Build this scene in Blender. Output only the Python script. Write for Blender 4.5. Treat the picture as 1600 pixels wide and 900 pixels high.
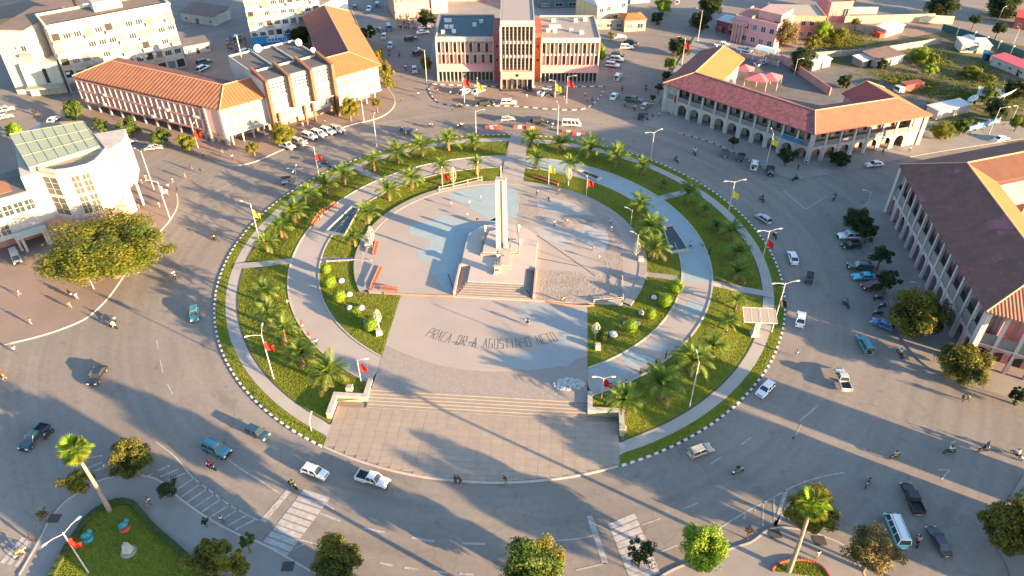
import bpy, math, random
from mathutils import Vector, Matrix
for o in list(bpy.data.objects): bpy.data.objects.remove(o)
S = bpy.context.scene; COL = S.collection
R = math.radians; PI = math.pi; rnd = random.Random(7)
# ---------------- camera, sky, sun, exposure ----------------
TH, FPX, HC = R(38), 1150.0, 90.0
cd = bpy.data.cameras.new('camera'); cam = bpy.data.objects.new('camera', cd); COL.objects.link(cam)
cam.location = (0, 0, HC); cam.rotation_euler = (R(52), 0, 0)
cd.sensor_width = 36; cd.lens = 36 * FPX / 1600; cd.clip_start = 1; cd.clip_end = 12000
S.camera = cam
S.render.resolution_x = 1024; S.render.resolution_y = 576
SUN_EL, SUN_AZ = R(10.3), R(-30)          # azimuth measured from +X
w = bpy.data.worlds.new('World'); S.world = w; w.use_nodes = True
nt = w.node_tree; bg = nt.nodes['Background']
sky = nt.nodes.new('ShaderNodeTexSky'); sky.sky_type = 'NISHITA'; sky.sun_disc = False
sky.sun_elevation = SUN_EL; sky.sun_rotation = R(90) - SUN_AZ
sky.air_density = 1.0; sky.dust_density = 1.0; sky.ozone_density = 2.0
nt.links.new(sky.outputs[0], bg.inputs[0]); bg.inputs[1].default_value = 0.10
sd = bpy.data.lights.new('sun', 'SUN'); sd.energy = 5.0; sd.angle = R(0.55); sd.color = (1, .665, .35)
so = bpy.data.objects.new('sun', sd); COL.objects.link(so)
sdir = Vector((math.cos(SUN_AZ) * math.cos(SUN_EL), math.sin(SUN_AZ) * math.cos(SUN_EL), math.sin(SUN_EL)))
so.rotation_euler = sdir.to_track_quat('Z', 'Y').to_euler(); so.location = (150, -100, 120)
S.view_settings.view_transform = 'Standard'; S.view_settings.look = 'None'
S.view_settings.exposure = 2.5; S.view_settings.gamma = 1
S.view_settings.use_curve_mapping = False

# ---------------- photo pixel -> point on a level surface ----------------
def g(px, py, z=0.0):
    u = (px - 800) / FPX; v = (450 - py) / FPX
    dy = math.cos(TH) + v * math.sin(TH); dz = -math.sin(TH) + v * math.cos(TH)
    k = (HC - z) / -dz
    return Vector((u * k, dy * k, z))
def depth(p): return p.y * math.cos(TH) + (HC - p.z) * math.sin(TH)
def zat(px, py, ptop):                     # height of the point above ground pixel that shows at row ptop
    p = g(px, py); lo, hi = 0, 60
    for _ in range(40):
        m = (lo + hi) / 2; d = p.y * math.cos(TH) + (HC - m) * math.sin(TH)
        y = 450 - FPX * (p.y * math.sin(TH) - (HC - m) * math.cos(TH)) / d
        if y > ptop: lo = m
        else: hi = m
    return lo
# ---------------- materials ----------------
MATS = {}
def mat(name, col, rough=.85, col2=None, scale=1.0, amt=.5, bump=0, bscale=20, metal=0, spec=.3, detail=5, island=0, transl=0, emit=0, coat=0, world=True, alpha=1, wave=None, patches=None):
    if name in MATS: return MATS[name]
    m = bpy.data.materials.new(name); m.use_nodes = True; n = m.node_tree.nodes; l = m.node_tree.links
    b = n['Principled BSDF']; out = n['Material Output']
    b.inputs['Base Color'].default_value = (*col, 1); b.inputs['Roughness'].default_value = rough
    b.inputs['Metallic'].default_value = metal; b.inputs['Specular IOR Level'].default_value = spec
    if coat: b.inputs['Coat Weight'].default_value = coat
    if world:
        ge = n.new('ShaderNodeNewGeometry'); vec = ge.outputs['Position']
    else:
        ge = n.new('ShaderNodeTexCoord'); vec = ge.outputs['Object']
    last = None
    if col2 is not None:
        t = n.new('ShaderNodeTexNoise'); t.inputs['Scale'].default_value = scale; t.inputs['Detail'].default_value = detail
        l.new(vec, t.inputs['Vector'])
        t.inputs['Roughness'].default_value = .6
        r = n.new('ShaderNodeValToRGB'); r.color_ramp.elements[0].position = .5 - amt / 2; r.color_ramp.elements[1].position = .5 + amt / 2
        r.color_ramp.elements[0].color = (*col, 1); r.color_ramp.elements[1].color = (*col2, 1)
        l.new(t.outputs['Fac'], r.inputs['Fac']); last = r.outputs['Color']
    if 'plaster' in name or 'wall' in name or 'fin' in name:      # rain streaks and grime on painted walls
        mp = n.new('ShaderNodeMapping'); mp.inputs['Scale'].default_value = (.9, .9, .14); l.new(vec, mp.inputs[0])
        ts = n.new('ShaderNodeTexNoise'); ts.inputs['Scale'].default_value = 1.0; ts.inputs['Detail'].default_value = 6; l.new(mp.outputs[0], ts.inputs['Vector'])
        rs = n.new('ShaderNodeMapRange'); rs.inputs[1].default_value = .42; rs.inputs[2].default_value = .62; rs.inputs[3].default_value = .86; rs.inputs[4].default_value = 1; l.new(ts.outputs['Fac'], rs.inputs[0])
        mx = n.new('ShaderNodeMix'); mx.data_type = 'RGBA'; mx.blend_type = 'MULTIPLY'; mx.inputs[0].default_value = 1
        if last: l.new(last, mx.inputs[6])
        else: mx.inputs[6].default_value = (*col, 1)
        l.new(rs.outputs[0], mx.inputs[7]); last = mx.outputs[2]
    if patches:                                # repaired, slipped or mossy patches with shapes of their own
        ps_, pc, pa = patches
        tv = n.new('ShaderNodeTexNoise'); tv.inputs['Scale'].default_value = ps_; tv.inputs['Detail'].default_value = 7; tv.inputs['Roughness'].default_value = .7; l.new(vec, tv.inputs['Vector'])
        rv = n.new('ShaderNodeMapRange'); rv.inputs[1].default_value = pa; rv.inputs[2].default_value = pa + .06; l.new(tv.outputs['Fac'], rv.inputs[0])
        mx = n.new('ShaderNodeMix'); mx.data_type = 'RGBA'
        if last: l.new(last, mx.inputs[6])
        else: mx.inputs[6].default_value = (*col, 1)
        mx.inputs[7].default_value = (*pc, 1); l.new(rv.outputs[0], mx.inputs[0]); last = mx.outputs[2]
    if wave:
        # tile or sheet ridges running along a direction (wx,wy) at pitch p
        wx, wy, p, dark = wave
        d = n.new('ShaderNodeVectorMath'); d.operation = 'DOT_PRODUCT'; l.new(vec, d.inputs[0]); d.inputs[1].default_value = (wx / p * 2 * PI, wy / p * 2 * PI, 0)
        s = n.new('ShaderNodeMath'); s.operation = 'SINE'; l.new(d.outputs['Value'], s.inputs[0])
        a = n.new('ShaderNodeMapRange'); l.new(s.outputs[0], a.inputs[0]); a.inputs[1].default_value = -1; a.inputs[2].default_value = -.2
        a.inputs[3].default_value = dark; a.inputs[4].default_value = 1
        mx = n.new('ShaderNodeMix'); mx.data_type = 'RGBA'; mx.blend_type = 'MULTIPLY'; mx.inputs[0].default_value = 1
        if last: l.new(last, mx.inputs[6])
        else: mx.inputs[6].default_value = (*col, 1)
        l.new(a.outputs[0], mx.inputs[7]); last = mx.outputs[2]
        bw = n.new('ShaderNodeBump'); bw.inputs['Strength'].default_value = .6; bw.inputs['Distance'].default_value = .05
        l.new(s.outputs[0], bw.inputs['Height']); l.new(bw.outputs[0], b.inputs['Normal'])
    if island:
        mr = n.new('ShaderNodeMapRange'); g2 = n.new('ShaderNodeNewGeometry')
        l.new(g2.outputs['Random Per Island'], mr.inputs[0]); mr.inputs[3].default_value = 1 - island; mr.inputs[4].default_value = 1 + island
        mx = n.new('ShaderNodeMix'); mx.data_type = 'RGBA'; mx.blend_type = 'MULTIPLY'; mx.inputs[0].default_value = 1
        if last: l.new(last, mx.inputs[6])
        else: mx.inputs[6].default_value = (*col, 1)
        l.new(mr.outputs[0], mx.inputs[7]); last = mx.outputs[2]
    if last: l.new(last, b.inputs['Base Color'])
    if bump and not wave:
        t = n.new('ShaderNodeTexNoise'); t.inputs['Scale'].default_value = bscale; t.inputs['Detail'].default_value = 4
        l.new(vec, t.inputs['Vector'])
        bp = n.new('ShaderNodeBump'); bp.inputs['Strength'].default_value = min(1, bump); bp.inputs['Distance'].default_value = .1 * bump
        l.new(t.outputs['Fac'], bp.inputs['Height']); l.new(bp.outputs[0], b.inputs['Normal'])
    if transl:
        tr = n.new('ShaderNodeBsdfTranslucent'); ms = n.new('ShaderNodeMixShader'); ms.inputs[0].default_value = transl
        if last: l.new(last, tr.inputs[0])
        else: tr.inputs[0].default_value = (*col, 1)
        l.new(b.outputs[0], ms.inputs[1]); l.new(tr.outputs[0], ms.inputs[2]); l.new(ms.outputs[0], out.inputs[0])
    if emit:
        b.inputs['Emission Color'].default_value = (*col, 1); b.inputs['Emission Strength'].default_value = emit
    MATS[name] = m; return m
# ---------------- mesh builder ----------------
class MB:
    def __init__(s): s.v = []; s.f = []
    def poly(s, pts):
        i = len(s.v); s.v += [tuple(p) for p in pts]; s.f.append(tuple(range(i, i + len(pts)))); return s
    def box(s, x0, x1, y0, y1, z0, z1, M=None):
        i = len(s.v); P = [(x, y, z) for z in (z0, z1) for x, y in ((x0, y0), (x1, y0), (x1, y1), (x0, y1))]
        if M: P = [tuple(M @ Vector(p)) for p in P]
        s.v += P; s.f += [(i, i + 3, i + 2, i + 1), (i + 4, i + 5, i + 6, i + 7), (i, i + 1, i + 5, i + 4), (i + 1, i + 2, i + 6, i + 5), (i + 2, i + 3, i + 7, i + 6), (i + 3, i, i + 4, i + 7)]; return s
    def prism(s, pts, z0, z1, top=True, bottom=True):
        n = len(pts); a = sum(pts[k][0] * pts[(k + 1) % n][1] - pts[(k + 1) % n][0] * pts[k][1] for k in range(n))
        if a < 0: pts = pts[::-1]
        i = len(s.v); s.v += [(p[0], p[1], z0) for p in pts] + [(p[0], p[1], z1) for p in pts]
        for k in range(n): q = (k + 1) % n; s.f.append((i + k, i + q, i + n + q, i + n + k))
        if top: s.f.append(tuple(i + n + k for k in range(n)))
        if bottom: s.f.append(tuple(i + k for k in reversed(range(n))))
        return s
    def frus(s, a, za, b, zb):               # a,b = (x0,x1,y0,y1)
        i = len(s.v)
        for (x0, x1, y0, y1), z in ((a, za), (b, zb)): s.v += [(x0, y0, z), (x1, y0, z), (x1, y1, z), (x0, y1, z)]
        s.f += [(i, i + 3, i + 2, i + 1), (i + 4, i + 5, i + 6, i + 7), (i, i + 1, i + 5, i + 4), (i + 1, i + 2, i + 6, i + 5), (i + 2, i + 3, i + 7, i + 6), (i + 3, i, i + 4, i + 7)]; return s
    def tube(s, pts, rad, n=6, cap=True):
        rad = rad if isinstance(rad, (list, tuple)) else [rad] * len(pts)
        i0 = len(s.v); pts = [Vector(p) for p in pts]
        for k, p in enumerate(pts):
            d = (pts[min(k + 1, len(pts) - 1)] - pts[max(k - 1, 0)]).normalized()
            a = d.cross(Vector((0, 0, 1)));
            if a.length < .05: a = Vector((1, 0, 0))
            a.normalize(); b = a.cross(d).normalized()
            for j in range(n):
                t = 2 * PI * j / n; s.v.append(tuple(p + (a * math.cos(t) + b * math.sin(t)) * rad[k]))
        for k in range(len(pts) - 1):
            for j in range(n):
                q = (j + 1) % n; s.f.append((i0 + k * n + j, i0 + (k + 1) * n + j, i0 + (k + 1) * n + q, i0 + k * n + q))
        if cap: s.f.append(tuple(i0 + j for j in range(n))); s.f.append(tuple(i0 + (len(pts) - 1) * n + j for j in reversed(range(n))))
        return s
    def lathe(s, prof, n=12, c=(0, 0, 0)):
        i0 = len(s.v)
        for r, z in prof:
            for j in range(n): t = 2 * PI * j / n; s.v.append((c[0] + r * math.cos(t), c[1] + r * math.sin(t), c[2] + z))
        for k in range(len(prof) - 1):
            for j in range(n): q = (j + 1) % n; s.f.append((i0 + k * n + j, i0 + k * n + q, i0 + (k + 1) * n + q, i0 + (k + 1) * n + j))
        return s
    def ball(s, c, r, n=10, m=6, sq=(1, 1, 1)):
        i0 = len(s.v)
        for k in range(m + 1):
            f = PI * k / m
            for j in range(n):
                t = 2 * PI * j / n; s.v.append((c[0] + r * sq[0] * math.sin(f) * math.cos(t), c[1] + r * sq[1] * math.sin(f) * math.sin(t), c[2] - r * sq[2] * math.cos(f)))
        for k in range(m):
            for j in range(n): q = (j + 1) % n; s.f.append((i0 + k * n + j, i0 + k * n + q, i0 + (k + 1) * n + q, i0 + (k + 1) * n + j))
        return s
    def tf(s, M): s.v = [tuple(M @ Vector(p)) for p in s.v]; return s
    def mesh(s, name, m=None, smooth=False):
        me = bpy.data.meshes.new(name); me.from_pydata(s.v, [], s.f)
        if m: me.materials.append(m)
        if smooth: me.polygons.foreach_set('use_smooth', [True] * len(me.polygons))
        me.update(); return me
WM = {}                                       # world matrix of things and parts, kept by hand
def link(name, data, parent=None, M=None):
    o = bpy.data.objects.new(name, data); COL.objects.link(o); M = M or Matrix()
    WM[o] = M
    if parent: o.parent = parent; o.matrix_local = WM[parent].inverted() @ M
    else: o.matrix_local = M
    return o
def tagit(o, label, cat, group=None):
    o['label'] = label; o['category'] = cat
    if group: o['group'] = group
    return o
def thing(name, label, cat, loc, rz=0, group=None, sc=1):
    o = link(name, None, None, Matrix.Translation(loc) @ Matrix.Rotation(rz, 4, 'Z') @ Matrix.Scale(sc, 4)); o.empty_display_size = .5
    return tagit(o, label, cat, group)
def part(name, mb, m, parent, smooth=False, M=None):       # mesh given in the frame M (default: the parent's own)
    return link(name, mb.mesh(name, m, smooth), parent, WM[parent] if M is None else M)
def solo(name, mb, m, label, cat, group=None, smooth=False, M=None): return tagit(link(name, mb.mesh(name, m, smooth), None, M), label, cat, group)
def struct(name, mb, m, parent=None, smooth=False):
    o = link(name, mb.mesh(name, m, smooth), parent)
    if not parent: o['kind'] = 'structure'
    return o
CA = {}
def inst(name, key, build, m, parent, M, smooth=False):     # part sharing mesh data between alike pieces
    k = (name, key, m.name)
    if k not in CA: CA[k] = build().mesh(name, m, smooth)
    return link(name, CA[k], parent, M)
T3 = Matrix.Translation
def pbox(name, F, x, y, z, sx, sy, sz, m, parent):          # box piece with its corner at x,y,z of frame F
    k = (round(sx, 3), round(sy, 3), round(sz, 3))
    return inst(name, k, lambda: MB().box(0, sx, 0, sy, 0, sz), m, parent, F @ T3((x, y, z)))
def frame(A, B):
    A = Vector((A[0], A[1], 0)); B = Vector((B[0], B[1], 0)); x = (B - A).normalized(); y = Vector((-x.y, x.x, 0))
    M = Matrix.Identity(4)
    for i in range(3): M[i][0] = x[i]; M[i][1] = y[i]; M[i][2] = (0, 0, 1)[i]; M[i][3] = A[i]
    return M
def ln(A, B): return (Vector(A[:2]) - Vector(B[:2])).length
def kids(root):
    d = {}
    for o in COL.objects:
        if o.parent: d.setdefault(o.parent, []).append(o)
    return d
def copy_tree(proto, M, label=None, group=None, swap=None):
    def rec(o, par):
        c = o.copy(); COL.objects.link(c)
        if par is None: WM[c] = M; c.matrix_local = M
        else: c.parent = par; c.matrix_local = o.matrix_local; WM[c] = WM[par] @ o.matrix_local
        if swap and c.data and c.data.materials and c.data.materials[0] in swap:
            c.material_slots[0].link = 'OBJECT'; c.material_slots[0].material = swap[c.data.materials[0]]
        for ch in KID.get(o, []): rec(ch, c)
        return c
    KID = proto['_k'] if False else PK.setdefault(proto, subtree(proto))
    r = rec(proto, None)
    if label: r['label'] = label
    if group: r['group'] = group
    return r
PK = {}
def subtree(root):
    d = {}
    def rec(o):
        d[o] = list(o.children)
        for c in o.children: rec(c)
    rec(root); return d
USED = {}
def place(key, maker, M, label, group=None, swap=None):     # first use keeps the built thing itself, later ones copy it
    if key not in USED:
        USED[key] = maker(); PK[USED[key]] = subtree(USED[key]); MV.append((USED[key], M, label, group, swap)); return USED[key]
    return copy_tree(USED[key], M, label, group, swap)
MV = []
def finish_places():
    for o, M, label, group, swap in MV:
        o.matrix_local = M; o['label'] = label
        if group: o['group'] = group
        if swap:
            for c in [o] + list(o.children_recursive):
                if c.data and c.data.materials and c.data.materials[0] in swap:
                    m = swap[c.data.materials[0]]; c.material_slots[0].link = 'OBJECT'; c.material_slots[0].material = m
# palette
def road_mat():
    m = mat('asphalt', (.175, .157, .139), .9, (.265, .233, .202), .03, .5, detail=9); n = m.node_tree.nodes; l = m.node_tree.links; b = n['Principled BSDF']
    last = b.inputs['Base Color'].links[0].from_socket
    def mul(a, s):
        x = n.new('ShaderNodeMix'); x.data_type = 'RGBA'; x.blend_type = 'MULTIPLY'; x.inputs[0].default_value = 1; l.new(a, x.inputs[6]); l.new(s, x.inputs[7]); return x.outputs[2]
    ge = n.new('ShaderNodeNewGeometry'); sub_ = n.new('ShaderNodeVectorMath'); sub_.operation = 'SUBTRACT'; sub_.inputs[1].default_value = (-2.36, 125.27, 0); l.new(ge.outputs['Position'], sub_.inputs[0])
    ln_ = n.new('ShaderNodeVectorMath'); ln_.operation = 'LENGTH'; l.new(sub_.outputs[0], ln_.inputs[0]); nr = n.new('ShaderNodeVectorMath'); nr.operation = 'NORMALIZE'; l.new(sub_.outputs[0], nr.inputs[0])
    sc = n.new('ShaderNodeVectorMath'); sc.operation = 'SCALE'; sc.inputs['Scale'].default_value = 1.6; l.new(nr.outputs[0], sc.inputs[0])
    sx = n.new('ShaderNodeSeparateXYZ'); l.new(sc.outputs[0], sx.inputs[0]); cb = n.new('ShaderNodeCombineXYZ'); l.new(sx.outputs[0], cb.inputs[0]); l.new(sx.outputs[1], cb.inputs[1])
    mr = n.new('ShaderNodeMath'); mr.operation = 'MULTIPLY'; mr.inputs[1].default_value = .42; l.new(ln_.outputs['Value'], mr.inputs[0]); l.new(mr.outputs[0], cb.inputs[2])
    def noise(v, s, d, lo, hi, a, c):          # tyre lanes round the circle, fine grain, oil spots
        t = n.new('ShaderNodeTexNoise'); t.inputs['Scale'].default_value = s; t.inputs['Detail'].default_value = d; l.new(v, t.inputs['Vector']); r = n.new('ShaderNodeMapRange')
        r.inputs[1].default_value = lo; r.inputs[2].default_value = hi; r.inputs[3].default_value = a; r.inputs[4].default_value = c; l.new(t.outputs['Fac'], r.inputs[0]); return r.outputs[0]
    last = mul(last, noise(cb.outputs[0], 1.3, 5, .35, .65, .90, 1.06))
    last = mul(last, noise(ge.outputs['Position'], 1.1, 8, .3, .7, .93, 1.06)); last = mul(last, noise(ge.outputs['Position'], .35, 3, .26, .34, .82, 1.0))
    vo = n.new('ShaderNodeTexVoronoi'); vo.feature = 'DISTANCE_TO_EDGE'; vo.inputs['Scale'].default_value = .075
    wp = n.new('ShaderNodeTexNoise'); wp.inputs['Scale'].default_value = .25; wp.inputs['Detail'].default_value = 6; l.new(ge.outputs['Position'], wp.inputs['Vector'])
    wa = n.new('ShaderNodeVectorMath'); wa.operation = 'MULTIPLY_ADD'; wa.inputs[1].default_value = (9, 9, 0); l.new(wp.outputs['Color'], wa.inputs[0]); l.new(ge.outputs['Position'], wa.inputs[2]); l.new(wa.outputs[0], vo.inputs['Vector'])
    cr = n.new('ShaderNodeMapRange'); cr.inputs[1].default_value = .004; cr.inputs[2].default_value = .009; cr.inputs[3].default_value = .86; cr.inputs[4].default_value = 1; l.new(vo.outputs['Distance'], cr.inputs[0]); last = mul(last, cr.outputs[0])
    l.new(last, b.inputs['Base Color']); return m
asphalt = road_mat()
pave = mat('sidewalk_concrete', (.30, .275, .25), .9, (.20, .185, .17), .16, .5, .3, 12, detail=9)
paved = mat('pinkish_paving', (.27, .205, .17), .9, (.19, .15, .13), .12, .5, .4, 14, detail=9)
grassm = mat('lawn', (.11, .145, .012), .95, (.16, .175, .02), .18, .4, 1.0, 5, detail=9, patches=(.3, (.12, .095, .045), .60))
bladem = mat('grass_blades', (.17, .225, .014), .8, (.27, .29, .026), .16, .35, island=.12, transl=.3, detail=6, patches=(.3, (.19, .15, .05), .61))
dirt = mat('bare_earth', (.20, .145, .105), .95, (.30, .225, .165), .12, .5, .7, 3, detail=8)
whitep = mat('white_paint', (.70, .68, .64), .8, (.50, .48, .45), 1.4, .5)
wornp = mat('worn_road_paint', (.45, .43, .41), .85, (.26, .245, .23), 1.8, .3)
darks = mat('dark_kerb', (.07, .065, .06), .9)
beige = mat('disc_paving', (.36, .315, .28), .85, (.305, .267, .237), .12, .5, .15, 10, detail=9)
bluet = mat('blue_grey_tiles', (.30, .37, .385), .8, (.25, .315, .33), .4, .5, .15, 8)
blueg = mat('promenade_tiles', (.37, .33, .30), .8, (.31, .275, .25), .15, .5, .15, 8, detail=9)
gravelm = mat('broken_gravel', (.25, .215, .185), .95, (.32, .28, .245), .5, .4, .35, 8, detail=9)
terr = [mat('terrace_slab_a', (.34, .285, .235), .9, (.27, .226, .188), .5, .5, .5, 6, detail=9), mat('terrace_slab_b', (.345, .29, .238), .9, (.265, .222, .183), .4, .5, .5, 6, detail=9), mat('terrace_slab_c', (.335, .28, .23), .9, (.262, .218, .18), .5, .5, .5, 6, detail=9)]
stepm = mat('step_stone', (.285, .255, .225), .85, (.235, .21, .185), .8, .5)
concp = mat('pale_path', (.40, .375, .34), .88, (.31, .29, .265), .16, .5, .3, 12, detail=9)
cream = mat('cream_plaster', (.38, .345, .29), .85, (.32, .29, .245), .5, .5)
white = mat('white_plaster', (.47, .445, .41), .85, (.41, .385, .355), .3, .5)
pink = mat('pink_plaster', (.50, .27, .245), .85, (.42, .23, .21), .3, .5)
pinkl = mat('pale_pink_plaster', (.50, .33, .305), .85, (.43, .28, .26), .3, .5)
redw = mat('red_plaster', (.50, .10, .06), .8, (.42, .08, .05), .4, .5)
glass = mat('window_glass', (.035, .045, .05), .12, spec=.7)
glassp = mat('curtained_glass', (.22, .21, .19), .3, (.10, .10, .10), .7, .4)
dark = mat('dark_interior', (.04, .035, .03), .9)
orange = mat('orange_tiles', (.38, .165, .085), .85, (.28, .115, .06), .35, .5, .5, 3, wave=(.91, -.42, 1.25, .74), patches=(.3, (.25, .11, .065), .60), detail=9)
orange2 = mat('orange_and_lit_roof', (.44, .17, .055), .8, (.36, .13, .045), .2, .6)  # orange of small roofs; on the arcades, sunlight put into the slope colour
purple = mat('plum_tiles', (.20, .075, .07), .85, (.13, .05, .048), .3, .6, .6, 2.5)
mossy = mat('weathered_plum_tiles', (.20, .085, .072), .9, (.10, .058, .05), .5, .45, .8, 3, detail=10, patches=(.11, (.26, .10, .11), .60))
greyroof = mat('grey_flat_roof', (.17, .16, .15), .9, (.11, .105, .10), .3, .5, .3, 5)
brownm = mat('brown_fin', (.23, .12, .07), .8, (.17, .09, .055), .6, .5)
metal = mat('galvanised_metal', (.55, .55, .54), .4, metal=.6)
polew = mat('white_pole_paint', (.50, .49, .46), .5)
bark = mat('bark', (.20, .145, .10), .95, (.12, .085, .06), 3, .5, .8, 10)
palmbark = mat('palm_bark', (.30, .165, .09), .95, (.17, .095, .055), 5, .5, 1, 12)
hedgem = mat('hedge', (.03, .05, .012), .9, (.055, .075, .02), 1.5, .4, 1, 6)
redp = mat('red_paint', (.50, .07, .04), .6); yellowp = mat('yellow_cloth', (.75, .62, .05), .7, transl=.3); redc = mat('red_cloth', (.60, .025, .02), .7, transl=.3); blackc = mat('black_cloth', (.02, .02, .02), .8)
benchm = mat('orange_bench', (.36, .12, .065), .75, (.28, .10, .06), 1, .5)
LEAF = {}
for k, a, b in (('green', (.045, .085, .014), (.10, .15, .022)), ('lime', (.15, .26, .015), (.25, .35, .03)), ('dark', (.02, .04, .012), (.045, .07, .018)), ('gold', (.24, .20, .02), (.10, .13, .02)), ('olive', (.09, .14, .016), (.23, .215, .025)), ('brown', (.22, .16, .07), (.10, .10, .03)), ('palm', (.085, .165, .022), (.22, .30, .05)), ('mix', (.03, .06, .012), (.24, .20, .025))):
    LEAF[k] = mat('leaf_' + k, a, .6, b, .35 if k != 'mix' else .16, .35, island=.35, transl=.35, spec=.25, detail=3)
# ---------------- the ground and the roads ----------------
def sheet(name, pts, z, m, parent=None): return struct(name, MB().poly([(p[0], p[1], z) for p in pts]), m, parent)
def gl(L, z=0): return [g(x, y, z) for x, y in L]
def raised(name, L, m, h=.13, kerb=True):
    pts = gl(L); o = struct(name, MB().prism(pts, -.05, h), m); return o
def smooth(L, n=4):
    out = []
    for i in range(len(L)):
        p0, p1, p2, p3 = [Vector(L[(i + k - 1) % len(L)]) for k in range(4)]
        for j in range(n):
            t = j / n; out.append(tuple(.5 * ((2 * p1) + (p2 - p0) * t + (2 * p0 - 5 * p1 + 4 * p2 - p3) * t * t + (3 * p1 - p0 - 3 * p2 + p3) * t ** 3)))
    return out
def spl(L, n=5):
    out = []
    for i in range(len(L) - 1):
        p0, p1, p2, p3 = [Vector(L[min(max(i + k - 1, 0), len(L) - 1)]) for k in range(4)]
        for j in range(n):
            t = j / n; out.append(tuple(.5 * ((2 * p1) + (p2 - p0) * t + (2 * p0 - 5 * p1 + 4 * p2 - p3) * t * t + (3 * p1 - p0 - 3 * p2 + p3) * t ** 3)))
    return out + [tuple(L[-1])]
struct('ground', MB().poly([(-5000, -3000, -.03), (5000, -3000, -.03), (5000, 9000, -.03), (-5000, 9000, -.03)]), dirt)
sheet('road', [(-170, 20), (190, 20), (190, 420), (-170, 420)], -.012, asphalt)
# pavements
K1 = spl([(15, 537), (60, 526), (100, 513), (135, 497), (163, 472), (182, 448), (215, 400), (250, 362), (266, 343), (277, 322), (276, 303)])
raised('pavement', [(-120, 570), (0, 541)] + K1 + [(255, 282), (222, 262), (195, 243), (150, 226), (60, 205), (-60, 230), (-200, 300)], paved)
K2 = spl([(339, 254), (367, 259), (398, 253), (435, 237), (480, 219), (520, 205), (550, 195), (590, 185), (611, 172), (617, 158), (611, 145), (598, 128), (585, 105), (568, 60), (548, 12)])
raised('pavement', [(300, 240), (325, 248)] + K2 + [(538, 0), (480, 0), (330, 60), (120, 120), (95, 150), (112, 192), (170, 209), (230, 224)], paved)
raised('pavement', [(668, 128), (679, 131), (787, 135), (830, 136), (947, 135), (951, 120), (940, 60), (925, 0), (690, 0), (676, 60)], pave)
K3 = spl([(670, 140), (676, 152), (693, 163), (740, 165), (800, 166), (850, 170), (887, 172), (912, 170), (928, 162), (938, 151), (944, 140)])
raised('forecourt', K3 + [(944, 139), (830, 139), (787, 138), (672, 134)], paved, .10)
raised('pavement', spl([(1003, 197), (1030, 202), (1063, 209), (1100, 219), (1133, 232), (1165, 248), (1200, 267), (1225, 277), (1250, 280), (1300, 272), (1347, 263), (1412, 248), (1470, 237), (1620, 214)]) + [(1620, 190), (1450, 190), (1300, 120), (1120, 60), (1110, 20), (1065, 90), (1040, 130), (1015, 160)], pave)
raised('pavement', spl([(1392, 300), (1355, 315), (1338, 335), (1336, 360), (1345, 385), (1362, 410), (1378, 440), (1392, 480), (1408, 525), (1430, 556), (1455, 577), (1495, 596), (1545, 612), (1620, 630)]) + [(1800, 700), (1800, 200), (1480, 245), (1420, 262)], pave)
K6 = spl([(30, 900), (52, 862), (67, 835), (77, 815), (100, 787), (122, 771), (155, 752), (190, 744), (217, 743), (250, 752), (282, 780), (325, 810), (375, 837), (400, 846), (437, 865), (475, 887), (520, 912)])
raised('park_pavement', [(-80, 1100), (-20, 980)] + K6 + [(600, 990), (500, 1100)], pave)
K7 = spl([(1015, 912), (1040, 897), (1065, 885), (1105, 872), (1145, 857), (1175, 847), (1200, 829), (1227, 825), (1265, 832), (1295, 842), (1317, 853), (1337, 875), (1352, 902), (1362, 940)])
raised('park_pavement', [(980, 930)] + K7 + [(1380, 1050), (980, 1050)], pave)
raised('park_pavement', spl([(1560, 862), (1568, 873), (1576, 890), (1583, 915), (1600, 960)]) + [(1800, 960), (1800, 760), (1600, 740), (1570, 790)], pave)
G6 = spl([(60, 960), (75, 925), (87, 895), (105, 862), (125, 832), (140, 812), (160, 797), (185, 787), (207, 790), (222, 805), (240, 826), (270, 852), (292, 872), (320, 895), (360, 930)])
raised('park_lawn', G6 + [(330, 1050), (60, 1050)], grassm, .2)
sheet('lot_ground', gl([(1270, 90), (1330, 60), (1480, 50), (1700, 90), (1700, 250), (1560, 222), (1455, 235), (1440, 175), (1340, 120), (1230, 92)]), .0, mat('rough_grass_lot', (.045, .07, .016), .95, (.20, .15, .095), .06, .22, .8, 3, detail=10, patches=(.22, (.07, .09, .02), .56)))
sheet('dirt_yard', gl([(1250, 90), (1285, 80), (1330, 62), (1390, 64), (1500, 45), (1480, 30), (1350, 22), (1290, 30)]), .006, dirt)
sheet('courtyard', gl([(1120, 80), (1340, 110), (1450, 150), (1440, 190), (1220, 180), (1080, 110)]), .17, greyroof)
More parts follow.
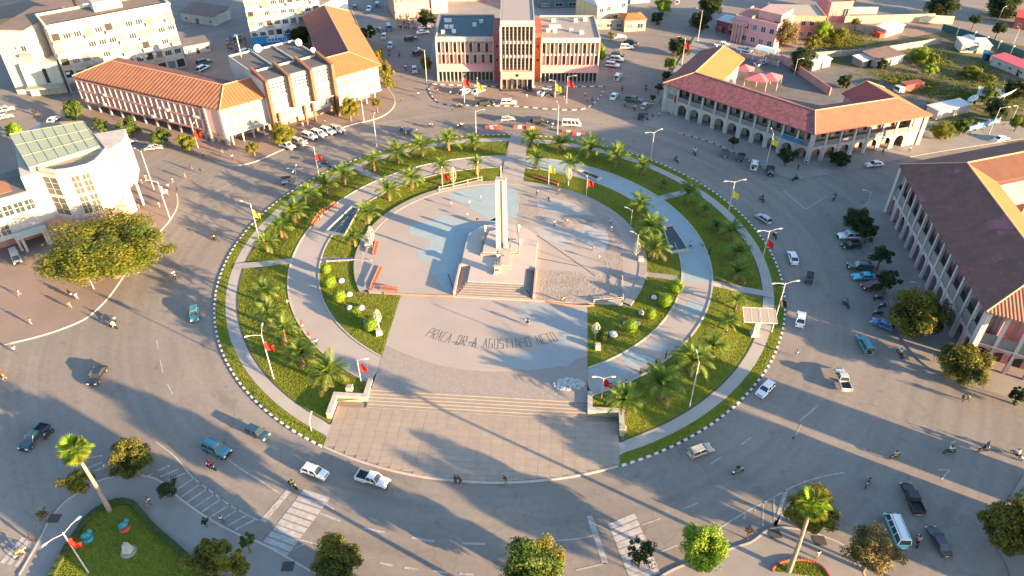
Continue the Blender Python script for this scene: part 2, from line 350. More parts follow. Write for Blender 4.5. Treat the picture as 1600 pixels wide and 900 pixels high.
# kerb stones along the pavements (light edge)
kerbstone = mat('kerb_stone', (.46, .42, .38), .9, (.36, .33, .30), .6, .5)
def kerbline(L, wdt=.28, h=.16, m=kerbstone, name='kerb'):
    P = gl(L); mb = MB()
    lo = []; hi = []
    for k, p in enumerate(P):
        d = (P[min(k + 1, len(P) - 1)] - P[max(k - 1, 0)]).normalized(); n = Vector((-d.y, d.x, 0)) * wdt / 2
        lo.append(p + n); hi.append(p - n)
    for k in range(len(P) - 1):
        a, b, c, d = lo[k], hi[k], hi[k + 1], lo[k + 1]
        for q0, q1 in ((a, d), (c, b)): mb.poly([(q0.x, q0.y, -.05), (q1.x, q1.y, -.05), (q1.x, q1.y, h), (q0.x, q0.y, h)])
        mb.poly([(p.x, p.y, h) for p in (a, b, c, d)])
    return struct(name, mb, m)
for K in (K1, K2, K6, K7): kerbline(K)
def stones(L, name, m1, pitch, ln_, wdt, h, lim=None):      # painted kerb stones along a curve, each a piece
    P = gl(L); root = kerbline(L, wdt * .9, h * .9, darks, name); acc = 0; seg = []
    for k in range(len(P) - 1):
        A, B = P[k], P[k + 1]; d = (B - A).length; t = -acc
        while t < d:
            if t >= 0:
                p = A.lerp(B, t / d); a = math.atan2(B.y - A.y, B.x - A.x)
                inst('kerb_stone', (ln_, wdt, h), lambda: MB().box(-ln_ / 2, ln_ / 2, -wdt / 2, wdt / 2, 0, h), m1, root, T3(p) @ Matrix.Rotation(a, 4, 'Z'))
            t += pitch
        acc = d - (t - pitch)
stones([(679, 132), (740, 134.5), (786, 136)], 'striped_kerb', whitep, 2.6, 1.4, .35, .2)
stones([(832, 136), (880, 136), (946, 135.5)], 'striped_kerb', whitep, 2.6, 1.4, .35, .2)
stones(K3, 'striped_kerb', whitep, 2.8, 1.4, .3, .18)
stones(spl([(1063, 209), (1100, 219), (1133, 232), (1165, 248), (1200, 267)]), 'worn_kerb', kerbstone, 2.2, 1.5, .3, .17)
# painted markings
def stripe(pa, pb, wd, z=.012, m=wornp, name='road_marking', parent=None):
    A = g(*pa); B = g(*pb); d = (B - A).normalized(); n = Vector((-d.y, d.x, 0)) * wd / 2
    return struct(name, MB().poly([(p.x, p.y, z) for p in (A + n, A - n, B - n, B + n)]), m, parent)
def zebra(pairs, wd, label=None):
    root = struct('crosswalk', MB().poly([(p.x, p.y, .004) for p in gl([pairs[0][0], pairs[0][1], pairs[-1][1], pairs[-1][0]])]), asphalt)
    for a, b in pairs: stripe(a, b, wd, .012, wornp2, 'crosswalk_stripe', root)
wornp2 = mat('crosswalk_paint', (.46, .44, .42), .85, (.30, .285, .27), 1.2, .35)
zebra([((407 + 8.2 * k * .88, 852 - 9.6 * k * .97), (449 + 7.2 * k, 868 - 9.6 * k)) for k in range(10)], .85)
zebra([((952 + 4 * k, 823 + 10.2 * k), (993 + 4.6 * k, 806 + 10.6 * k)) for k in range(9)], .9)
zebra([((3, 880), (37, 840)), ((14, 882), (47, 842)), ((25, 886), (57, 846))], .7)
def arcline(L, wd=.22, name='road_marking', m=wornp):
    P = gl(spl(L)); mb = MB()
    for k in range(len(P) - 1):
        d = (P[k + 1] - P[k]).normalized(); n = Vector((-d.y, d.x, 0)) * wd / 2
        mb.poly([(p.x, p.y, .012) for p in (P[k] + n, P[k] - n, P[k + 1] - n, P[k + 1] + n)])
    return struct(name, mb, m)
arcline([(243, 690), (275, 715), (300, 745), (330, 768), (360, 790), (403, 813)])
arcline([(320, 700), (352, 716), (380, 735), (402, 748), (438, 772)])
arcline([(1090, 850), (1125, 825), (1165, 800), (1200, 782), (1240, 760), (1280, 746), (1320, 738)])
arcline([(800, 849), (850, 846), (900, 842), (927, 837)])
for a, b, w_ in [((410, 815), (452, 766), .9), ((921, 806), (946, 881), .8), ((900, 891), (948, 880), .22), ((500, 802), (531, 814), .3), ((569, 825), (601, 832), .3), ((643, 840), (679, 846), .3), ((722, 849), (758, 850), .3), ((593, 879), (614, 884), .3), ((632, 887), (654, 890), .3), ((676, 892), (700, 895), .3), ((717, 896), (740, 898), .3),
                 ((1250, 657), (1278, 634), .22), ((1238, 687), (1252, 663), .2), ((1237, 687), (1247, 677), .2), ((1158, 695), (1174, 683), .2), ((1064, 797), (1092, 785), .2), ((1110, 725), (1127, 714), .2), ((1471, 750), (1484, 734), .25), ((1464, 734), (1484, 734), .2), ((245, 532), (247, 545), .2), ((250, 562), (254, 582), .2), ((262, 600), (270, 617), .2), ((1224, 298), (1259, 327), .25), ((1259, 327), (1292, 306), .2),
                 ((1211, 822), (1209, 777), .3), ((1211, 822), (1228, 767), .5), ((1211, 822), (1236, 782), .5), ((1192, 822), (1193, 784), .2), ((1163, 812), (1164, 805), .3), ((1180, 802), (1180, 795), .2), ((1003, 820), (1032, 810), .2), ((1033, 862), (1058, 852), .2), ((505, 785), (522, 796), .25), ((335, 300), (372, 283), .2), ((345, 312), (365, 297), .15), ((462, 842), (497, 851), .25), ((462, 856), (478, 849), .25)]: stripe(a, b, w_)
bays = struct('parking_bay_lines', MB().poly([(p.x, p.y, .003) for p in gl([(380, 822), (403, 815), (398, 812), (376, 820)])]), asphalt)
for a, b in [((135, 732), (160, 722)), ((148, 736), (170, 727)), ((128, 717), (160, 712)), ((247, 736), (266, 727)), ((230, 744), (240, 740)), ((250, 745), (279, 733)), ((264, 750), (290, 739)), ((275, 766), (305, 746)), ((284, 776), (315, 755)), ((292, 785), (325, 763)), ((304, 793), (336, 771)), ((315, 800), (347, 779)), ((327, 809), (360, 788)), ((340, 816), (372, 796)), ((355, 822), (385, 805)), ((367, 828), (398, 812))]: stripe(a, b, .28, .012, wornp, 'bay_line', bays)

# ---------------- the roundabout island, in its own turned frame ----------------
CX, CY, RA = -2.36, 125.27, R(-4.5)
IM = T3((CX, CY, 0)) @ Matrix.Rotation(RA, 4, 'Z')
def ip(x, y, z=0): return IM @ Vector((x, y, z))
def iloc(px, py, z=0): return IM.inverted() @ g(px, py, z)
def smstep(t): t = max(0, min(1, t)); return t * t * (3 - 2 * t)
def H(r):                                  # height of the island at radius r
    return .18 + .87 * smstep((52.6 - r) / 8.5)
ZP = 1.05
def annulus(name, r0, r1, a0, a1, zf, m, lim=None, dr=1.5, da=2.0, dz=0, wall=0):
    nr = max(1, round((r1 - r0) / dr)); na = max(1, round((a1 - a0) / da)); V = []; snap = []
    for i in range(nr + 1):
        for j in range(na + 1):
            r = r0 + (r1 - r0) * i / nr; a = R(a0 + (a1 - a0) * j / na); x, y = r * math.cos(a), r * math.sin(a); s = False
            if lim and y < 0:
                L = lim(y)
                if abs(x) < L: x = math.copysign(L, x if abs(x) > .01 else math.cos(R((a0 + a1) / 2))); s = True
            V.append((x, y, zf(r) + dz)); snap.append(s)
    Fc = []
    for i in range(nr):
        for j in range(na):
            q = (i * (na + 1) + j, (i + 1) * (na + 1) + j, (i + 1) * (na + 1) + j + 1, i * (na + 1) + j + 1)
            if not all(snap[k] for k in q): Fc.append(q)
    mb = MB(); mb.v = V; mb.f = Fc
    if wall:
        for i in (0, nr):
            for j in range(na):
                a, b = i * (na + 1) + j, i * (na + 1) + j + 1
                if snap[a] and snap[b]: continue
                k = len(mb.v); mb.v += [(V[a][0], V[a][1], V[a][2] - wall), (V[b][0], V[b][1], V[b][2] - wall)]
                mb.f.append((a, b, k + 1, k) if i else (b, a, k, k + 1))
    mb.tf(IM); return struct(name, mb, m)
limT = lambda y: 23.2 if y < -42.5 else 18.3
limK = lambda y: 22.9 if y < -42.5 else 18.3
# round kerb with its white stones
kb = annulus('round_kerb', 56.95, 57.3, -60, 240, lambda r: .13, darks, lambda y: 22.9, .5, 1.2, wall=.2)
npos = 0
for k in range(int(2 * PI * 57.12 / 1.42)):
    a = 2 * PI * k / int(2 * PI * 57.12 / 1.42); x, y = 57.12 * math.cos(a), 57.12 * math.sin(a)
    if y < 0 and abs(x) < 23.1: continue
    inst('white_kerb_stone', 0, lambda: MB().box(-.17, .19, -.36, .36, 0, .165), whitep, kb, IM @ T3((x, y, 0)) @ Matrix.Rotation(a, 4, 'Z'))
kb2 = annulus('terrace_kerb', 56.9, 57.2, 246.3, 293.3, lambda r: .17, kerbstone, None, .5, 1.2, wall=.2)
annulus('verge', 55.1, 56.95, -70, 250, lambda r: .14, grassm, limK, .9, 1.5)
annulus('ring_path', 53.0, 55.1, -72, 252, lambda r: .17, concp, limK, 1, 1.5, wall=.05)
annulus('ring_edging', 52.8, 53.0, -72, 252, lambda r: .22, darks, limT, 1, 1.5, wall=.1)
for a0, a1 in [(-76, -10.2), (-7.4, 34.3), (37.2, 86.9), (92.8, 136.5), (139.5, 186.6), (189, 256)]:
    annulus('outer_lawn', 43.2, 52.8, a0, a1, H, grassm, limT, 1, 1.5)
annulus('island_fill', 20, 52.9, -76, 256, H, pave, limT, 1.5, 1.5, dz=-.02)
annulus('promenade', 37.3, 43.0, -64, 244, lambda r: ZP, blueg, lambda y: 18.0, 1.5, 1.5, dz=.0)
annulus('promenade_blue', 37.3, 43.0, -9, 86, lambda r: ZP + .006, bluet, None, 1.5, 1.5)
annulus('promenade_edge', 43.0, 43.3, -70, 250, lambda r: ZP + .1, kerbstone, limT, 1.5, 1.5, wall=.2)
annulus('promenade_edge', 37.05, 37.3, -61, 241, lambda r: ZP + .12, kerbstone, lambda y: 18.0, 1.5, 1.5, wall=.2)
for a0, a1 in [(-62, -10.2), (-7.2, 86), (94.3, 186.2), (189.4, 242)]:
    annulus('inner_lawn', 30.2, 37.05, a0, a1, lambda r: ZP, grassm, lambda y: 18.0, 1.2, 1.5, dz=.05)
for a in (187.8, -8.8):
    pp = [IM @ Vector((r * math.cos(R(a)) + s * math.sin(R(a)), r * math.sin(R(a)) - s * math.cos(R(a)), H(r) + .09)) for r, s in ((55, -.95), (49, -.95), (43.3, -.95), (43.3, .95), (49, .95), (55, .95))]
    struct('side_path', MB().poly([pp[0], pp[1], pp[4], pp[5]]).poly([pp[1], pp[2], pp[3], pp[4]]), concp)
for a in (35.8, 138): 
    pp = [IM @ Vector((r * math.cos(R(a)) + s * math.sin(R(a)), r * math.sin(R(a)) - s * math.cos(R(a)), H(r) + .09)) for r, s in ((55, -.9), (49, -.9), (43.3, -.9), (43.3, .9), (49, .9), (55, .9))]
    struct('side_path', MB().poly([pp[0], pp[1], pp[4], pp[5]]).poly([pp[1], pp[2], pp[3], pp[4]]), concp)
pp = [ip(-2.4, 57.1, .2), ip(2.0, 57.1, .2), ip(2.3, 52.5, .28), ip(2.6, 44, 1.12), ip(2.8, 28, 1.36), ip(-2.8, 28, 1.36), ip(-2.6, 44, 1.12), ip(-2.5, 52.5, .28)]
struct('dusty_track', MB().poly([pp[0], pp[1], pp[2], pp[7]]).poly([pp[7], pp[2], pp[3], pp[6]]).poly([pp[6], pp[3], pp[4], pp[5]]), mat('dusty_paving', (.30, .265, .23), .95, (.40, .355, .31), .5, .5, .6, 5))
# grass blades standing on the lawns
import numpy as np
ng = np.random.default_rng(5)
def blades(name, r0, r1, a0, a1, zf, dens, lim=None):
    A = (r1 * r1 - r0 * r0) / 2 * R(a1 - a0); n = int(A * dens)
    r = np.sqrt(ng.uniform(r0 * r0, r1 * r1, n)); a = np.radians(ng.uniform(a0, a1, n)); x = r * np.cos(a); y = r * np.sin(a)
    if lim: k = ~((y < 0) & (np.abs(x) < np.where(y < -42.5, lim + 5, lim))); x, y, r = x[k], y[k], r[k]
    z = np.array([zf(q) for q in r]); return np.stack([x, y, z], 1)
def grow(name, P, h=.075, w_=.12, M=None):
    n = len(P); t = ng.uniform(0, 6.28, n); hh = h * ng.uniform(.6, 1.4, n); ww = w_ * ng.uniform(.6, 1.4, n); V = np.zeros((n, 6, 3))
    for q in range(2):
        tq = t + q * 1.7; c, s = np.cos(tq) * ww, np.sin(tq) * ww
        V[:, 3 * q, :] = P + np.stack([c, s, 0 * c - .03], 1); V[:, 3 * q + 1, :] = P - np.stack([c, s, 0 * c + .03], 1); V[:, 3 * q + 2, :] = P + np.stack([-s * .8, c * .8, hh], 1)
    me = bpy.data.meshes.new(name); me.from_pydata(V.reshape(-1, 3).tolist(), [], np.arange(n * 6).reshape(-1, 3).tolist()); me.materials.append(bladem); o = link(name, me, None, M); o['kind'] = 'stuff'; return o
PB = [blades('', 43.6, 52.6, a0, a1, H, 24, 18.6) for a0, a1 in [(-76, -10.2), (-7.4, 34.3), (37.2, 86.9), (92.8, 136.5), (139.5, 186.6), (189, 256)]] + [blades('', 55.3, 56.8, -66, 246, lambda r: .14, 24)] + [blades('', 30.4, 36.9, a0, a1, lambda r: ZP + .05, 24, 18.1) for a0, a1 in [(-62, -10.2), (-7.2, 86), (94.3, 186.2), (189.4, 242)]]
grow('grass', np.concatenate(PB), M=IM)
# front plaza between the lawns, its darker band, the steps and the terrace
def arcpts(r, xlim, n=24, sgn=-1):
    a = math.acos(xlim / r); return [(r * math.cos(t), sgn * r * math.sin(t)) for t in [a + (PI - 2 * a) * k / n for k in range(n + 1)]]
fp = [(18.0, -14), *arcpts(34.6, 18.0), (-18.0, -14)]
struct('front_plaza', MB().prism([tuple(ip(x, y)[:2]) for x, y in fp], .9, ZP + .05), beige)
fb = [*arcpts(34.62, 18.0), (-18.0, -40.3), (17.9, -40.3)]
struct('gravel_band', MB().prism([tuple(ip(x, y)[:2]) for x, y in fb], .9, ZP + .015), mat('band_setts', (.25, .22, .195), .95, (.31, .275, .245), 1.5, .5, .8, 6))
for s in (-1, 1):
    wd = [(s * 18.0, -29.2), (s * 18.0, -40.3), (s * 20.5, -38.0), (s * 24.5, -35.6), (s * 27.5, -25.5), (s * 24.0, -28.6), (s * 21.5, -30.6)]
stp = struct('terrace_steps', MB().box(-18.3, 18.1, -40.6, -40.2, 0, ZP + .02).tf(IM), stepm)
for k in range(5):
    part('step', MB().box(-18.2, 18.0, -40.6 - .62 * (k + 1), -40.6 - .62 * k + .02, .0, ZP - .165 * (k + 1) + .01).tf(IM), stepm, stp, M=Matrix())
tb = MB(); q = [(-23.0, -42.6)] + [(x, y) for x, y in reversed(arcpts(57.0, 23.0))] + [(22.8, -42.6)]
tr_ = struct('terrace', MB().prism([tuple(ip(x, y)[:2]) for x, y in q], -.02, .13), mat('terrace_joint', (.225, .185, .15), .95))
cnt = 0; y = -43.85
while y > -57:
    xl = 23.0 if True else 0
    edge = -math.sqrt(57.0 ** 2 - 23 ** 2)
    x = -23.0 + (.9 if int(-y * 10) % 2 else 0)
    row = y; 
    while x < 22.9:
        x1 = min(x + 1.86, 22.9); x0 = max(x, -23.0)
        yb = max(row - 1.2, -math.sqrt(max(0, 56.9 ** 2 - max(abs(x0), abs(x1)) ** 2)))
        if yb < row - .25 and x1 - x0 > .3:
            sx, sy = round(x1 - x0 - .035, 2), round(row - yb - .035, 2); h = rnd.choice((.168, .17, .172))
            inst('paving_slab', (sx, sy, h), lambda: MB().box(0, sx, 0, sy, .1, h), rnd.choice(terr), tr_, IM @ T3((x0 + .02, yb + .02, 0)))
            cnt += 1
        x += 1.86
    y -= 1.2
print('slabs', cnt)
# slabs missing just below the steps: one plain strip
struct('landing', MB().box(-18.2, 18.0, -43.85, -43.68, .0, .17).box(-23.0, 22.8, -43.83, -43.69, 0, .165).tf(IM), stepm)
# retaining walls beside the steps
for s, e in ((-1, -23.3), (1, 23.1)):
    X0 = -18.2 if s < 0 else 18.0
    r_ = solo('retaining_wall', MB().prism([(X0, -38.2), (X0 + s * .6, -38.2), (X0 + s * .6, -41.9), (e, -41.9), (e, -46.3), (e - s * .6 if False else e + s * .55, -46.3), (e + s * .55, -41.2) if False else (e + s * .55, -41.3), (X0 + s * 1.2, -41.3), (X0 + s * 1.2, -38.2), (X0 + s * .6, -38.2), (X0, -38.2), (X0, -42.5), (e, -42.5)], 0, 1.35) if False else
        MB().box(min(X0, X0 + s * .7), max(X0, X0 + s * .7), -42.6, -38.4, 0, 1.4).box(min(X0 + s * .7, e + s * .6), max(X0 + s * .7, e + s * .6), -42.6, -41.9, 0, 1.38).box(min(e - s * .1, e + s * .6), max(e - s * .1, e + s * .6), -46.6, -42.6, 0, 1.36),
        cream, 'low cream retaining wall with a step in plan, %s of the terrace steps' % ('left' if s < 0 else 'right'), 'wall', M=IM)
    part('coping', MB().box(min(X0 - s * .06, X0 + s * .76), max(X0 - s * .06, X0 + s * .76), -42.66, -38.34, 1.41, 1.5).box(min(X0 + s * .76, e + s * .66), max(X0 + s * .76, e + s * .66), -42.66, -41.84, 1.39, 1.48).box(min(e - s * .16, e + s * .66), max(e - s * .16, e + s * .66), -46.66, -42.66, 1.37, 1.46), white, r_)
    solo('stone_block', MB().box(-.5, .5, -.5, .5, 0, 1.0).frus((-.56, .56, -.56, .56), 1.0, (-.45, .45, -.45, .45), 1.12), cream, 'small cream stone block on the grass by the %s retaining wall' % ('left' if s < 0 else 'right'), 'stone block', M=IM @ T3((s * 21.5, -41.0, 1.0)) if s < 0 else IM @ T3((23.4, -46.0, .6)))
# the round upper plaza
dp = []
for k in range(73): a = R(-31.8 + k * (243.6) / 72); dp.append((28.6 * math.cos(a), 28.6 * math.sin(a)))
struct('upper_plaza', MB().prism([tuple(ip(x, y)[:2]) for x, y in dp], .9, 1.32), beige)
annulus('plaza_ring', 28.6, 30.2, -30, 210, lambda r: 1.40, mat('ring_concrete', (.33, .30, .27), .9, (.26, .235, .215), .6, .5), lambda y: 24, .8, 2.4, wall=.4)
def ij0(): pass
def islesheet(name, L, z, m): return struct(name, MB().poly([tuple(ip(x, y, z)) for x, y in L]), m)
def ij(L, z=1.32): return [tuple(iloc(x, y, z)[:2]) for x, y in L]
islesheet('broken_paving', ij(spl([(815, 292), (835, 291), (870, 297), (905, 308), (935, 325), (955, 343), (968, 370), (972, 400), (975, 428), (968, 436), (948, 422), (935, 405), (945, 385), (948, 365), (925, 350), (900, 352), (885, 338), (850, 335), (822, 350), (808, 348), (812, 320)])), 1.326, gravelm)
islesheet('broken_paving', ij(spl([(842, 420), (862, 422), (890, 424), (915, 430), (945, 438), (965, 447), (975, 463), (940, 473), (895, 473), (862, 466), (842, 455), (841, 436)])), 1.327, gravelm)
newc = mat('new_screed', (.37, .36, .34), .85, (.32, .31, .295), .6, .5)
islesheet('new_paving', ij([(838, 310), (858, 307), (895, 318), (932, 337), (905, 336), (862, 331), (840, 325)]), 1.333, newc)
islesheet('new_paving', ij([(832, 356), (868, 350), (880, 358), (897, 369), (885, 385), (845, 372), (838, 362)]), 1.331, newc)
islesheet('new_paving', ij([(912, 352), (948, 356), (951, 378), (944, 395), (925, 393), (902, 372), (908, 360)]), 1.332, newc)
strip = mat('dark_strip', (.12, .10, .09), .95)
for a, b in (((840, 368), (922, 425)), ((922, 425), (930, 432)), ((838, 403), (905, 416)), ((700, 428), (712, 462)), ((905, 340), (938, 350))):
    A, B = iloc(*a, 1.32), iloc(*b, 1.32); d = (B - A).normalized(); n = Vector((-d.y, d.x, 0)) * .12
    islesheet('drain_slot', [tuple(p[:2]) for p in (A + n, A - n, B - n, B + n)], 1.337, strip)
islesheet('blue_tiles', ij([(775, 290), (748, 291), (712, 299), (697, 306), (726, 320), (766, 345), (778, 345), (812, 340), (808, 300), (800, 291)]), 1.3245, bluet)
islesheet('blue_tiles', ij([(722, 422), (711, 462), (692, 452), (684, 438), (674, 425), (674, 410), (650, 402), (652, 391), (672, 387), (672, 374), (640, 366), (640, 352), (672, 345), (690, 336), (722, 344), (760, 347), (779, 338), (779, 352), (748, 360), (730, 380)]), 1.3245, bluet)  # tile area; its left tongue paints in the obelisk's shadow
def prs(L): islesheet('blue_tiles', [tuple(iloc(x, y, ZP)[:2]) for x, y in L], ZP + .012, bluet)
prs([(1010, 535), (1043, 541), (1037, 550), (1016, 546)]); prs([(965, 547), (980, 559), (973, 566), (993, 575), (1010, 566), (1024, 572), (1032, 563), (1008, 556), (990, 548)]); prs([(922, 566), (945, 565), (988, 580), (976, 588), (948, 578)]); prs([(916, 577), (932, 575), (975, 598), (962, 606)]); prs([(1075, 470), (1100, 472), (1096, 490), (1068, 492)])
islesheet('blue_tiles', [tuple(iloc(x, y, ZP)[:2]) for x, y in [(842, 470), (918, 478), (917, 545), (890, 572), (820, 580), (770, 560), (850, 545), (880, 520), (820, 500), (800, 480)]], ZP + .0545, mat('greyish_plaza_paving', (.31, .325, .325), .85, (.27, .285, .285), .4, .5))
# loose rubble where the paving is up
rb = MB()
for poly, n in ((((810, 972), (295, 345)), 500), (((845, 970), (425, 470)), 900), (((945, 975), (360, 435)), 300)):
    for _ in range(n):
        x = rnd.uniform(*poly[0]); yy = rnd.uniform(*poly[1]); p = iloc(x, yy, 1.32)
        if math.hypot(p.x, p.y) > 28 or (p.x < 8.5 and p.y < 9 and poly[1][0] < 400): continue
        s = rnd.uniform(.03, .09); M = IM @ T3((p.x, p.y, 1.33)) @ Matrix.Rotation(rnd.random() * 6, 4, 'Z')
        rb.tf(Matrix()); b2 = MB().frus((-s, s, -s * .7, s * .8), 0, (-s * .5, s * .6, -s * .4, s * .5), s * .9).tf(M); i = len(rb.v); rb.v += b2.v; rb.f += [tuple(q + i for q in f) for f in b2.f]
o = link('rubble', rb.mesh('rubble', gravelm)); o['kind'] = 'stuff'
rb = MB()
for _ in range(300):
    a = rnd.random() * 6.28; r = rnd.random() ** .5; p = iloc(889 + r * 24 * math.cos(a), 600 + r * 10 * math.sin(a), 1.07); s = rnd.uniform(.08, .2)
    b2 = MB().frus((-s, s, -s * .7, s * .8), 0, (-s * .5, s * .6, -s * .4, s * .5), s * .9).tf(IM @ T3((p.x, p.y, 1.06)) @ Matrix.Rotation(a * 3, 4, 'Z')); i = len(rb.v); rb.v += b2.v; rb.f += [tuple(q + i for q in f) for f in b2.f]
o = link('stone_heap', rb.mesh('stone_heap', mat('pale_stone', (.5, .5, .48), .9))); o['kind'] = 'stuff'
# weeds and scrub in the lot
rb = MB(); rr = random.Random(11)
for _ in range(5200):
    c = rr.choice(((1455, 95, 40, 16), (1520, 115, 45, 16), (1490, 200, 40, 10), (1400, 125, 60, 12), (1560, 150, 40, 30), (1440, 140, 50, 14), (1330, 60, 35, 16), (1300, 70, 40, 14), (1500, 150, 40, 16)))
    p = g(c[0] + rr.gauss(0, .5) * c[2], c[1] + rr.gauss(0, .5) * c[3]); s = rr.uniform(.25, .7); a = rr.random() * 6.28
    if 1380 < 0: continue
    for q in range(3):
        b_ = a + q * 2.1; i = len(rb.v); rb.v += [(p.x - .3 * s * math.sin(b_), p.y + .3 * s * math.cos(b_), 0), (p.x + .3 * s * math.sin(b_), p.y - .3 * s * math.cos(b_), 0), (p.x + s * .6 * math.cos(b_), p.y + s * .6 * math.sin(b_), s * 1.1)]; rb.f.append((i, i + 1, i + 2))
o = link('scrub', rb.mesh('scrub', LEAF['olive'])); o['kind'] = 'stuff'
# red painted low kerbs and rows of stones
for L in ([(600, 458), (650, 461), (708, 463)], [(842, 466), (870, 474), (910, 478), (928, 477)]):
    P = [iloc(*p, 1.35) for p in spl(L)]; mb = MB()
    for k in range(len(P) - 1): mb.tube([P[k], P[k + 1]], .2, 4)
    solo('low_red_kerb', mb, mat('faded_red', (.55, .20, .13), .85), 'faded red kerb strip along the %s front edge of the round plaza' % ('left' if L[0][0] < 700 else 'right'), 'kerb', M=IM @ T3((0, 0, 1.25 - P[0].z + .05)))
# ---------------- podium, monument, statue ----------------
POD = thing('podium', 'raised stone podium with steps on three sides in the middle of the plaza', 'podium', ip(0, 0, 1.32), RA)
Z0 = 0; ZT = .95
back = [(7.5 * math.cos(R(t)), 3.6 + 6.2 * math.sin(R(t))) for t in range(0, 181, 12)]
foot = back + [(-7.5, 3), (-7.5, -6), (-5.5, -6), (-5.5, -11.3), (5.5, -11.3), (5.5, -6), (7.5, -6), (7.5, 3)]
podm = mat('podium_stone', (.44, .385, .345), .8, (.40, .345, .31), .5, .5)
part('platform', MB().prism(foot, 0, ZT), podm, POD)
for k in range(6):
    h = ZT - (k + 1) * ZT / 7
    part('step', MB().box(-5.6 - .3 * k, 5.6 + .3 * k, -11.3 - .58 * (k + 1), -11.3 - .58 * k, 0, h), stepm, POD)
for s in (-1, 1):
    for k in range(4):
        h = ZT - (k + 1) * ZT / 5; x = s * (5.5 + .45 * k)
        part('step', MB().box(min(x, x + s * .45), max(x, x + s * .45), -11.3 - .58 * min(5, k + 1), -6, 0, h), stepm, POD)
    x = s * 7.5
    part('cheek_wall', MB().box(min(x, x + s * .35), max(x, x + s * .35), -14.8, -5.9, 0, ZT + .25), mat('rose_stone', (.50, .30, .27), .8, (.44, .26, .24), .6, .5), POD)
MO = thing('monument', 'tall white twin slab obelisk on stepped plinth in the centre of the round plaza', 'monument', ip(0, 0, 1.32 + ZT), RA)
part('plinth', MB().prism([(-3.9, 2), (-3.9, -2.6), (-.6, -2.6), (-.6, -1.9), (.2, -1.9), (.2, -6.9), (2.5, -6.9), (2.5, -2.2), (3.9, -2.2), (3.9, 3.2), (3.2, 6.0), (0, 7.0), (-3.2, 6.0)], 0, .55), stepm, MO)
part('plinth_cap', MB().prism([(-3.5, 1.9), (-3.5, -2.2), (.4, -2.2), (.4, -6.6), (2.3, -6.6), (2.3, -1.8), (3.5, -1.8), (3.5, 3.0), (2.9, 5.6), (0, 6.5), (-2.9, 5.6)], .552, .75), podm, MO)
part('slab', MB().frus((-.85, .15, -.8, .6), .75, (-.85, -.05, -.7, .5), 16.6), white, MO)
part('slab', MB().frus((.55, 1.35, -.5, .9), .75, (.42, 1.2, -.5, .7), 16.6), white, MO)
part('core', MB().box(.16, .54, -.1, .5, .75, 16.1), cream, MO)
part('capstone', MB().box(-.82, 1.18, -.7, .7, 16.61, 16.85), cream, MO)
part('mast', MB().tube([(.2, .3, 16.8), (.2, .3, 19.4)], .07), polew, MO)
for x, y in ((-3.9, 5.6), (3.2, 6.4), (3.9, 1.2), (-3.9, 1.6)): part('corner_post', MB().lathe([(0, 0), (.3, 0), (.25, .9), (.42, 1.0), (.36, 1.5), (0, 1.7)], 8, (x, y, .5)), white, MO, True)
for y, z in ((-3.4, .76), (2.6, .76)): part('bronze_band', MB().box(-.5 if y > 0 else .7, 3 if y > 0 else 1.0, y, y + .25, z, z + .12), strip, MO)
PD = thing('statue_pedestal', 'white pedestal in front of the obelisk carrying the bronze statue', 'pedestal', ip(.2, -8.0, 1.32 + ZT), RA)
part('shaft', MB().frus((-.75, .75, -.75, .75), 0, (-.6, .6, -.6, .6), 1.9), white, PD); part('cap', MB().box(-.75, .75, -.75, .75, 1.91, 2.1), cream, PD); part('plaque', MB().box(-.3, .3, -.8, -.74, .9, 1.4), strip, PD); part('base', MB().box(-.95, .95, -.95, .95, 0, .25), stepm, PD)
# lettering on the front plaza
STR = {'P': [(0, 0, 0, 1), (0, 1, 1, 1), (1, 1, 1, .5), (1, .5, 0, .5)], 'R': [(0, 0, 0, 1), (0, 1, 1, 1), (1, 1, 1, .5), (1, .5, 0, .5), (.3, .5, 1, 0)], 'A': [(0, 0, .5, 1), (.5, 1, 1, 0), (.22, .4, .78, .4)], 'C': [(1, 1, 0, 1), (0, 1, 0, 0), (0, 0, 1, 0)], 'D': [(0, 0, 0, 1), (0, 1, .8, 1), (.8, 1, 1, .75), (1, .75, 1, .2), (1, .2, .8, 0), (.8, 0, 0, 0)], 'G': [(1, 1, 0, 1), (0, 1, 0, 0), (0, 0, 1, 0), (1, 0, 1, .45), (1, .45, .5, .45)], 'O': [(0, 0, 0, 1), (0, 1, 1, 1), (1, 1, 1, 0), (1, 0, 0, 0)], 'S': [(1, 1, 0, 1), (0, 1, 0, .5), (0, .5, 1, .5), (1, .5, 1, 0), (1, 0, 0, 0)], 'T': [(0, 1, 1, 1), (.5, 1, .5, 0)], 'I': [(.5, 0, .5, 1)], 'N': [(0, 0, 0, 1), (0, 1, 1, 0), (1, 0, 1, 1)], 'H': [(0, 0, 0, 1), (1, 0, 1, 1), (0, .5, 1, .5)], 'E': [(1, 1, 0, 1), (0, 1, 0, 0), (0, 0, 1, 0), (0, .5, .8, .5)], '.': [(.3, .4, .6, .4)]}
LT = thing('plaza_lettering', 'dark letters spelling the square name set in an arc in the front plaza paving', 'lettering', ip(0, 0, ZP + .05), RA)
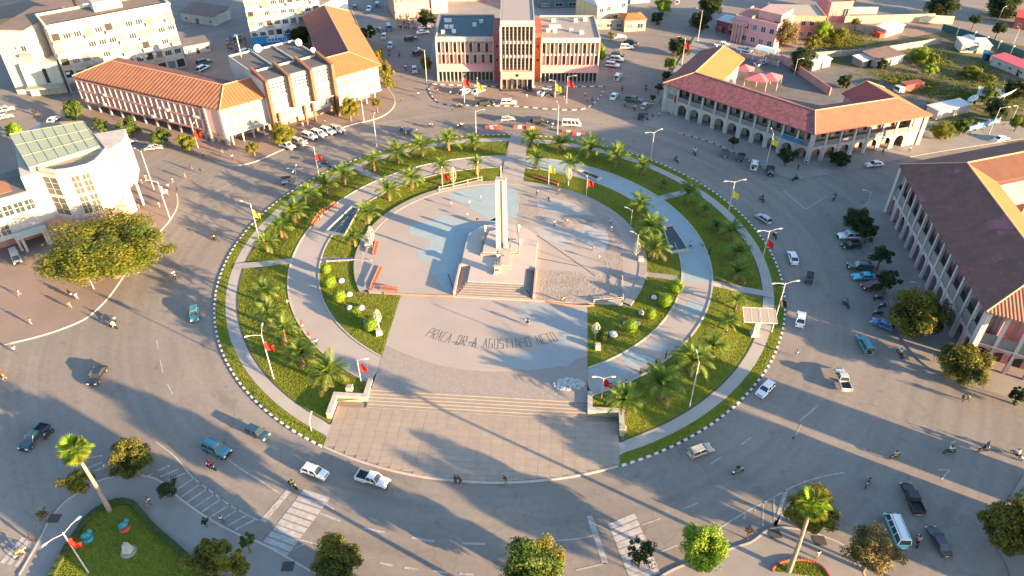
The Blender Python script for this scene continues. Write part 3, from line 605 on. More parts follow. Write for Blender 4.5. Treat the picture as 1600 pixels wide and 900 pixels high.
def letters(text, mapf, hgt, wdt, root, m, z=.008, lw=.12):
    n = len(text)
    for k, ch in enumerate(text):
        if ch not in STR: continue
        mb = MB()
        for x0, y0, x1, y1 in STR[ch]:
            A = mapf(k, x0, y0); B = mapf(k, x1, y1); d = (B - A).normalized(); nn = Vector((-d.y, d.x, 0)) * lw / 2
            mb.prism([tuple((A - d * lw * .4 + nn)[:2]), tuple((A - d * lw * .4 - nn)[:2]), tuple((B + d * lw * .4 - nn)[:2]), tuple((B + d * lw * .4 + nn)[:2])], -.02, z + .004 * STR[ch].index((x0, y0, x1, y1)))
        part('letter', mb, m, root)
TXT = 'PRACA DR.A AGOSTINHO NETO'
def tmap(k, x, y):
    a = R(-90 + 25.6 - 3 + 0) - 0; a = R(247.0 + (k + x * .66) * (296.8 - 247.0) / len(TXT)); r = 28.9 - y * 2.5
    return Vector((r * math.cos(a), r * math.sin(a), 0))
letters(TXT, tmap, 2.5, 1, LT, strip)
# pools
poolw = mat('pool_water', (.015, .035, .045), .05, spec=.6)
def pool(L, label):
    P = [iloc(x, y, ZP) for x, y in L]; c = sum(P, Vector()) / len(P); c.z = 0
    t = thing('pool', label, 'pool', IM @ Vector((c.x, c.y, ZP)), RA)
    Q = [Vector((p.x - c.x, p.y - c.y, 0)) for p in P]; I = [q * (1 - .75 / q.length) if q.length else q for q in Q]
    mb = MB()
    for k in range(len(Q)):
        j = (k + 1) % len(Q); mb.prism([tuple(Q[k][:2]), tuple(Q[j][:2]), tuple(I[j][:2]), tuple(I[k][:2])], -.3, .38)
    part('rim', mb, white, t); part('water', MB().poly([(q.x, q.y, .12) for q in I]), poolw, t)
    for f in (.3, .6):
        a = I[0].lerp(I[1], f); b = I[3].lerp(I[2], f); p = a.lerp(b, .5)
        part('jet', MB().tube([(p.x, p.y, .05), (p.x, p.y, .45)], .08), strip, t)
pool([(507, 364), (551, 322), (563, 325), (538, 371)], 'long dark pool with white rim on the left promenade')
pool([(1034, 354), (1050, 352), (1077, 393), (1048, 397)], 'long dark pool with white rim on the right promenade')
pool([(898, 267), (910, 267), (941, 278), (934, 284)], 'narrow dark pool with white rim at the back of the promenade behind a red flag')
for s in (-1, 1):   # lawn corners beside the front plaza
    islesheet('lawn_corner', [(s * 18.0, -15.1), (s * 24.2, -15.1), (s * 26.2, -15.2), (s * 26.2, -16.5), (s * 18.0, -24.5)], ZP + .055, grassm)
# ---------------- trees ----------------
def crown_mesh(seed, n, blobs, leaf, flat=1.0, gap=.35):
    r = random.Random(seed); C = []
    for _ in range(blobs):
        while True:
            v = Vector((r.uniform(-1, 1), r.uniform(-1, 1), r.uniform(-.75, 1)))
            if .25 < v.length < 1.0: break
        C.append((v * r.uniform(.6, .95), r.uniform(.12, .32)))
    mb = MB()
    for _ in range(n):
        c, br = r.choice(C); d = Vector((r.gauss(0, 1), r.gauss(0, 1), r.gauss(.25, 1))).normalized(); p = c + d * br * r.uniform(.5, 1.15)
        p.z *= flat; s = leaf * r.uniform(.6, 1.4)
        a = Vector((r.gauss(0, 1), r.gauss(0, 1), r.gauss(0, .6))).normalized(); nn = (d + Vector((r.gauss(0, .5), r.gauss(0, .5), r.gauss(.3, .5)))).normalized(); b = nn.cross(a).normalized(); a = b.cross(nn)
        i = len(mb.v); mb.v += [tuple(p - a * s), tuple(p + b * s * .55), tuple(p + a * s), tuple(p - b * s * .55)]; mb.f.append((i, i + 1, i + 2, i + 3))
    return mb
CR = {}
def tree(cx, cy, zc, rpx, kind, label, group=None, asp=.85, den=1, trunk=True, bush=False, cat='tree', name=None, XY=None, rad=None):
    c = g(cx, cy, zc) if XY is None else Vector((*XY, zc)); rad = rad or rpx * depth(c) / FPX
    lv = 3 if rad > 9 else 2 if rad > 3.2 else 1 if rad > 1.6 else 0
    n, bl, lf = [(2000, 18, .10), (5500, 36, .072), (15000, 64, .043), (42000, 150, .024)][lv]
    var = rnd.randrange(3); key = (lv, var, kind, den)
    if key not in CR:
        gk = ('g', lv, var, den)
        if gk not in CR: CR[gk] = crown_mesh(lv * 10 + var, int(n * den), bl, lf).mesh('crown', LEAF[kind]); CR[key] = CR[gk]
        else: CR[key] = CR[gk].copy(); CR[key].materials[0] = LEAF[kind]
    z0 = .13
    t = thing(name or ('bush' if bush else 'tree'), label, cat, (c.x, c.y, z0 if not bush else 0), rnd.random() * 6.28, group)
    M = T3((c.x, c.y, zc)) @ Matrix.Rotation(rnd.random() * 6.28, 4, 'Z') @ Matrix.Diagonal((rad, rad * rnd.uniform(.88, 1.05), rad * asp, 1))
    link('crown', CR[key], t, M)
    if trunk:
        tr = .05 * rad + .08; lean = rnd.uniform(-.2, .2)
        part('trunk', MB().tube([(0, 0, -.2), (lean * .3, 0, zc * .45), (lean, lean, zc + rad * asp * .2)], [tr * 1.4, tr, tr * .6], 7), bark, t, M=T3((c.x, c.y, z0)))
        mb = MB()
        for k in range(5):
            a = k * 1.26 + rnd.random(); e = rad * .6
            mb.tube([(lean * .5, 0, zc * .5), (math.cos(a) * e * .5, math.sin(a) * e * .5, zc * .8), (math.cos(a) * e, math.sin(a) * e, zc + rad * asp * .25)], [tr * .6, tr * .4, tr * .15], 5)
        part('limbs', mb, bark, t, M=T3((c.x, c.y, z0)))
    return t
GT = 'street trees in front of the long orange roofed building'
TR = [
 (165, 388, 7.0, 106, 'olive', 'huge spreading tree with yellow green crown beside the white curved building', None, .36, 1.3),
 (115, 172, 3.4, 17, 'green', 'first small tree from the left before the long orange roofed building', GT, 1.1), (155, 196, 3, 13, 'green', 'second small tree from the left before the long orange roofed building', GT), (200, 198, 3.2, 18, 'green', 'third small tree from the left before the long orange roofed building', GT), (251, 212, 3.2, 17, 'green', 'fourth small tree from the left before the long orange roofed building', GT), (292, 221, 3.2, 17, 'olive', 'fifth small tree from the left before the long orange roofed building', GT),
 (395, 230, 2.6, 12, 'gold', 'small yellowish tree on the kerb at the end of the parked white cars', None), (441, 208, 3.6, 22, 'gold', 'round yellow green tree behind the row of parked white cars', None), (545, 168, 4, 19, 'gold', 'yellow tree on the pavement before the sunlit white wing', None), (588, 161, 3, 10, 'gold', 'slim yellow tree near the rounded pavement corner', None), (603, 118, 4, 14, 'gold', 'tall yellow green tree beside the end wall of the sunlit wing', None, 1.7), (591, 88, 4, 9, 'gold', 'narrow yellow green tree behind the sunlit wing end wall', None, 1.4),
 (20, 203, 2.6, 15, 'lime', 'round clipped green tree at the far left edge', None, .9, 1.3),
 (665, 98, 3, 10, 'olive', 'slim tree on the kerb left of the columned administration building', None, 1.4), (575, 50, 3.5, 14, 'dark', 'dark tree beside the street behind the plum roofed wing', None), (665, 28, 5, 16, 'dark', 'dark tree over the market crowd on the side street', None), (468, 55, 4.5, 17, 'dark', 'dark tree before the blue awning of the apartment block', None),
 (938, 84, 3.5, 10, 'lime', 'lime green tree beside the right block of the columned building', None, 1.9), (955, 55, 2, 7, 'gold', 'small yellow shrub tree behind the columned building', None), (1037, 8, 3.5, 15, 'lime', 'yellow green tree at the top beside the avenue', None), (1027, 28, 2, 11, 'dark', 'purplish dark shrub at the avenue corner', None),
 (1110, 8, 6, 20, 'dark', 'tall dark tree at the top of the avenue', None), (1095, 32, 4, 20, 'dark', 'dark tree on the avenue pavement below the tallest dark tree', None), (1062, 73, 3.2, 20, 'dark', 'dark round tree behind the arcaded corner building', None), (1047, 99, 2.6, 11, 'lime', 'light green bushy tree at the left end of the arcaded building', None), (1029, 137, 2.2, 8, 'dark', 'small dark round tree beside the arcade end, upper', None), (1021, 152, 1.8, 6, 'dark', 'tiny dark round tree beside the arcade end, lower', None), (1042, 118, 2.5, 9, 'dark', 'dark small tree between the light bushy tree and the arcade end', None),
 (1147, 219, 2.4, 9, 'dark', 'small round dark tree on the pavement before the white arches', None), (1230, 243, 3, 16, 'dark', 'dark round tree beside the black parked car and arches', None), (1312, 248, 2.4, 20, 'dark', 'wide dark low tree below the white arches near the kerb', None, .7),
 (1225, 50, 5, 27, 'brown', 'large brownish tree before the pink villa', None), (1255, 92, 4, 23, 'dark', 'dark dense tree behind the courtyard wall', None), (1287, 48, 4, 16, 'lime', 'bright green tree right of the pink villa', None, 1.1), (1310, 55, 3, 17, 'gold', 'yellow bush tree right of the bright green tree', None, .8), (1337, 34, 2, 8, 'gold', 'small yellow bush in the bare yard', None), (1272, 65, 3, 14, 'gold', 'yellow green tree between the pink villa and the bright green tree', None),
 (1525, 30, 4, 10, 'dark', 'small dark tree on the far pavement above the dish antennas', None), (1562, 44, 4, 13, 'dark', 'small dark tree on the far pavement at upper right', None), (1473, 10, 4, 26, 'dark', 'broad dark tree at the far upper right road', None), (1570, 8, 4, 30, 'dark', 'dark tree mass in the upper right corner', None), (1320, 3, 4, 16, 'dark', 'dark tree behind the garden wall at the top', None),
 (1460, 92, 2.6, 13, 'olive', 'leafy tree with pale leaves beside the white hut in the lot', None), (1440, 85, 2, 17, 'lime', 'bright weedy tree left of the pale leafed tree in the lot', None, .7), (1455, 108, 2.0, 14, 'lime', 'low bright tree behind the red container truck', None, .7), (1520, 112, 1.5, 18, 'olive', 'wide green scrub near the pink roofed white shed', None, .5), (1545, 122, 1.5, 14, 'olive', 'green scrub right of the white hut with dish', None, .5), (1475, 205, 2.5, 20, 'olive', 'dense bush below the long pale container', None, .7), (1505, 197, 2.5, 16, 'green', 'green bush beside the blue striped fence', None, .8), (1560, 170, 3, 22, 'dark', 'dark leafy tree by the road at the right edge', None), (1592, 190, 3, 16, 'olive', 'green tree on the verge at the right edge', None), (1545, 148, 3, 18, 'green', 'green tree behind the large dish antenna', None), (1590, 140, 3, 20, 'dark', 'dark tree at the right edge below the pink roofed shed', None), (1380, 100, 1.8, 12, 'dark', 'dark bush beside the shack with brown roof', None), (1320, 128, 2, 14, 'dark', 'dark bush by the little white outbuilding', None),
 (1342, 345, 4, 25, 'dark', 'dark tree at the upper end of the parked cars by the arcade', None), (1357, 362, 3.2, 16, 'dark', 'small dark tree merging with the upper tree by the arcade', None), (1378, 400, 3.5, 19, 'dark', 'dark tree between parked cars, middle of the right row', None), (1388, 438, 3.5, 20, 'dark', 'dark tree above the big flowering tree by the arcade', None), (1434, 490, 4.5, 50, 'mix', 'big tree with pale tips in front of the shaded arcade', None, .8), (1508, 568, 3.6, 50, 'mix', 'spreading tree with yellow tips at the arcade corner', None, .55), (1592, 618, 2, 16, 'dark', 'dark bush at the right edge below the corner arch', None),
 (525, 873, 5, 46, 'mix', 'round gold tipped tree at the bottom edge beside the striped crosswalk', None, .95), (847, 882, 5, 49, 'mix', 'round olive tree at the bottom centre edge', None, .95), (1003, 862, 3.5, 25, 'dark', 'thin dark tree over the bottom crosswalk', None, .9, .4), (1101, 858, 5, 43, 'lime', 'bright lime green tree at the bottom right of centre', None, 1.0, 1.2),
 (1272, 795, 4.6, 46, 'mix', 'broad dull green tree behind the bottom right fan palm', None, .8), (1365, 858, 5, 45, 'brown', 'brownish flowering tree below the teal and white minibus', None, .8), (1600, 820, 6, 58, 'mix', 'large dark green tree at the lower right edge', None, 1.1), (328, 868, 4.5, 38, 'mix', 'yellow green tree at the bottom left beside the lawn tip', None, .85), (362, 885, 5, 28, 'gold', 'yellow tree at the bottom left partly below the frame', None), (384, 843, 3, 14, 'green', 'small green tree by the bottom left pavement', None), (204, 717, 4, 41, 'mix', 'gold tipped tree on the parking strip at lower left', None, .8), (122, 751, 3, 27, 'gold', 'yellow green tree under the leaning fan palm', None, .75), (262, 764, 2, 20, 'dark', 'thin dark shrub tree on the pavement beside the parking bays', None, .6, .4), (320, 814, 1.5, 7, 'dark', 'tiny dark shrub on the kerb by the parking bays', None, 1, .5), (66, 804, 2, 13, 'brown', 'thin bare brownish tree on the left park kerb', None, 1, .35), (1172, 829, 2, 9, 'brown', 'thin brown sapling by the kerb at lower right', None, 1.2, .3)]
for r in TR: tree(*r)
# clipped round bushes on the inner lawns
def topiary(px, py, r, label, trunk):
    b = iloc(px, py + 0, ZP + 1.6); z = ZP + .1
    t = thing('topiary', label, 'clipped bush', IM @ Vector((b.x, b.y, ZP + .05)), rnd.random() * 6, 'clipped round bushes on the inner lawns')
    rad = r * depth(WM[t].translation) / FPX
    key = ('top', trunk)
    if key not in CR:
        rr = random.Random(3); mb = MB(); mb.ball((0, 0, 0), .82, 14, 10)
        for _ in range(1500):
            d = Vector((rr.gauss(0, 1), rr.gauss(0, 1), rr.gauss(0, 1))).normalized(); p = d * rr.uniform(.84, 1.04); a = d.cross(Vector((rr.random(), rr.random(), rr.random()))).normalized(); b_ = d.cross(a); s = .085
            i = len(mb.v); k = rr.uniform(-.06, .06); mb.v += [tuple(p - a * s), tuple(p - b_ * s * .7 + d * k), tuple(p + a * s), tuple(p + b_ * s * .7 - d * k)]; mb.f.append((i, i + 1, i + 2, i + 3))
        CR[key] = mb.mesh('crown', LEAF['lime'] if trunk else LEAF['green'])
    c = WM[t].translation; link('crown', CR[key], t, T3((c.x, c.y, 1.4 + rad)) @ Matrix.Diagonal((rad, rad, rad * 1.08, 1)))
    part('trunk', MB().tube([(0, 0, 0), (0, 0, 1.3)], .12), bark, t)
for px, py, r, l in [(509, 419, 8, 'lime ball bush topmost on the left inner lawn'), (515, 441, 10.5, 'lime ball bush second from top on the left inner lawn'), (530, 463, 10.5, 'lime ball bush third from top on the left inner lawn'), (554, 485, 8, 'smaller lime ball bush fourth from top on the left inner lawn'), (579, 507, 11, 'lime ball bush lowest on the left inner lawn')]: topiary(px, py, r, l, 1)
for px, py, r, l in [(1056, 449, 11.5, 'round lime bush topmost on the right inner lawn'), (1039, 470, 11, 'round bush second from top on the right inner lawn'), (1016, 490, 9.5, 'round bush third from top on the right inner lawn'), (985, 510, 11, 'round bush fourth from top on the right inner lawn'), (943, 523, 10, 'round darker bush lowest on the right inner lawn')]: topiary(px, py, r, l, 1 if py < 460 or py in (470, 490, 510) else 0)
# pale domed stones with a dark bed ring beside the bushes
bed = mat('planting_bed', (.10, .06, .04), .95)
for k, (px, py, r) in enumerate([(533, 438, 7), (545, 459, 8), (546, 480, 6), (564, 480, 8), (573, 502, 7), (590, 500, 6), (1022, 464, 6), (1002, 488, 6), (978, 505, 6), (996, 505, 6), (958, 521, 9)]):
    p = iloc(px, py, ZP + .3); rad = r * 150 / FPX * .72
    side = 'left' if px < 800 else 'right'
    t = thing('domed_stone', '%s pale domed stone from the top beside the ball bushes, %s inner lawn' % (['first', 'second', 'third', 'fourth', 'fifth', 'sixth'][k if px < 800 else k - 6], side), 'garden stone', IM @ Vector((p.x, p.y, ZP + .055)), RA, 'pale domed stones on the inner lawns')
    part('dome', MB().lathe([(rad, 0), (rad * .92, .25), (rad * .6, .5), (rad * .3, .6), (0, .62)], 14), white if k % 2 else mat('pale_blue_stone', (.55, .60, .62), .7), t, True)
    part('bed', MB().lathe([(rad, .04), (rad * 1.45, .03), (rad * 1.5, -.05)], 14), bed, t)
solo('stone_cube', MB().frus((-.6, .6, -.6, .6), 0, (-.5, .5, -.5, .5), 1.1), white, 'white stone cube at the lower tip of the left inner lawn', 'stone block', M=T3(IM @ iloc(592, 522, ZP)) @ Matrix.Rotation(.4, 4, 'Z'))
solo('stone_cube', MB().frus((-.5, .5, -.5, .5), 0, (-.45, .45, -.45, .45), 1.1), white, 'white stone cube at the lower edge of the right inner lawn', 'stone block', M=T3(IM @ iloc(934, 545, ZP)))
solo('stone_cube', MB().frus((-.6, .6, -.6, .6), 0, (-.5, .5, -.5, .5), 1.0), white, 'white stone cube on grass near the right lattice ornament', 'stone block', M=T3(IM @ iloc(1001, 408, ZP)))
solo('stone_cube', MB().frus((-.6, .6, -.6, .6), 0, (-.5, .5, -.5, .5), 1.1), white, 'pale stone cube at the foot of the left lattice ornament', 'stone block', M=T3(IM @ iloc(575, 386, ZP)))
def inpoly(x, y, P):
    c = False; j = len(P) - 1
    for i in range(len(P)):
        if (P[i][1] > y) != (P[j][1] > y) and x < (P[j][0] - P[i][0]) * (y - P[i][1]) / (P[j][1] - P[i][1]) + P[i][0]: c = not c
        j = i
    return c
pc = []
while len(pc) < 2600:
    s = rnd.choice((-1, 1)); x, y = rnd.uniform(18.1, 26), rnd.uniform(-24.4, -15.2)
    if inpoly(x, y, [(18.0, -15.1), (24.2, -15.1), (26.2, -15.2), (26.2, -16.5), (18.0, -24.5)]): pc.append((s * x, y, ZP + .055))
grow('grass', np.array(pc), M=IM)
LG = gl(G6 + [(330, 1050), (60, 1050)]); pb = []
while len(pb) < 9000:
    x, y = rnd.uniform(-62, -25), rnd.uniform(48, 75)
    if inpoly(x, y, LG): pb.append((x, y, .2))
    elif rnd.random() < .0002: pb.append((0, 0, -5))
grow('park_grass', np.array(pb), .09, .11)
# ---------------- date palms ----------------
def frond(L, rise, droop, seed):
    r = random.Random(seed); mb = MB(); N = 13; P = []
    for k in range(N + 1):
        t = k / N; a = rise - droop * t * t
        P.append((P[-1] + Vector((math.cos(R(a)), 0, math.sin(R(a)))) * L / N) if P else Vector((0, 0, 0)))
    for k in range(N):
        d = (P[k + 1] - P[k]).normalized(); up = Vector((-d.z, 0, d.x)); w_ = .035 * (1 - k / N) + .012
        i = len(mb.v); mb.v += [tuple(P[k] + Vector((0, w_, 0))), tuple(P[k] - Vector((0, w_, 0))), tuple(P[k + 1] - Vector((0, w_ * .8, 0))), tuple(P[k + 1] + Vector((0, w_ * .8, 0)))]; mb.f.append((i, i + 1, i + 2, i + 3))
        if k < 1: continue
        ll = L * (.24 * math.sin(PI * min(1, (k + 2.2) / (N + 2))) + .05)
        for s in (-1, 1):
            for q in (0, .5):
                b = P[k].lerp(P[k + 1], q + .1); tip = b + d * ll * .62 + Vector((0, s * ll * .72, 0)) + up * ll * (.16 - .5 * (k / N) * .4) + Vector((0, 0, -ll * r.uniform(.02, .2)))
                wd = d * L * .015
                i = len(mb.v); mb.v += [tuple(b - wd), tuple(b + wd), tuple(tip)]; mb.f.append((i, i + 1, i + 2))
    return mb
FR = [(1.0, 72, 60, 1), (1.0, 50, 75, 2), (1.0, 28, 80, 3), (1.0, 5, 75, 4), (.75, 82, 30, 5)]
def palm(cx, cy, h, L, label, nf=34, grp='date palms on the roundabout lawns'):
    L *= 1.14 * rnd.uniform(.9, 1.08); nf = rnd.randint(30, 38)
    zb = None; c = g(cx, cy, 1.0 + h); q = IM.inverted() @ c; r = math.hypot(q.x, q.y); zb = H(r) - .02
    t = thing('date_palm', label, 'palm', (c.x, c.y, zb), rnd.random() * 6.28, grp)
    tr = .11 * L * .75; pf = [(tr * 1.5, 0), (tr * 1.05, .25)]
    z = .25
    while z < h: pf += [(tr * 1.12, z), (tr * .9, z + .14)]; z += .3
    pf += [(tr * 1.3, h), (tr * .9, h + .3), (0, h + .45)]
    part('trunk', MB().lathe(pf, 10), palmbark, t)
    part('soil_ring', MB().lathe([(0, .03), (tr * 2.6, .05), (tr * 2.8, -.1)], 12), bed, t)
    for k in range(nf):
        a = k * 2.39996; e = k / nf; fi = 4 if e < .14 else 0 if e < .36 else 1 if e < .62 else 2 if e < .85 else 3
        M = T3((c.x, c.y, zb + h + .15)) @ Matrix.Rotation(a + rnd.uniform(-.2, .2), 4, 'Z') @ Matrix.Rotation(rnd.uniform(-.12, .12), 4, 'Y') @ Matrix.Rotation(rnd.uniform(-.4, .4), 4, 'X') @ Matrix.Scale(L * rnd.uniform(.9, 1.08), 4)
        inst('frond', fi, lambda: frond(*FR[fi]), LEAF['brown'] if e > .9 else LEAF['palm'], t, M)
    return t
PL = [(413, 456, 2.6, 3.2, 'date palm topmost of the lower left outer lawn group'), (420, 490, 2.6, 3.2, 'date palm second down in the lower left outer lawn group'), (441, 516, 2.6, 3.4, 'date palm third down with red flag beside it, left outer lawn'), (470, 552, 2.6, 3.3, 'date palm fourth down on the left outer lawn, dark trunk shade'), (512, 583, 2.6, 4.2, 'largest date palm at the lower tip of the left outer lawn'),
 (415, 378, 2.0, 2.8, 'date palm just above the left cross path'), (437, 355, 2.2, 3.0, 'second date palm above the left cross path'), (459, 331, 2.4, 3.2, 'third date palm above the left cross path'), (481, 303, 2.2, 3.3, 'fourth date palm above the left cross path'), (508, 288, 2.2, 3.3, 'darker date palm inward of the row, upper left lawn'), (537, 272, 2.4, 3.5, 'date palm near the red flag and blue tricycle'), (583, 252, 2.4, 3.4, 'date palm on the upper left lawn past the small path'), (620, 238, 2.6, 3.9, 'date palm in the upper left row beside the small path and blue tricycle lamp'), (659, 228, 2.6, 3.9, 'date palm in the upper row near the back kerb, thick crown'), (700, 218, 2.6, 3.9, 'wide date palm on the far lawn left of the dusty track'), (741, 222, 2.2, 2.9, 'small date palm nearest the dusty track on the far left lawn'),
 (553, 373, 2.2, 2.6, 'small date palm left inner lawn nearest the lower path'), (574, 334, 2.6, 3.4, 'date palm beside the left pool right rim'), (607, 299, 2.4, 3.6, 'date palm on the left inner lawn past the pool'), (643, 280, 2.2, 3.3, 'date palm on the inner lawn left of the red flag'), (692, 262, 2.4, 3.0, 'date palm behind the red flag on the far inner lawn'), (744, 257, 2.6, 2.5, 'small date palm on the far inner lawn by the fence'),
 (831, 213, 2.0, 3.4, 'date palm nearest the dusty track on the far right lawn'), (876, 223, 2.0, 3.0, 'dark date palm second right of the dusty track'), (923, 230, 2.4, 4.0, 'broad date palm third right of the dusty track'), (965, 241, 2.4, 3.5, 'date palm fourth right of the dusty track'), (1003, 259, 2.2, 3.1, 'date palm fifth right of the dusty track'), (1037, 287, .9, 1.7, 'tiny young date palm on the upper right lawn'), (1077, 300, 2.2, 3.2, 'date palm beside the upper right small path'), (1101, 327, 1.4, 2.3, 'small date palm below the upper right small path'), (1120, 352, 1.0, 1.9, 'tiny dark date palm on the right lawn'), (1143, 360, 2.2, 3.3, 'dark date palm near the ring path on the right lawn'), (1154, 393, 2.4, 3.4, 'dark date palm on the right lawn beside the worn patch'), (1153, 424, 1.8, 2.8, 'lowest dark date palm above the right cross path'), (1152, 470, 1.8, 2.4, 'date palm just below the right cross path'), (1138, 504, 1.6, 2.1, 'small bright date palm below the right cross path'), (1115, 539, 2.0, 3.0, 'date palm with ringed soil on the lower right lawn'), (1083, 563, 2.6, 4.2, 'large date palm behind the tall thin lamp, lower right lawn'), (1035, 600, 2.6, 4.3, 'largest date palm in the middle of the lower right lawn'), (975, 624, 2.4, 3.5, 'date palm nearest the right retaining wall'),
 (839, 250, 2.4, 3.0, 'date palm on the far inner lawn right of the track'), (892, 258, 2.8, 3.2, 'date palm behind the pale lattice ornament, far inner lawn'), (1001, 321, 2.2, 3.0, 'date palm on the right inner lawn beside the stone pile'), (1017, 357, 2.4, 3.4, 'dark date palm left of the right pool'), (1022, 391, 2.4, 3.4, 'dark date palm below the right pool')]
for r in PL: palm(*r)
# two tall fan palms that lean
def fanpalm(base, top, z, label):
    B = g(*base); B.z = .15; T = g(*top, z); L = 1
    t = thing('fan_palm', label, 'palm', B, 0); d = T - B
    part('trunk', MB().tube([(0, 0, 0), tuple(d * .4 + Vector((.1, 0, .0))), tuple(d * .8), tuple(d)], [.38, .27, .22, .2], 9), mat('grey_palm_bark', (.34, .28, .22), .95, (.22, .17, .13), 4, .5, 1, 10), t)
    rr = random.Random(5)
    for k in range(26):
        def fan():
            mb = MB(); pts = []
            for j in range(15):
                a = R(-75 + j * 10.7); q = Vector((.75 + math.cos(a) * .95, math.sin(a) * .95, -.35 * math.cos(a) ** 2)); a2 = a + R(5); q2 = Vector((.75 + math.cos(a2) * .6, math.sin(a2) * .6, -.1)); pts += [q, q2]
            for j in range(len(pts) - 1): mb.poly([(.6, 0, .05), tuple(pts[j]), tuple(pts[j + 1])])
            mb.tube([(0, 0, 0), (.65, 0, .06)], .03, 4); return mb
        a = k * 2.4; e = R(65 - 115 * k / 26)
        inst('fan_leaf', 0, fan, LEAF['lime'] if k % 3 else LEAF['olive'], t, T3(T) @ Matrix.Rotation(a, 4, 'Z') @ Matrix.Rotation(-e, 4, 'Y') @ Matrix.Rotation(rr.uniform(-.4, .4), 4, 'X') @ Matrix.Scale(rr.uniform(1.15, 1.5), 4))
fanpalm((172, 799), (116, 703), 12.5, 'tall leaning fan palm with lime crown at the tip of the lower left lawn')
fanpalm((1232, 893), (1270, 787), 13.5, 'tall fan palm with slim trunk at the bottom right corner garden')
# ---------------- lamps, flags, street furniture ----------------
def lamp(base, toprow, arms, label, z0=None, hd=None, topx=None, col=None, name='street_lamp', cat='street lamp'):
    B = g(*base); q = IM.inverted() @ B; r = math.hypot(q.x, q.y); zb = H(r) if r < 55 else .12
    if zb > .3: B = g(base[0], base[1], zb)
    h = max(2.2, zat(base[0], base[1], toprow) - zb)
    t = thing(name, label, cat, (B.x, B.y, zb)); w_ = .04 + h * .0035
    part('pole', MB().tube([(0, 0, 0), (0, 0, .5), (0, 0, h)], [w_ * 1.5, w_ * 1.4, w_], 7), col or polew, t)
    for a in arms:
        dx, dy = math.cos(R(a)), math.sin(R(a)); Lg = 1.9 if h > 7 else 1.2
        part('arm', MB().tube([(0, 0, h - .3), (dx * Lg * .6, dy * Lg * .6, h + .1), (dx * Lg, dy * Lg, h + .18)], .04, 5), polew, t)
        part('lamp_head', MB().frus((-.36, .36, -.12, .12), -.06, (-.3, .3, -.09, .09), .06).tf(T3((dx * (Lg + .35), dy * (Lg + .35), h + .2)) @ Matrix.Rotation(R(a), 4, 'Z')), whitep, t)
    return t, h
def flag(base, row, m, label, zb=0, s=1.0, side=1):
    B = g(*base, zb); h = zat(base[0], base[1], row)
    mb = MB(); N = 8
    for k in range(N + 1):
        u = k / N
        for z in (0, -1.5, -3.0): mb.v.append(((.12 + u * 1.7) * side * s, .28 * math.sin(u * 7 + z) * s, (z * .62 - u * (1.1 + .3 * math.sin(z))) * s))
    for k in range(N):
        for j in range(2): i = k * 3 + j; mb.f.append((i, i + 1, i + 4, i + 3))
    solo('flag', mb, m, label, 'flag', 'flags hanging from the lamp posts', smooth=True, M=T3((B.x, B.y, h)))
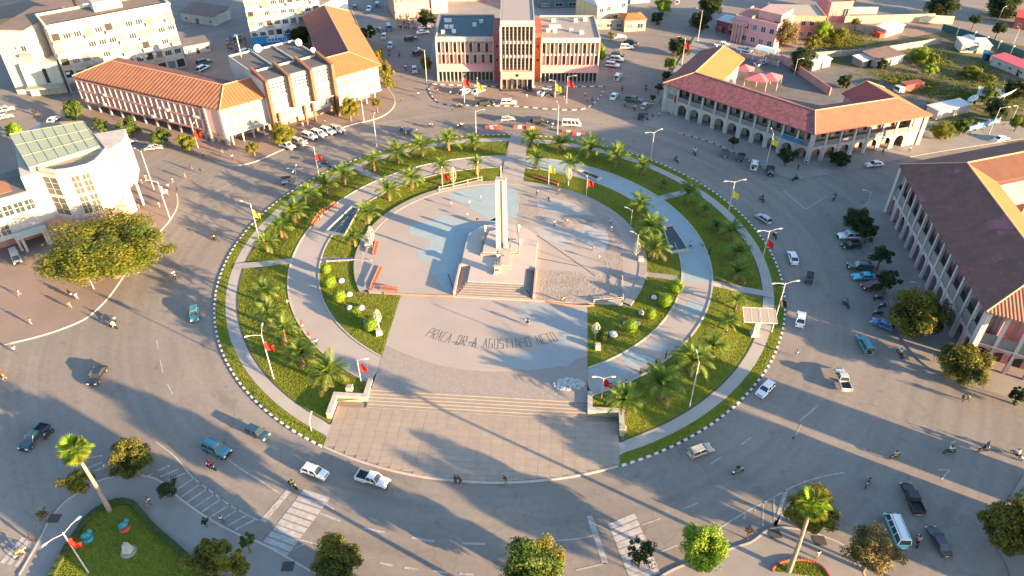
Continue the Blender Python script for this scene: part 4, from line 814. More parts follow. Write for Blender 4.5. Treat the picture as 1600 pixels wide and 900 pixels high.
LP = [((406, 377), 318, (160,), 'lamp post with yellow flag on the left ring path', (328, yellowp, 'yellow flag on the left ring path lamp')),
 ((498, 273), 229, (170,), 'lamp post with red flag by the upper left kerb', (240, redc, 'red flag on the lamp by the upper left kerb')),
 ((467, 296), 264, (0, 180, 90, 270), 'thick white lamp post with clustered heads by the left kerb', None),
 ((589, 230), 183, (90,), 'slim lamp post on the road beyond the upper left kerb', None), ((744, 213), 173, (10,), 'tall lamp post at the far kerb left of the track', None), ((871, 211), 165, (100,), 'red and white ringed lamp post at the far kerb', None),
 ((1017, 247), 206, (30, 200), 'two armed lamp post on the far right kerb', None), ((1136, 342), 283, (10, 190), 'two armed lamp post with yellow flag on the right ring path', (298, yellowp, 'yellow flag on the right ring path lamp')),
 ((1186, 425), 360, (10, 190), 'two armed lamp post with red flag on the right ring path', (374, redc, 'red flag on the right ring path lamp')), ((1205, 520), 442, (10, 190), 'two armed lamp post with black flag at the right cross path', (466, blackc, 'black flag on the lamp by the solar panels')),
 ((1077, 637), 565, (90,), 'very tall thin lamp post on the lower right lawn', None), ((940, 622), 583, (0, 180), 'flag pole lamp at the right plaza corner', (592, redc, 'red flag at the right corner of the front plaza')), ((564, 596), 555, (0,), 'flag pole lamp at the left plaza corner', (567, redc, 'red flag at the left corner of the front plaza')),
 ((428, 593), 522, (100, 200), 'tall lamp post on the lower left lawn', (534, redc, 'red flag on the tall lower left lawn lamp')), ((487, 674), 658, (90,), 'short lamp post by the lower left ring path', None),
 ((985, 355), 322, (150,), 'lamp post beside the stone pile on the right inner lawn', None), ((993, 402), 360, (150,), 'lamp post with yellow flag on the right inner lawn', (372, yellowp, 'yellow flag on the right inner lawn')), ((916, 307), 275, (90,), 'lamp post with red flag on the far inner lawn', (280, redc, 'red flag over the far narrow pool')), ((857, 291), 253, (150,), 'lamp post with yellow flag by the far inner lawn bench', (259, yellowp, 'yellow flag by the far inner lawn bench')), ((692, 296), 261, (90,), 'lamp post with red flag on the far left inner lawn', (270, redc, 'red flag on the far left inner lawn')), ((747, 281), 253, (90,), 'plain lamp post near the far fence', None),
 ((1196, 262), 208, (90,), 'lamp post with yellow flag before the white arcade', (216, yellowp, 'yellow flag before the white arcade')), ((241, 297), 236, (150,), 'lamp post on the pavement right of the curved white building', None), ((266, 343), 283, (180,), 'lamp post with pale flag on the left pavement corner', (291, mat('pale_cloth', (.6, .58, .4), .7), 'pale flag on the left pavement lamp')), ((147, 452), 405, (0,), 'lamp post in front of the huge spreading tree', None),
 ((139, 896), 832, (60, 235), 'two armed lamp post with red flag in the lower left garden', (842, redc, 'red flag in the lower left garden')), ((1350, 335), 300, (160,), 'dark ringed lamp post by the arcade trees', None), ((1430, 462), 443, (170,), 'short lamp post before the shaded arcade', None), ((1090, 66), 16, (140,), 'curved lamp post on the avenue with a green sign', None), ((1065, 103), 59, (160,), 'lamp post with red flag behind the arcaded building', (66, redc, 'red flag behind the arcaded building')), ((1049, 180), 146, (120,), 'lamp post with red flag at the arcade left end', (150, redc, 'red flag at the arcade left end')),
 ((885, 162), 119, (0,), 'lamp post with small red flag on the right forecourt', (124, redc, 'small red flag on the right forecourt')), ((867, 153), 126, (180,), 'short lamp post with yellow banner on the forecourt', (131, yellowp, 'yellow banner on the forecourt')), ((726, 163), 121, (90,), 'lamp post with big red flag on the left forecourt', (123, redc, 'big red flag on the left forecourt')), ((746, 151), 126, (90,), 'lamp post with yellow flag on the left forecourt', (129, yellowp, 'small yellow flag on the left forecourt')), ((667, 131), 78, (150,), 'lamp post at the left corner of the administration block', None), ((577, 71), 49, (20,), 'curved lamp post behind the orange wing', None), ((569, 191), 137, (90,), 'slim lamp post on the sunlit wing pavement', None), ((310, 232), 197, (90,), 'lamp post with red flag by the pink corner pilaster', (203, redc, 'red flag by the pink corner pilaster')), ((1362, 214), 170, (90,), 'plain post behind the parked white sedan on the right road', None), ((1580, 190), 165, (200,), 'curved lamp post on the right verge', None), ((1545, 210), 168, (0,), 'thin lamp post near the blue striped fence', None), ((1240, 120), 92, (0,), 'lamp post in the walled courtyard', None), ((1559, 34), 12, (30,), 'curved lamp post on the upper right road', None), ((1583, 70), 45, (90,), 'thin lamp post above the pink roofed shed', None)]
for b, tr_w, arms, lb, fl in LP:
    t, h = lamp(b, tr_w, arms, lb)
    if fl: flag(b, fl[0], fl[1], fl[2], 0, .82 if b[1] > 250 else .95)
# solar panels on the white pedestal
t = thing('solar_station', 'white pillar carrying two tilted solar panels on the right ring path', 'solar panels', g(1179, 523, .3), RA)
part('pillar', MB().frus((-.8, .8, -.8, .8), 0, (-.6, .6, -.6, .6), .6).box(-.5, .5, -.5, .5, .6, 4.4), white, t); part('bracket', MB().tube([(-2.6, 0, 4.3), (2.6, 0, 4.3)], .08), metal, t)
pv = mat('solar_cells', (.28, .25, .22), .35, (.22, .20, .19), 4, .5)
for s in (-1, 1):
    M = WM[t] @ T3((s * 1.5, 0, 4.6)) @ Matrix.Rotation(.35, 4, 'X'); p = part('solar_panel', MB().box(-1.35, 1.35, -1.5, 1.5, 0, .08), pv, t, M=M)
    part('panel_frame', MB().box(-1.42, 1.42, -1.57, -1.5, -.02, .12).box(-1.42, 1.42, 1.5, 1.57, -.02, .12).box(-1.42, -1.35, -1.5, 1.5, -.02, .12).box(1.35, 1.42, -1.5, 1.5, -.02, .12).box(-.03, .03, -1.5, 1.5, .08, .11), whitep, p)
# white lattice ornaments
def lattice(px, py, row, label):
    B = g(px, py, ZP); h = max(3.2, zat(px, py, row) - ZP); t = thing('lattice_ornament', label, 'light ornament', B, 0, 'white lattice light ornaments')
    part('pole', MB().tube([(0, 0, 0), (0, 0, h)], .1), polew, t); mb = MB()
    for k in range(9):
        a = k * 2 * PI / 9; mb.tube([(0, 0, h * .3)] + [(math.cos(a) * .75 * math.sin(PI * (.15 + .8 * j / 6)), math.sin(a) * .75 * math.sin(PI * (.15 + .8 * j / 6)), h * (.35 + .68 * j / 6)) for j in range(7)], .03, 4)
    for z, r in ((.45, .55), (.6, .75), (.75, .7), (.9, .45)): mb.tube([(r * math.cos(a * PI / 5), r * math.sin(a * PI / 5), h * z) for a in range(11)], .03, 4)
    part('lattice', mb, mat('cream_wire', (.40, .38, .31), .7), t)
for r in [(582, 388, 348, 'white lattice ornament on the left inner lawn above the pale cube'), (592, 512, 478, 'white lattice ornament at the lower left inner lawn'), (709, 295, 256, 'white lattice ornament near the far left inner lawn flag'), (888, 290, 258, 'white lattice ornament on the far inner lawn near the dusty track'), (993, 404, 372, 'white lattice ornament on the right inner lawn'), (930, 530, 498, 'white lattice ornament at the lower right inner lawn')]: lattice(*r)
# benches, fences, hedges
def bench(a, b, label, z=ZP):
    A, B = g(*a, z + .05), g(*b, z + .05); c = (A + B) / 2; L = (B - A).length; t = thing('bench', label, 'bench', c, math.atan2(B.y - A.y, B.x - A.x), 'orange benches along the promenade')
    n = max(2, round(L / 2)); part('seat', MB().box(-L / 2, L / 2, -.28, .28, .4, .5), benchm, t); part('backrest', MB().box(-L / 2, L / 2, .26, .36, .6, .95), benchm, t)
    for k in range(n + 1): part('leg', MB().box(-L / 2 + (L - .1) * k / n, -L / 2 + (L - .1) * k / n + .1, -.25, .3, 0, .4), benchm, t)
for r in [((489, 354), (500, 338), 'orange bench at the left pool, lower'), ((501, 336), (511, 330), 'short orange bench at the left pool, middle'), ((514, 328), (526, 320), 'orange bench at the left pool, upper'), ((584, 446), (596, 419), 'long orange bench against the left side of the round plaza'), ((581, 455), (584, 446), 'short orange bench end by the left lawn corner'), ((594, 453), (622, 456), 'orange bench along the top of the left lawn corner'), ((832, 277), (872, 290), 'long red brown bench on the far inner lawn'), ((585, 400), (590, 380), 'orange bench half hidden by the left ring wall')]: bench(*r)
def rail(L, label, z=ZP, h=1.0, m=None, name='railing', cat='fence', rails=2):
    P = [g(x, y, z) for x, y in L]; t = thing(name, label, cat, P[0])
    for k in range(len(P)): part('post', MB().box(-.12, .12, -.12, .12, 0, h + .15), m or cream, t, M=T3(P[k]))
    for k in range(len(P) - 1):
        for j in range(rails): part('rail', MB().tube([P[k] + Vector((0, 0, h * (.45 + .5 * j))), P[k + 1] + Vector((0, 0, h * (.45 + .5 * j)))], .08, 4), m or cream, t, M=Matrix())
rail([(687, 301), (709, 296), (731, 290), (753, 285)], 'cream post and rail fence behind the obelisk on the far lawn', h=1.6)
rail([(511, 410), (530, 409), (550, 408), (580, 409)], 'row of knobbly cream stones along the lower edge of the left path', h=.4, m=cream, name='stone_border')
rail([(972, 437), (973, 470), (928, 474)], 'cream fence corner at the right end of the round plaza', h=.9)
rail([(985, 437), (1010, 438)], 'cream stones along the right cross path', h=.4, name='stone_border')
t = thing('hedge_border', 'dark trimmed hedge around the tip of the lower left lawn', 'hedge', g(190, 790))
P = gl(G6); mb = MB()
for k in range(4, len(P) - 2):
    d = (P[k + 1] - P[k]); nn = Vector((-d.y, d.x, 0)).normalized() * .38; A, B = P[k], P[k + 1]
    mb.prism([tuple((A + nn)[:2]), tuple((A - nn)[:2]), tuple((B - nn)[:2]), tuple((B + nn)[:2])], .15, .85 + .05 * math.sin(k * 3))
part('foliage', mb, hedgem, t, M=Matrix())
gp = gl(spl([(1205, 893), (1215, 882), (1240, 876), (1265, 878), (1285, 888), (1297, 905)])); mb = MB()
for k in range(len(gp) - 1): mb.tube([gp[k] + Vector((0, 0, .3)), gp[k + 1] + Vector((0, 0, .22))], .2, 6)
solo('round_garden_wall', mb, mat('red_garden_wall', (.32, .08, .06), .85), 'low curved red wall around the bottom right garden', 'wall')
struct('garden_lawn', MB().poly([(p.x, p.y, .2) for p in gp]), grassm)
pg_ = []
while len(pg_) < 900:
    x, y = rnd.uniform(min(p.x for p in gp), max(p.x for p in gp)), rnd.uniform(min(p.y for p in gp), max(p.y for p in gp))
    if inpoly(x, y, gp): pg_.append((x, y, .2))
grow('garden_grass', np.array(pg_))
for px, py, c_, l in [(195, 826, 'teal', 'teal and red painted playground animal on the lower left lawn'), (138, 842, 'teal', 'teal painted playground animal further left on the lower left lawn')]:
    t = thing('playground_animal', l, 'play figure', g(px, py, .2), rnd.random()); part('body', MB().ball((0, 0, .8), .6, 10, 6, (1.2, .7, .9)), mat('teal_paint', (.03, .20, .25), .6), t, True); part('head', MB().ball((.6, 0, 1.4), .35, 8, 6), mat('teal_paint', (0, 0, 0)), t, True); part('base', MB().lathe([(.8, 0), (.6, .35), (0, .4)], 8), redp if px > 180 else MATS['teal_paint'], t)
t = thing('garden_sculpture', 'grey white faceted sculpture on the lower left lawn', 'sculpture', g(201, 862, .2)); part('base', MB().lathe([(1.1, 0), (.9, .2), (0, .25)], 10), stepm, t); part('shaft', MB().frus((-.6, .6, -.5, .5), .2, (-.25, .25, -.3, .3), 1.8), white, t)
# dark drain covers and planters
for px, py in ((1211, 834), (1281, 845), (450, 885), (85, 810)):
    t = solo('drain_cover', MB().box(-.8, .8, -.7, .7, 0, .05), darks, 'dark square cover on the pavement %s' % {1211: 'by the lower right kerb', 1281: 'under the broad tree at lower right', 450: 'beside the crosswalk', 85: 'near the thin bare tree'}[px], 'cover', M=T3(g(px, py, .14)))
# red and white barriers at the far kerb
def barrier(px, py, l):
    t = thing('traffic_barrier', l, 'barrier', g(px, py), RA, 'red and white barriers at the far kerb')
    for k in range(3): part('segment', MB().frus((-.55, .55, -.3, .3), 0, (-.5, .5, -.14, .14), .85), redp if k != 1 else whitep, t, M=WM[t] @ T3((-1.15 + 1.15 * k, 0, 0)))
for k, (x, y, l) in enumerate([(768, 201, 'red and white barrier left of the dusty track, nearest the lamp'), (774, 200, ''), (812, 200, ''), (832, 202, ''), (888, 208, ''), (904, 212, 'red and white barrier farthest right, below the white minibus')]):
    barrier(x, y, l or 'red and white barrier at the far kerb, %s' % {774: 'second from the left', 812: 'straight above the dusty track', 832: 'just right of the dusty track', 888: 'second from the right'}[x])
# globe lights
for k, (px, py) in enumerate([(450, 478), (783, 285), (730, 341), (751, 314), (733, 322), (1095, 505), (935, 408), (705, 324)]):
    t = thing('globe_light', 'white globe bollard light %s' % ['on the left outer lawn edge', 'behind the obelisk', 'on the far left of the round plaza', 'behind the obelisk left side', 'in the loose paving left of the obelisk', 'on the right promenade edge', 'at the right edge of the round plaza', 'on the sunlit strip of the round plaza'][k], 'bollard light', g(px, py, 1.3 if k else .9)); part('stem', MB().tube([(0, 0, 0), (0, 0, .9)], .07), strip, t); part('globe', MB().ball((0, 0, 1.15), .28), white, t, True)
# ---------------- vehicles ----------------
tyrem = mat('tyre_rubber', (.02, .02, .02), .9); rimm = mat('rim_metal', (.35, .35, .36), .4, metal=.5); headm = mat('headlight_glass', (.75, .75, .72), .15); tailm = mat('tail_light', (.35, .01, .01), .3); trimm = mat('dark_trim', (.025, .025, .028), .5); plate = mat('number_plate', (.7, .7, .6), .6)
CARC = {k: mat('car_paint_' + k, v, .28, spec=.5, coat=.6) for k, v in dict(white=(.78, .78, .77), silver=(.42, .43, .44), black=(.018, .02, .022), dark=(.045, .055, .065), teal=(.06, .22, .26), blue=(.03, .14, .33), maroon=(.16, .02, .02), beige=(.50, .44, .34), navy=(.02, .06, .09), green=(.05, .09, .07), sky=(.07, .42, .52)).items()}
BASEC = CARC['white']
def loft(prof, hw, ins, zmin):
    # side outline prof [(x,z)] rear to front along the top; closed down to zmin; sides pulled in by ins at the top
    mb = MB(); n = len(prof)
    for s in (-1, 1):
        for x, z in prof: mb.v.append((x, s * hw * (.93 if abs(x) > abs(prof[0][0]) * .93 else 1), zmin if z < .5 else (zmin + z) / 2))
        for x, z in prof: mb.v.append((x * .985, s * (hw - ins) * (.9 if abs(x) > abs(prof[0][0]) * .93 else 1), z))
    for s in range(2):
        o = s * 2 * n
        for k in range(n - 1):
            f = (o + k, o + k + 1, o + n + k + 1, o + n + k); mb.f.append(f if s == 0 else f[::-1])
    for k in range(n - 1): mb.f.append((n + k, n + k + 1, 3 * n + k + 1, 3 * n + k)); mb.f.append((k, 2 * n + k, 2 * n + k + 1, k + 1))
    mb.f.append((0, n, 3 * n, 2 * n)); mb.f.append((n - 1, 3 * n - 1, 4 * n - 1, 2 * n - 1))
    return mb
SPEC = dict(  # length, width, belt z, roof z, cabin base x0,x1, roof x0,x1, bonnet z, wheel r, bed
 sedan=(4.5, .86, .92, 1.44, -1.75, 1.0, -1.05, .25, .86, .32, 0), hatch=(4.0, .84, .95, 1.5, -1.95, .95, -1.65, .3, .88, .31, 0), suv=(4.7, .93, 1.1, 1.82, -2.28, .95, -2.05, .4, 1.08, .38, 0),
 pickup=(5.2, .9, 1.08, 1.76, -.75, 1.15, -.55, .55, 1.05, .38, 1), van=(4.9, .86, 1.15, 2.0, -2.38, 2.0, -2.25, 1.45, 1.05, .33, 0), minivan=(5.3, .95, 1.2, 2.15, -2.6, 2.2, -2.5, 1.6, 1.1, .35, 0))
def make_car(kind):
    L, W, zb, zr, a0, a1, b0, b1, zh, wr, bed = SPEC[kind]; h = L / 2
    t = thing('parked_car', 'car', {'pickup': 'pickup', 'van': 'van', 'minivan': 'minibus', 'suv': 'car'}.get(kind, 'car'), (0, 0, 0))
    t.name = {'pickup': 'pickup_truck', 'van': 'van', 'minivan': 'minibus', 'suv': 'offroad_car', 'sedan': 'sedan_car', 'hatch': 'hatchback_car'}[kind]
    zt = zb if not bed else zb
    prof = [(-h, .42), (-h, zt * .8), (-h * .97, zt * .97), (a0, zt), (a1, zb), (h * .82, zh), (h * .97, zh * .84), (h, .42)]
    if bed:
        prof = [(a0 - .1, .42), (a0 - .1, zb), (a1, zb), (h * .82, zh), (h * .97, zh * .84), (h, .42)]
    body = part('body', loft(prof, W, .07, .3), BASEC, t)
    if bed:
        part('cargo_bed', MB().box(-h, a0 - .1, -W, W, .42, .72).box(-h, a0 - .1, -W, -W + .09, .72, zb).box(-h, a0 - .1, W - .09, W, .72, zb).box(-h, -h + .08, -W + .09, W - .09, .72, zb), BASEC, t)
        part('bed_liner', MB().box(-h + .1, a0 - .14, -W + .1, W - .1, .725, .76), trimm, t)
    part('windows', MB().frus((a0, a1, -W + .09, W - .09), zb - .02, (b0, b1, -W + .24, W - .24), zr - .05), glass, t)
    part('roof', MB().frus((b0 - .04, b1 + .05, -W + .2, W - .2), zr - .06, (b0 + .05, b1 - .08, -W + .28, W - .28), zr + .01), BASEC, t)
    pm = MB()
    for s in (-1, 1):
        y0, y1 = s * (W - .08), s * (W - .235)
        for xa, xb in [(a0, b0), (a1, b1)] + [(a0 + (a1 - a0) * f, b0 + (b1 - b0) * f) for f in ((.5,) if not kind.endswith('van') else (.3, .55, .78))]:
            pm.tube([(xa, y0, zb - .03), (xb, y1, zr - .04)], .055, 4)
    part('pillars', pm, BASEC, t)
    part('bumper', MB().box(h - .06, h + .07, -W * .9, W * .9, .32, .55), BASEC if kind in ('hatch', 'sedan') else trimm, t); part('bumper', MB().box(-h - .07, -h + .06, -W * .9, W * .9, .34, .55), BASEC if kind != 'pickup' else rimm, t)
    part('grille', MB().box(h - .02, h + .025, -W * .5, W * .5, .58, zh * .78), trimm, t)
    for s in (-1, 1):
        part('headlight', MB().box(h - .16, h + .015, s * W * .72 - .17, s * W * .72 + .17, zh * .62, zh * .8), headm, t)
        part('tail_light', MB().box(-h - .02, -h + .1, s * W * .78 - .1, s * W * .78 + .1, .62, .88), tailm, t)
        part('wing_mirror', MB().box(a1 - .35, a1 - .2, s * (W + .09) - .09, s * (W + .09) + .09, zb - .02, zb + .13), trimm, t)
        for x in (-h * .62, h * .64):
            wh = inst('wheel', wr, lambda: MB().lathe([(wr * .6, -.11), (wr * .95, -.11), (wr, -.07), (wr, .07), (wr * .95, .11), (wr * .6, .11)], 14).tf(Matrix.Rotation(PI / 2, 4, 'X')), tyrem, t, T3((x, s * (W - .07), wr)))
            inst('rim', wr, lambda: MB().lathe([(0, -.1), (wr * .62, -.1), (wr * .62, .1), (0, .1)], 10).tf(Matrix.Rotation(PI / 2, 4, 'X')), rimm, wh, WM[wh])
    part('number_plate', MB().box(-h - .09, -h - .071, -.25, .25, .42, .54), plate, t)
    if kind == 'suv': part('spare_wheel', MB().lathe([(0, -.1), (.34, -.1), (.36, 0), (.34, .1), (0, .1)], 12).tf(T3((-h - .12, .15, .95)) @ Matrix.Rotation(PI / 2, 4, 'Y')), tyrem, t)
    if kind in ('suv', 'minivan'): part('roof_rack', MB().tube([(b0 + .2, -.55, zr + .08), (b1 - .2, -.55, zr + .08)], .03, 4).tube([(b0 + .2, .55, zr + .08), (b1 - .2, .55, zr + .08)], .03, 4), trimm, t)
    return t
def head(px, py, dx, dy, z=0):
    A, B = g(px, py, z), g(px + dx, py + dy, z); return A, math.atan2(B.y - A.y, B.x - A.x)
def car(px, py, dx, dy, kind, col, label, grp=None, z=.0):
    A, a = head(px, py, dx, dy, z)
    return place(kind, lambda: make_car(kind), T3((A.x, A.y, z)) @ Matrix.Rotation(a, 4, 'Z'), label, grp, {BASEC: CARC[col]} if col != 'white' else None)
GP = 'white cars parked side by side at the left kerb'; GR = 'cars parked along the shaded arcade'; GA = 'cars parked before the white arcade'; GS = 'cars parked beside the avenue'
CL = [(154, 590, -9, 14, 'sedan', 'black', 'black car alone on the sunlit road at left'), (305, 494, .5, 10, 'hatch', 'teal', 'dark teal hatchback in the tree shade on the left road'), (56, 687, -11, 12, 'pickup', 'navy', 'dark blue pickup at the far left lower road'), (403, 680, 11, 5, 'hatch', 'navy', 'navy hatchback near the lower left kerb'), (340, 706, 11, 5, 'suv', 'teal', 'teal estate car with light roof on the lower left road'), (493, 741, 12, 4.5, 'hatch', 'white', 'white hatchback behind the white pickup near the crosswalk'), (583, 753, 12, 4, 'pickup', 'white', 'white pickup below the terrace edge'), (1094, 708, 12, -4.5, 'hatch', 'beige', 'beige car with dark roof glass at the lower right kerb'), (1195, 612, -9, 9, 'hatch', 'white', 'white hatchback at the right kerb beside the lower lawn'), (1315, 597, -5, -13, 'pickup', 'silver', 'silver white pickup with open bed in the sunlit gap'), (1350, 543, -6, -11, 'suv', 'teal', 'dark teal jeep with spare wheel on the right road'), (1250, 502, 1.5, -10, 'sedan', 'white', 'white sedan near the right cross path kerb'), (1238, 406, -3.5, -10, 'sedan', 'white', 'white sedan driving up the shaded right road'), (1192, 345, -8, -5.5, 'hatch', 'silver', 'pale silver hatchback by the right ring kerb'),
 (1423, 783, -8, -17, 'pickup', 'black', 'black pickup at the lower right above the minibus'), (1464, 849, -8, -14, 'sedan', 'dark', 'dark sedan right of the teal minibus'), (1325, 373, -11, 0, 'suv', 'white', 'white offroad car topmost parked by the arcade trees', GR), (1329, 387, -11, 1, 'hatch', 'black', 'black car just below the white offroad car by the arcade trees', GR), (1342, 421, -10, -1, 'suv', 'green', 'dark green car parked above the blue one', GR), (1349, 436, -10, 0, 'sedan', 'sky', 'light blue car parked below the dark green car', GR), (1361, 450, -10, 1, 'hatch', 'maroon', 'maroon car parked below the light blue one', GR), (1377, 511, -9, -4, 'hatch', 'blue', 'blue car half hidden under the big pale tipped tree', GR),
 (1133, 242, 1.5, -8, 'hatch', 'green', 'dark green hatchback leftmost before the white arcade', GA), (1157, 248, 4, -7, 'sedan', 'black', 'black sedan between the green hatchback and white jeep before the arcade', GA), (1178, 261, 2, -8, 'suv', 'white', 'white jeep before the white arcade', GA), (1203, 270, 0, -8, 'suv', 'black', 'black car rightmost before the white arcade', GA), (1365, 260, -10, 1, 'sedan', 'white', 'white sedan on the side road between the arcaded buildings'),
 (843, 193, 10, -1, 'suv', 'black', 'black offroad car behind the red white barriers'), (793, 189, 10, -1, 'hatch', 'silver', 'grey hatchback beyond the far kerb above the obelisk'), (959, 153, 5, -8, 'sedan', 'white', 'white sedan entering from the avenue'), (990, 159, 9, 1, 'pickup', 'green', 'dark green pickup at the avenue mouth'), (1008, 168, 6, -5, 'hatch', 'silver', 'silver white hatchback beside the arcade left end'),
 (965, 123, 4, -7, 'suv', 'white', 'white offroad car beside the forecourt corner'), (957, 105, 9, 1, 'suv', 'white', 'white offroad car lowest of the avenue parking', GS), (964, 96, 9, 1, 'suv', 'white', 'white offroad car second from below in the avenue parking', GS), (966, 90, 9, 1, 'suv', 'black', 'black car in the middle of the avenue parking', GS), (979, 77, 9, 0, 'suv', 'white', 'white offroad car above the black one in the avenue parking', GS), (986, 70, 9, 0, 'suv', 'black', 'black car near the top of the avenue parking', GS), (968, 60, 9, -1, 'sedan', 'white', 'white sedan topmost of the avenue parking', GS),
 (850, 147, 9, -5, 'pickup', 'white', 'white pickup on the right forecourt'), (870, 149, 9, -4, 'suv', 'dark', 'dark car beside the white forecourt pickup'), (795, 164, 9, 0, 'suv', 'white', 'white offroad car below the tower entrance'), (760, 166, 9, -1, 'suv', 'black', 'black offroad car left of the one below the tower'), (728, 147, 9, -4, 'suv', 'white', 'white car by the big red flag, left', 'cars on the left forecourt'), (747, 146, 9, -4, 'sedan', 'white', 'white car by the big red flag, right', 'cars on the left forecourt'),
 (450, 232, 7, 2.4, 'suv', 'white', 'white car nearest in the row at the left kerb', GP), (468, 226, 7, 2.4, 'suv', 'silver', 'silver white car second in the row at the left kerb', GP), (484, 217, 7, 2.4, 'suv', 'white', 'white car third in the row at the left kerb', GP), (499, 213, 7, 2.4, 'suv', 'white', 'white car fourth in the row at the left kerb', GP), (513, 209, 7, 2.4, 'suv', 'white', 'white car fifth in the row at the left kerb', GP), (527, 206, 7, 2.4, 'suv', 'silver', 'white car last in the row at the left kerb', GP),
 (241, 234, 9, -1, 'sedan', 'silver', 'pale car parked under the fourth small tree at left'), (202, 224, 9, -2, 'hatch', 'silver', 'pale hatchback parked behind the curved white building'), (85, 190, 7, -5, 'sedan', 'white', 'white sedan on the side road behind the curved building'), (10, 175, 9, -2, 'suv', 'silver', 'silver offroad car at the far left edge, upper'), (8, 186, 9, -2, 'sedan', 'silver', 'silver sedan at the far left edge, lower'), (27, 406, 6, 15, 'van', 'silver', 'silver van under the balcony of the white building'),
 (318, 110, 8, -4, 'suv', 'white', 'white offroad car behind the orange roof in the yard'), (320, 100, 8, -2, 'suv', 'green', 'dark green offroad car behind the orange roof in the yard'), (555, 13, 1, -7, 'hatch', 'dark', 'dark hatchback high on the top side street'), (577, 16, -3, 6, 'sedan', 'white', 'white car on the top side street'), (590, 10, 0, -6, 'suv', 'teal', 'teal car at the top of the side street'), (608, 46, -1, -7, 'minivan', 'blue', 'blue minibus on the side street'), (593, 49, -4, -3, 'hatch', 'dark', 'dark hatchback left of the blue minibus'), (600, 60, -2, 6, 'hatch', 'silver', 'silver hatchback below the blue minibus'), (610, 74, -2, 6, 'hatch', 'silver', 'silver hatchback lower on the side street'), (643, 64, 9, -2, 'suv', 'black', 'black offroad car parked on the market street'), (661, 53, 9, -1, 'sedan', 'white', 'white sedan parked on the market street, lower', 'cars on the market street'), (664, 45, 9, -1, 'sedan', 'white', 'white sedan parked on the market street, upper', 'cars on the market street'), (655, 86, 8, -3, 'suv', 'maroon', 'dark red car beside the slim tree near the administration block'), (648, 112, 1, 6, 'hatch', 'silver', 'small grey car on the side street mouth'),
 (1128, 73, 9, 1, 'pickup', 'white', 'white pickup left before the pink villa'), (1163, 81, 9, 2, 'pickup', 'white', 'white pickup right before the pink villa'), (1188, 102, 8, -3, 'pickup', 'silver', 'silver pickup in the walled courtyard'), (1563, 220, 9, -2, 'sedan', 'white', 'white sedan on the road at the right edge'), (370, 62, 3, -8, 'suv', 'silver', 'silver car by the blue awning street', ), (385, 84, 8, -3, 'suv', 'white', 'white car among the yard crowd'), (1058, 6, 3, -6, 'sedan', 'silver', 'silver sedan high on the avenue'), (640, 208, 7, -3, 'hatch', 'navy', 'dark blue hatchback behind the palms at the upper left kerb')]
for r in CL: car(*r)
def two_tone(px, py, dx, dy, low, label):
    t = car(px, py, dx, dy, 'minivan', 'white', label)
    return t
two_tone(893, 198, 10, .5, None, 'white minibus by the red ringed lamp at the far kerb')
mv = two_tone(1398, 833, -7, -17, None, 'teal and white minibus at the lower right')
FIX = []
FIX.append(mv)
for ch in PK[USED['minivan']][USED['minivan']] if False else []: pass
for c_ in mv.children:
    if c_.name.startswith('body') or c_.name.startswith('bumper'): c_.material_slots[0].link = 'OBJECT'; c_.material_slots[0].material = CARC['sky']
# cargo tricycles
def make_trike():
    t = thing('cargo_tricycle', 'x', 'tricycle', (0, 0, 0))
    part('cargo_box', MB().box(-1.4, .2, -.65, .65, .6, .66).box(-1.4, .2, -.65, -.6, .66, 1.05).box(-1.4, .2, .6, .65, .66, 1.05).box(-1.4, -1.35, -.6, .6, .66, 1.05), BASEC, t)
    part('canopy', MB().frus((-1.4, .9, -.68, .68), 1.75, (-1.2, .8, -.5, .5), 1.88), trimm, t); part('frame', MB().tube([(.2, 0, .7), (.8, 0, .6), (1.2, 0, 1.0)], .06, 5).tube([(.9, .6, 1.75), (1.15, .45, .7)], .03, 4).tube([(.9, -.6, 1.75), (1.15, -.45, .7)], .03, 4).tube([(-1.3, .6, 1), (-1.3, .6, 1.76)], .03, 4).tube([(-1.3, -.6, 1), (-1.3, -.6, 1.76)], .03, 4), trimm, t)
    part('seat', MB().box(.25, .6, -.3, .3, .75, .9), trimm, t); part('handlebar', MB().tube([(1.1, -.4, 1.1), (1.1, .4, 1.1)], .03, 4), trimm, t)
    for x, y in ((-1, .6), (-1, -.6), (1.35, 0)): part('wheel', MB().lathe([(.1, -.06), (.3, -.06), (.32, 0), (.3, .06), (.1, .06)], 12).tf(T3((x, y, .32)) @ Matrix.Rotation(PI / 2, 4, 'X')), tyrem, t)
    return t
for px, py, dx, dy, c_, l in [(450, 287, 9, -1, 'silver', 'grey cargo tricycle near the clustered white lamp at left'), (508, 261, 8, 1, 'blue', 'blue cargo tricycle beside the red flag at the upper left kerb'), (1263, 439, 1, -9, 'dark', 'dark covered tricycle on the right road'), (1004, 187, 8, 1, 'dark', 'dark tricycle beside riders at the avenue mouth')]:
    A, a = head(px, py, dx, dy); place('trike', make_trike, T3(A) @ Matrix.Rotation(a, 4, 'Z'), l, None, {BASEC: CARC[c_]})
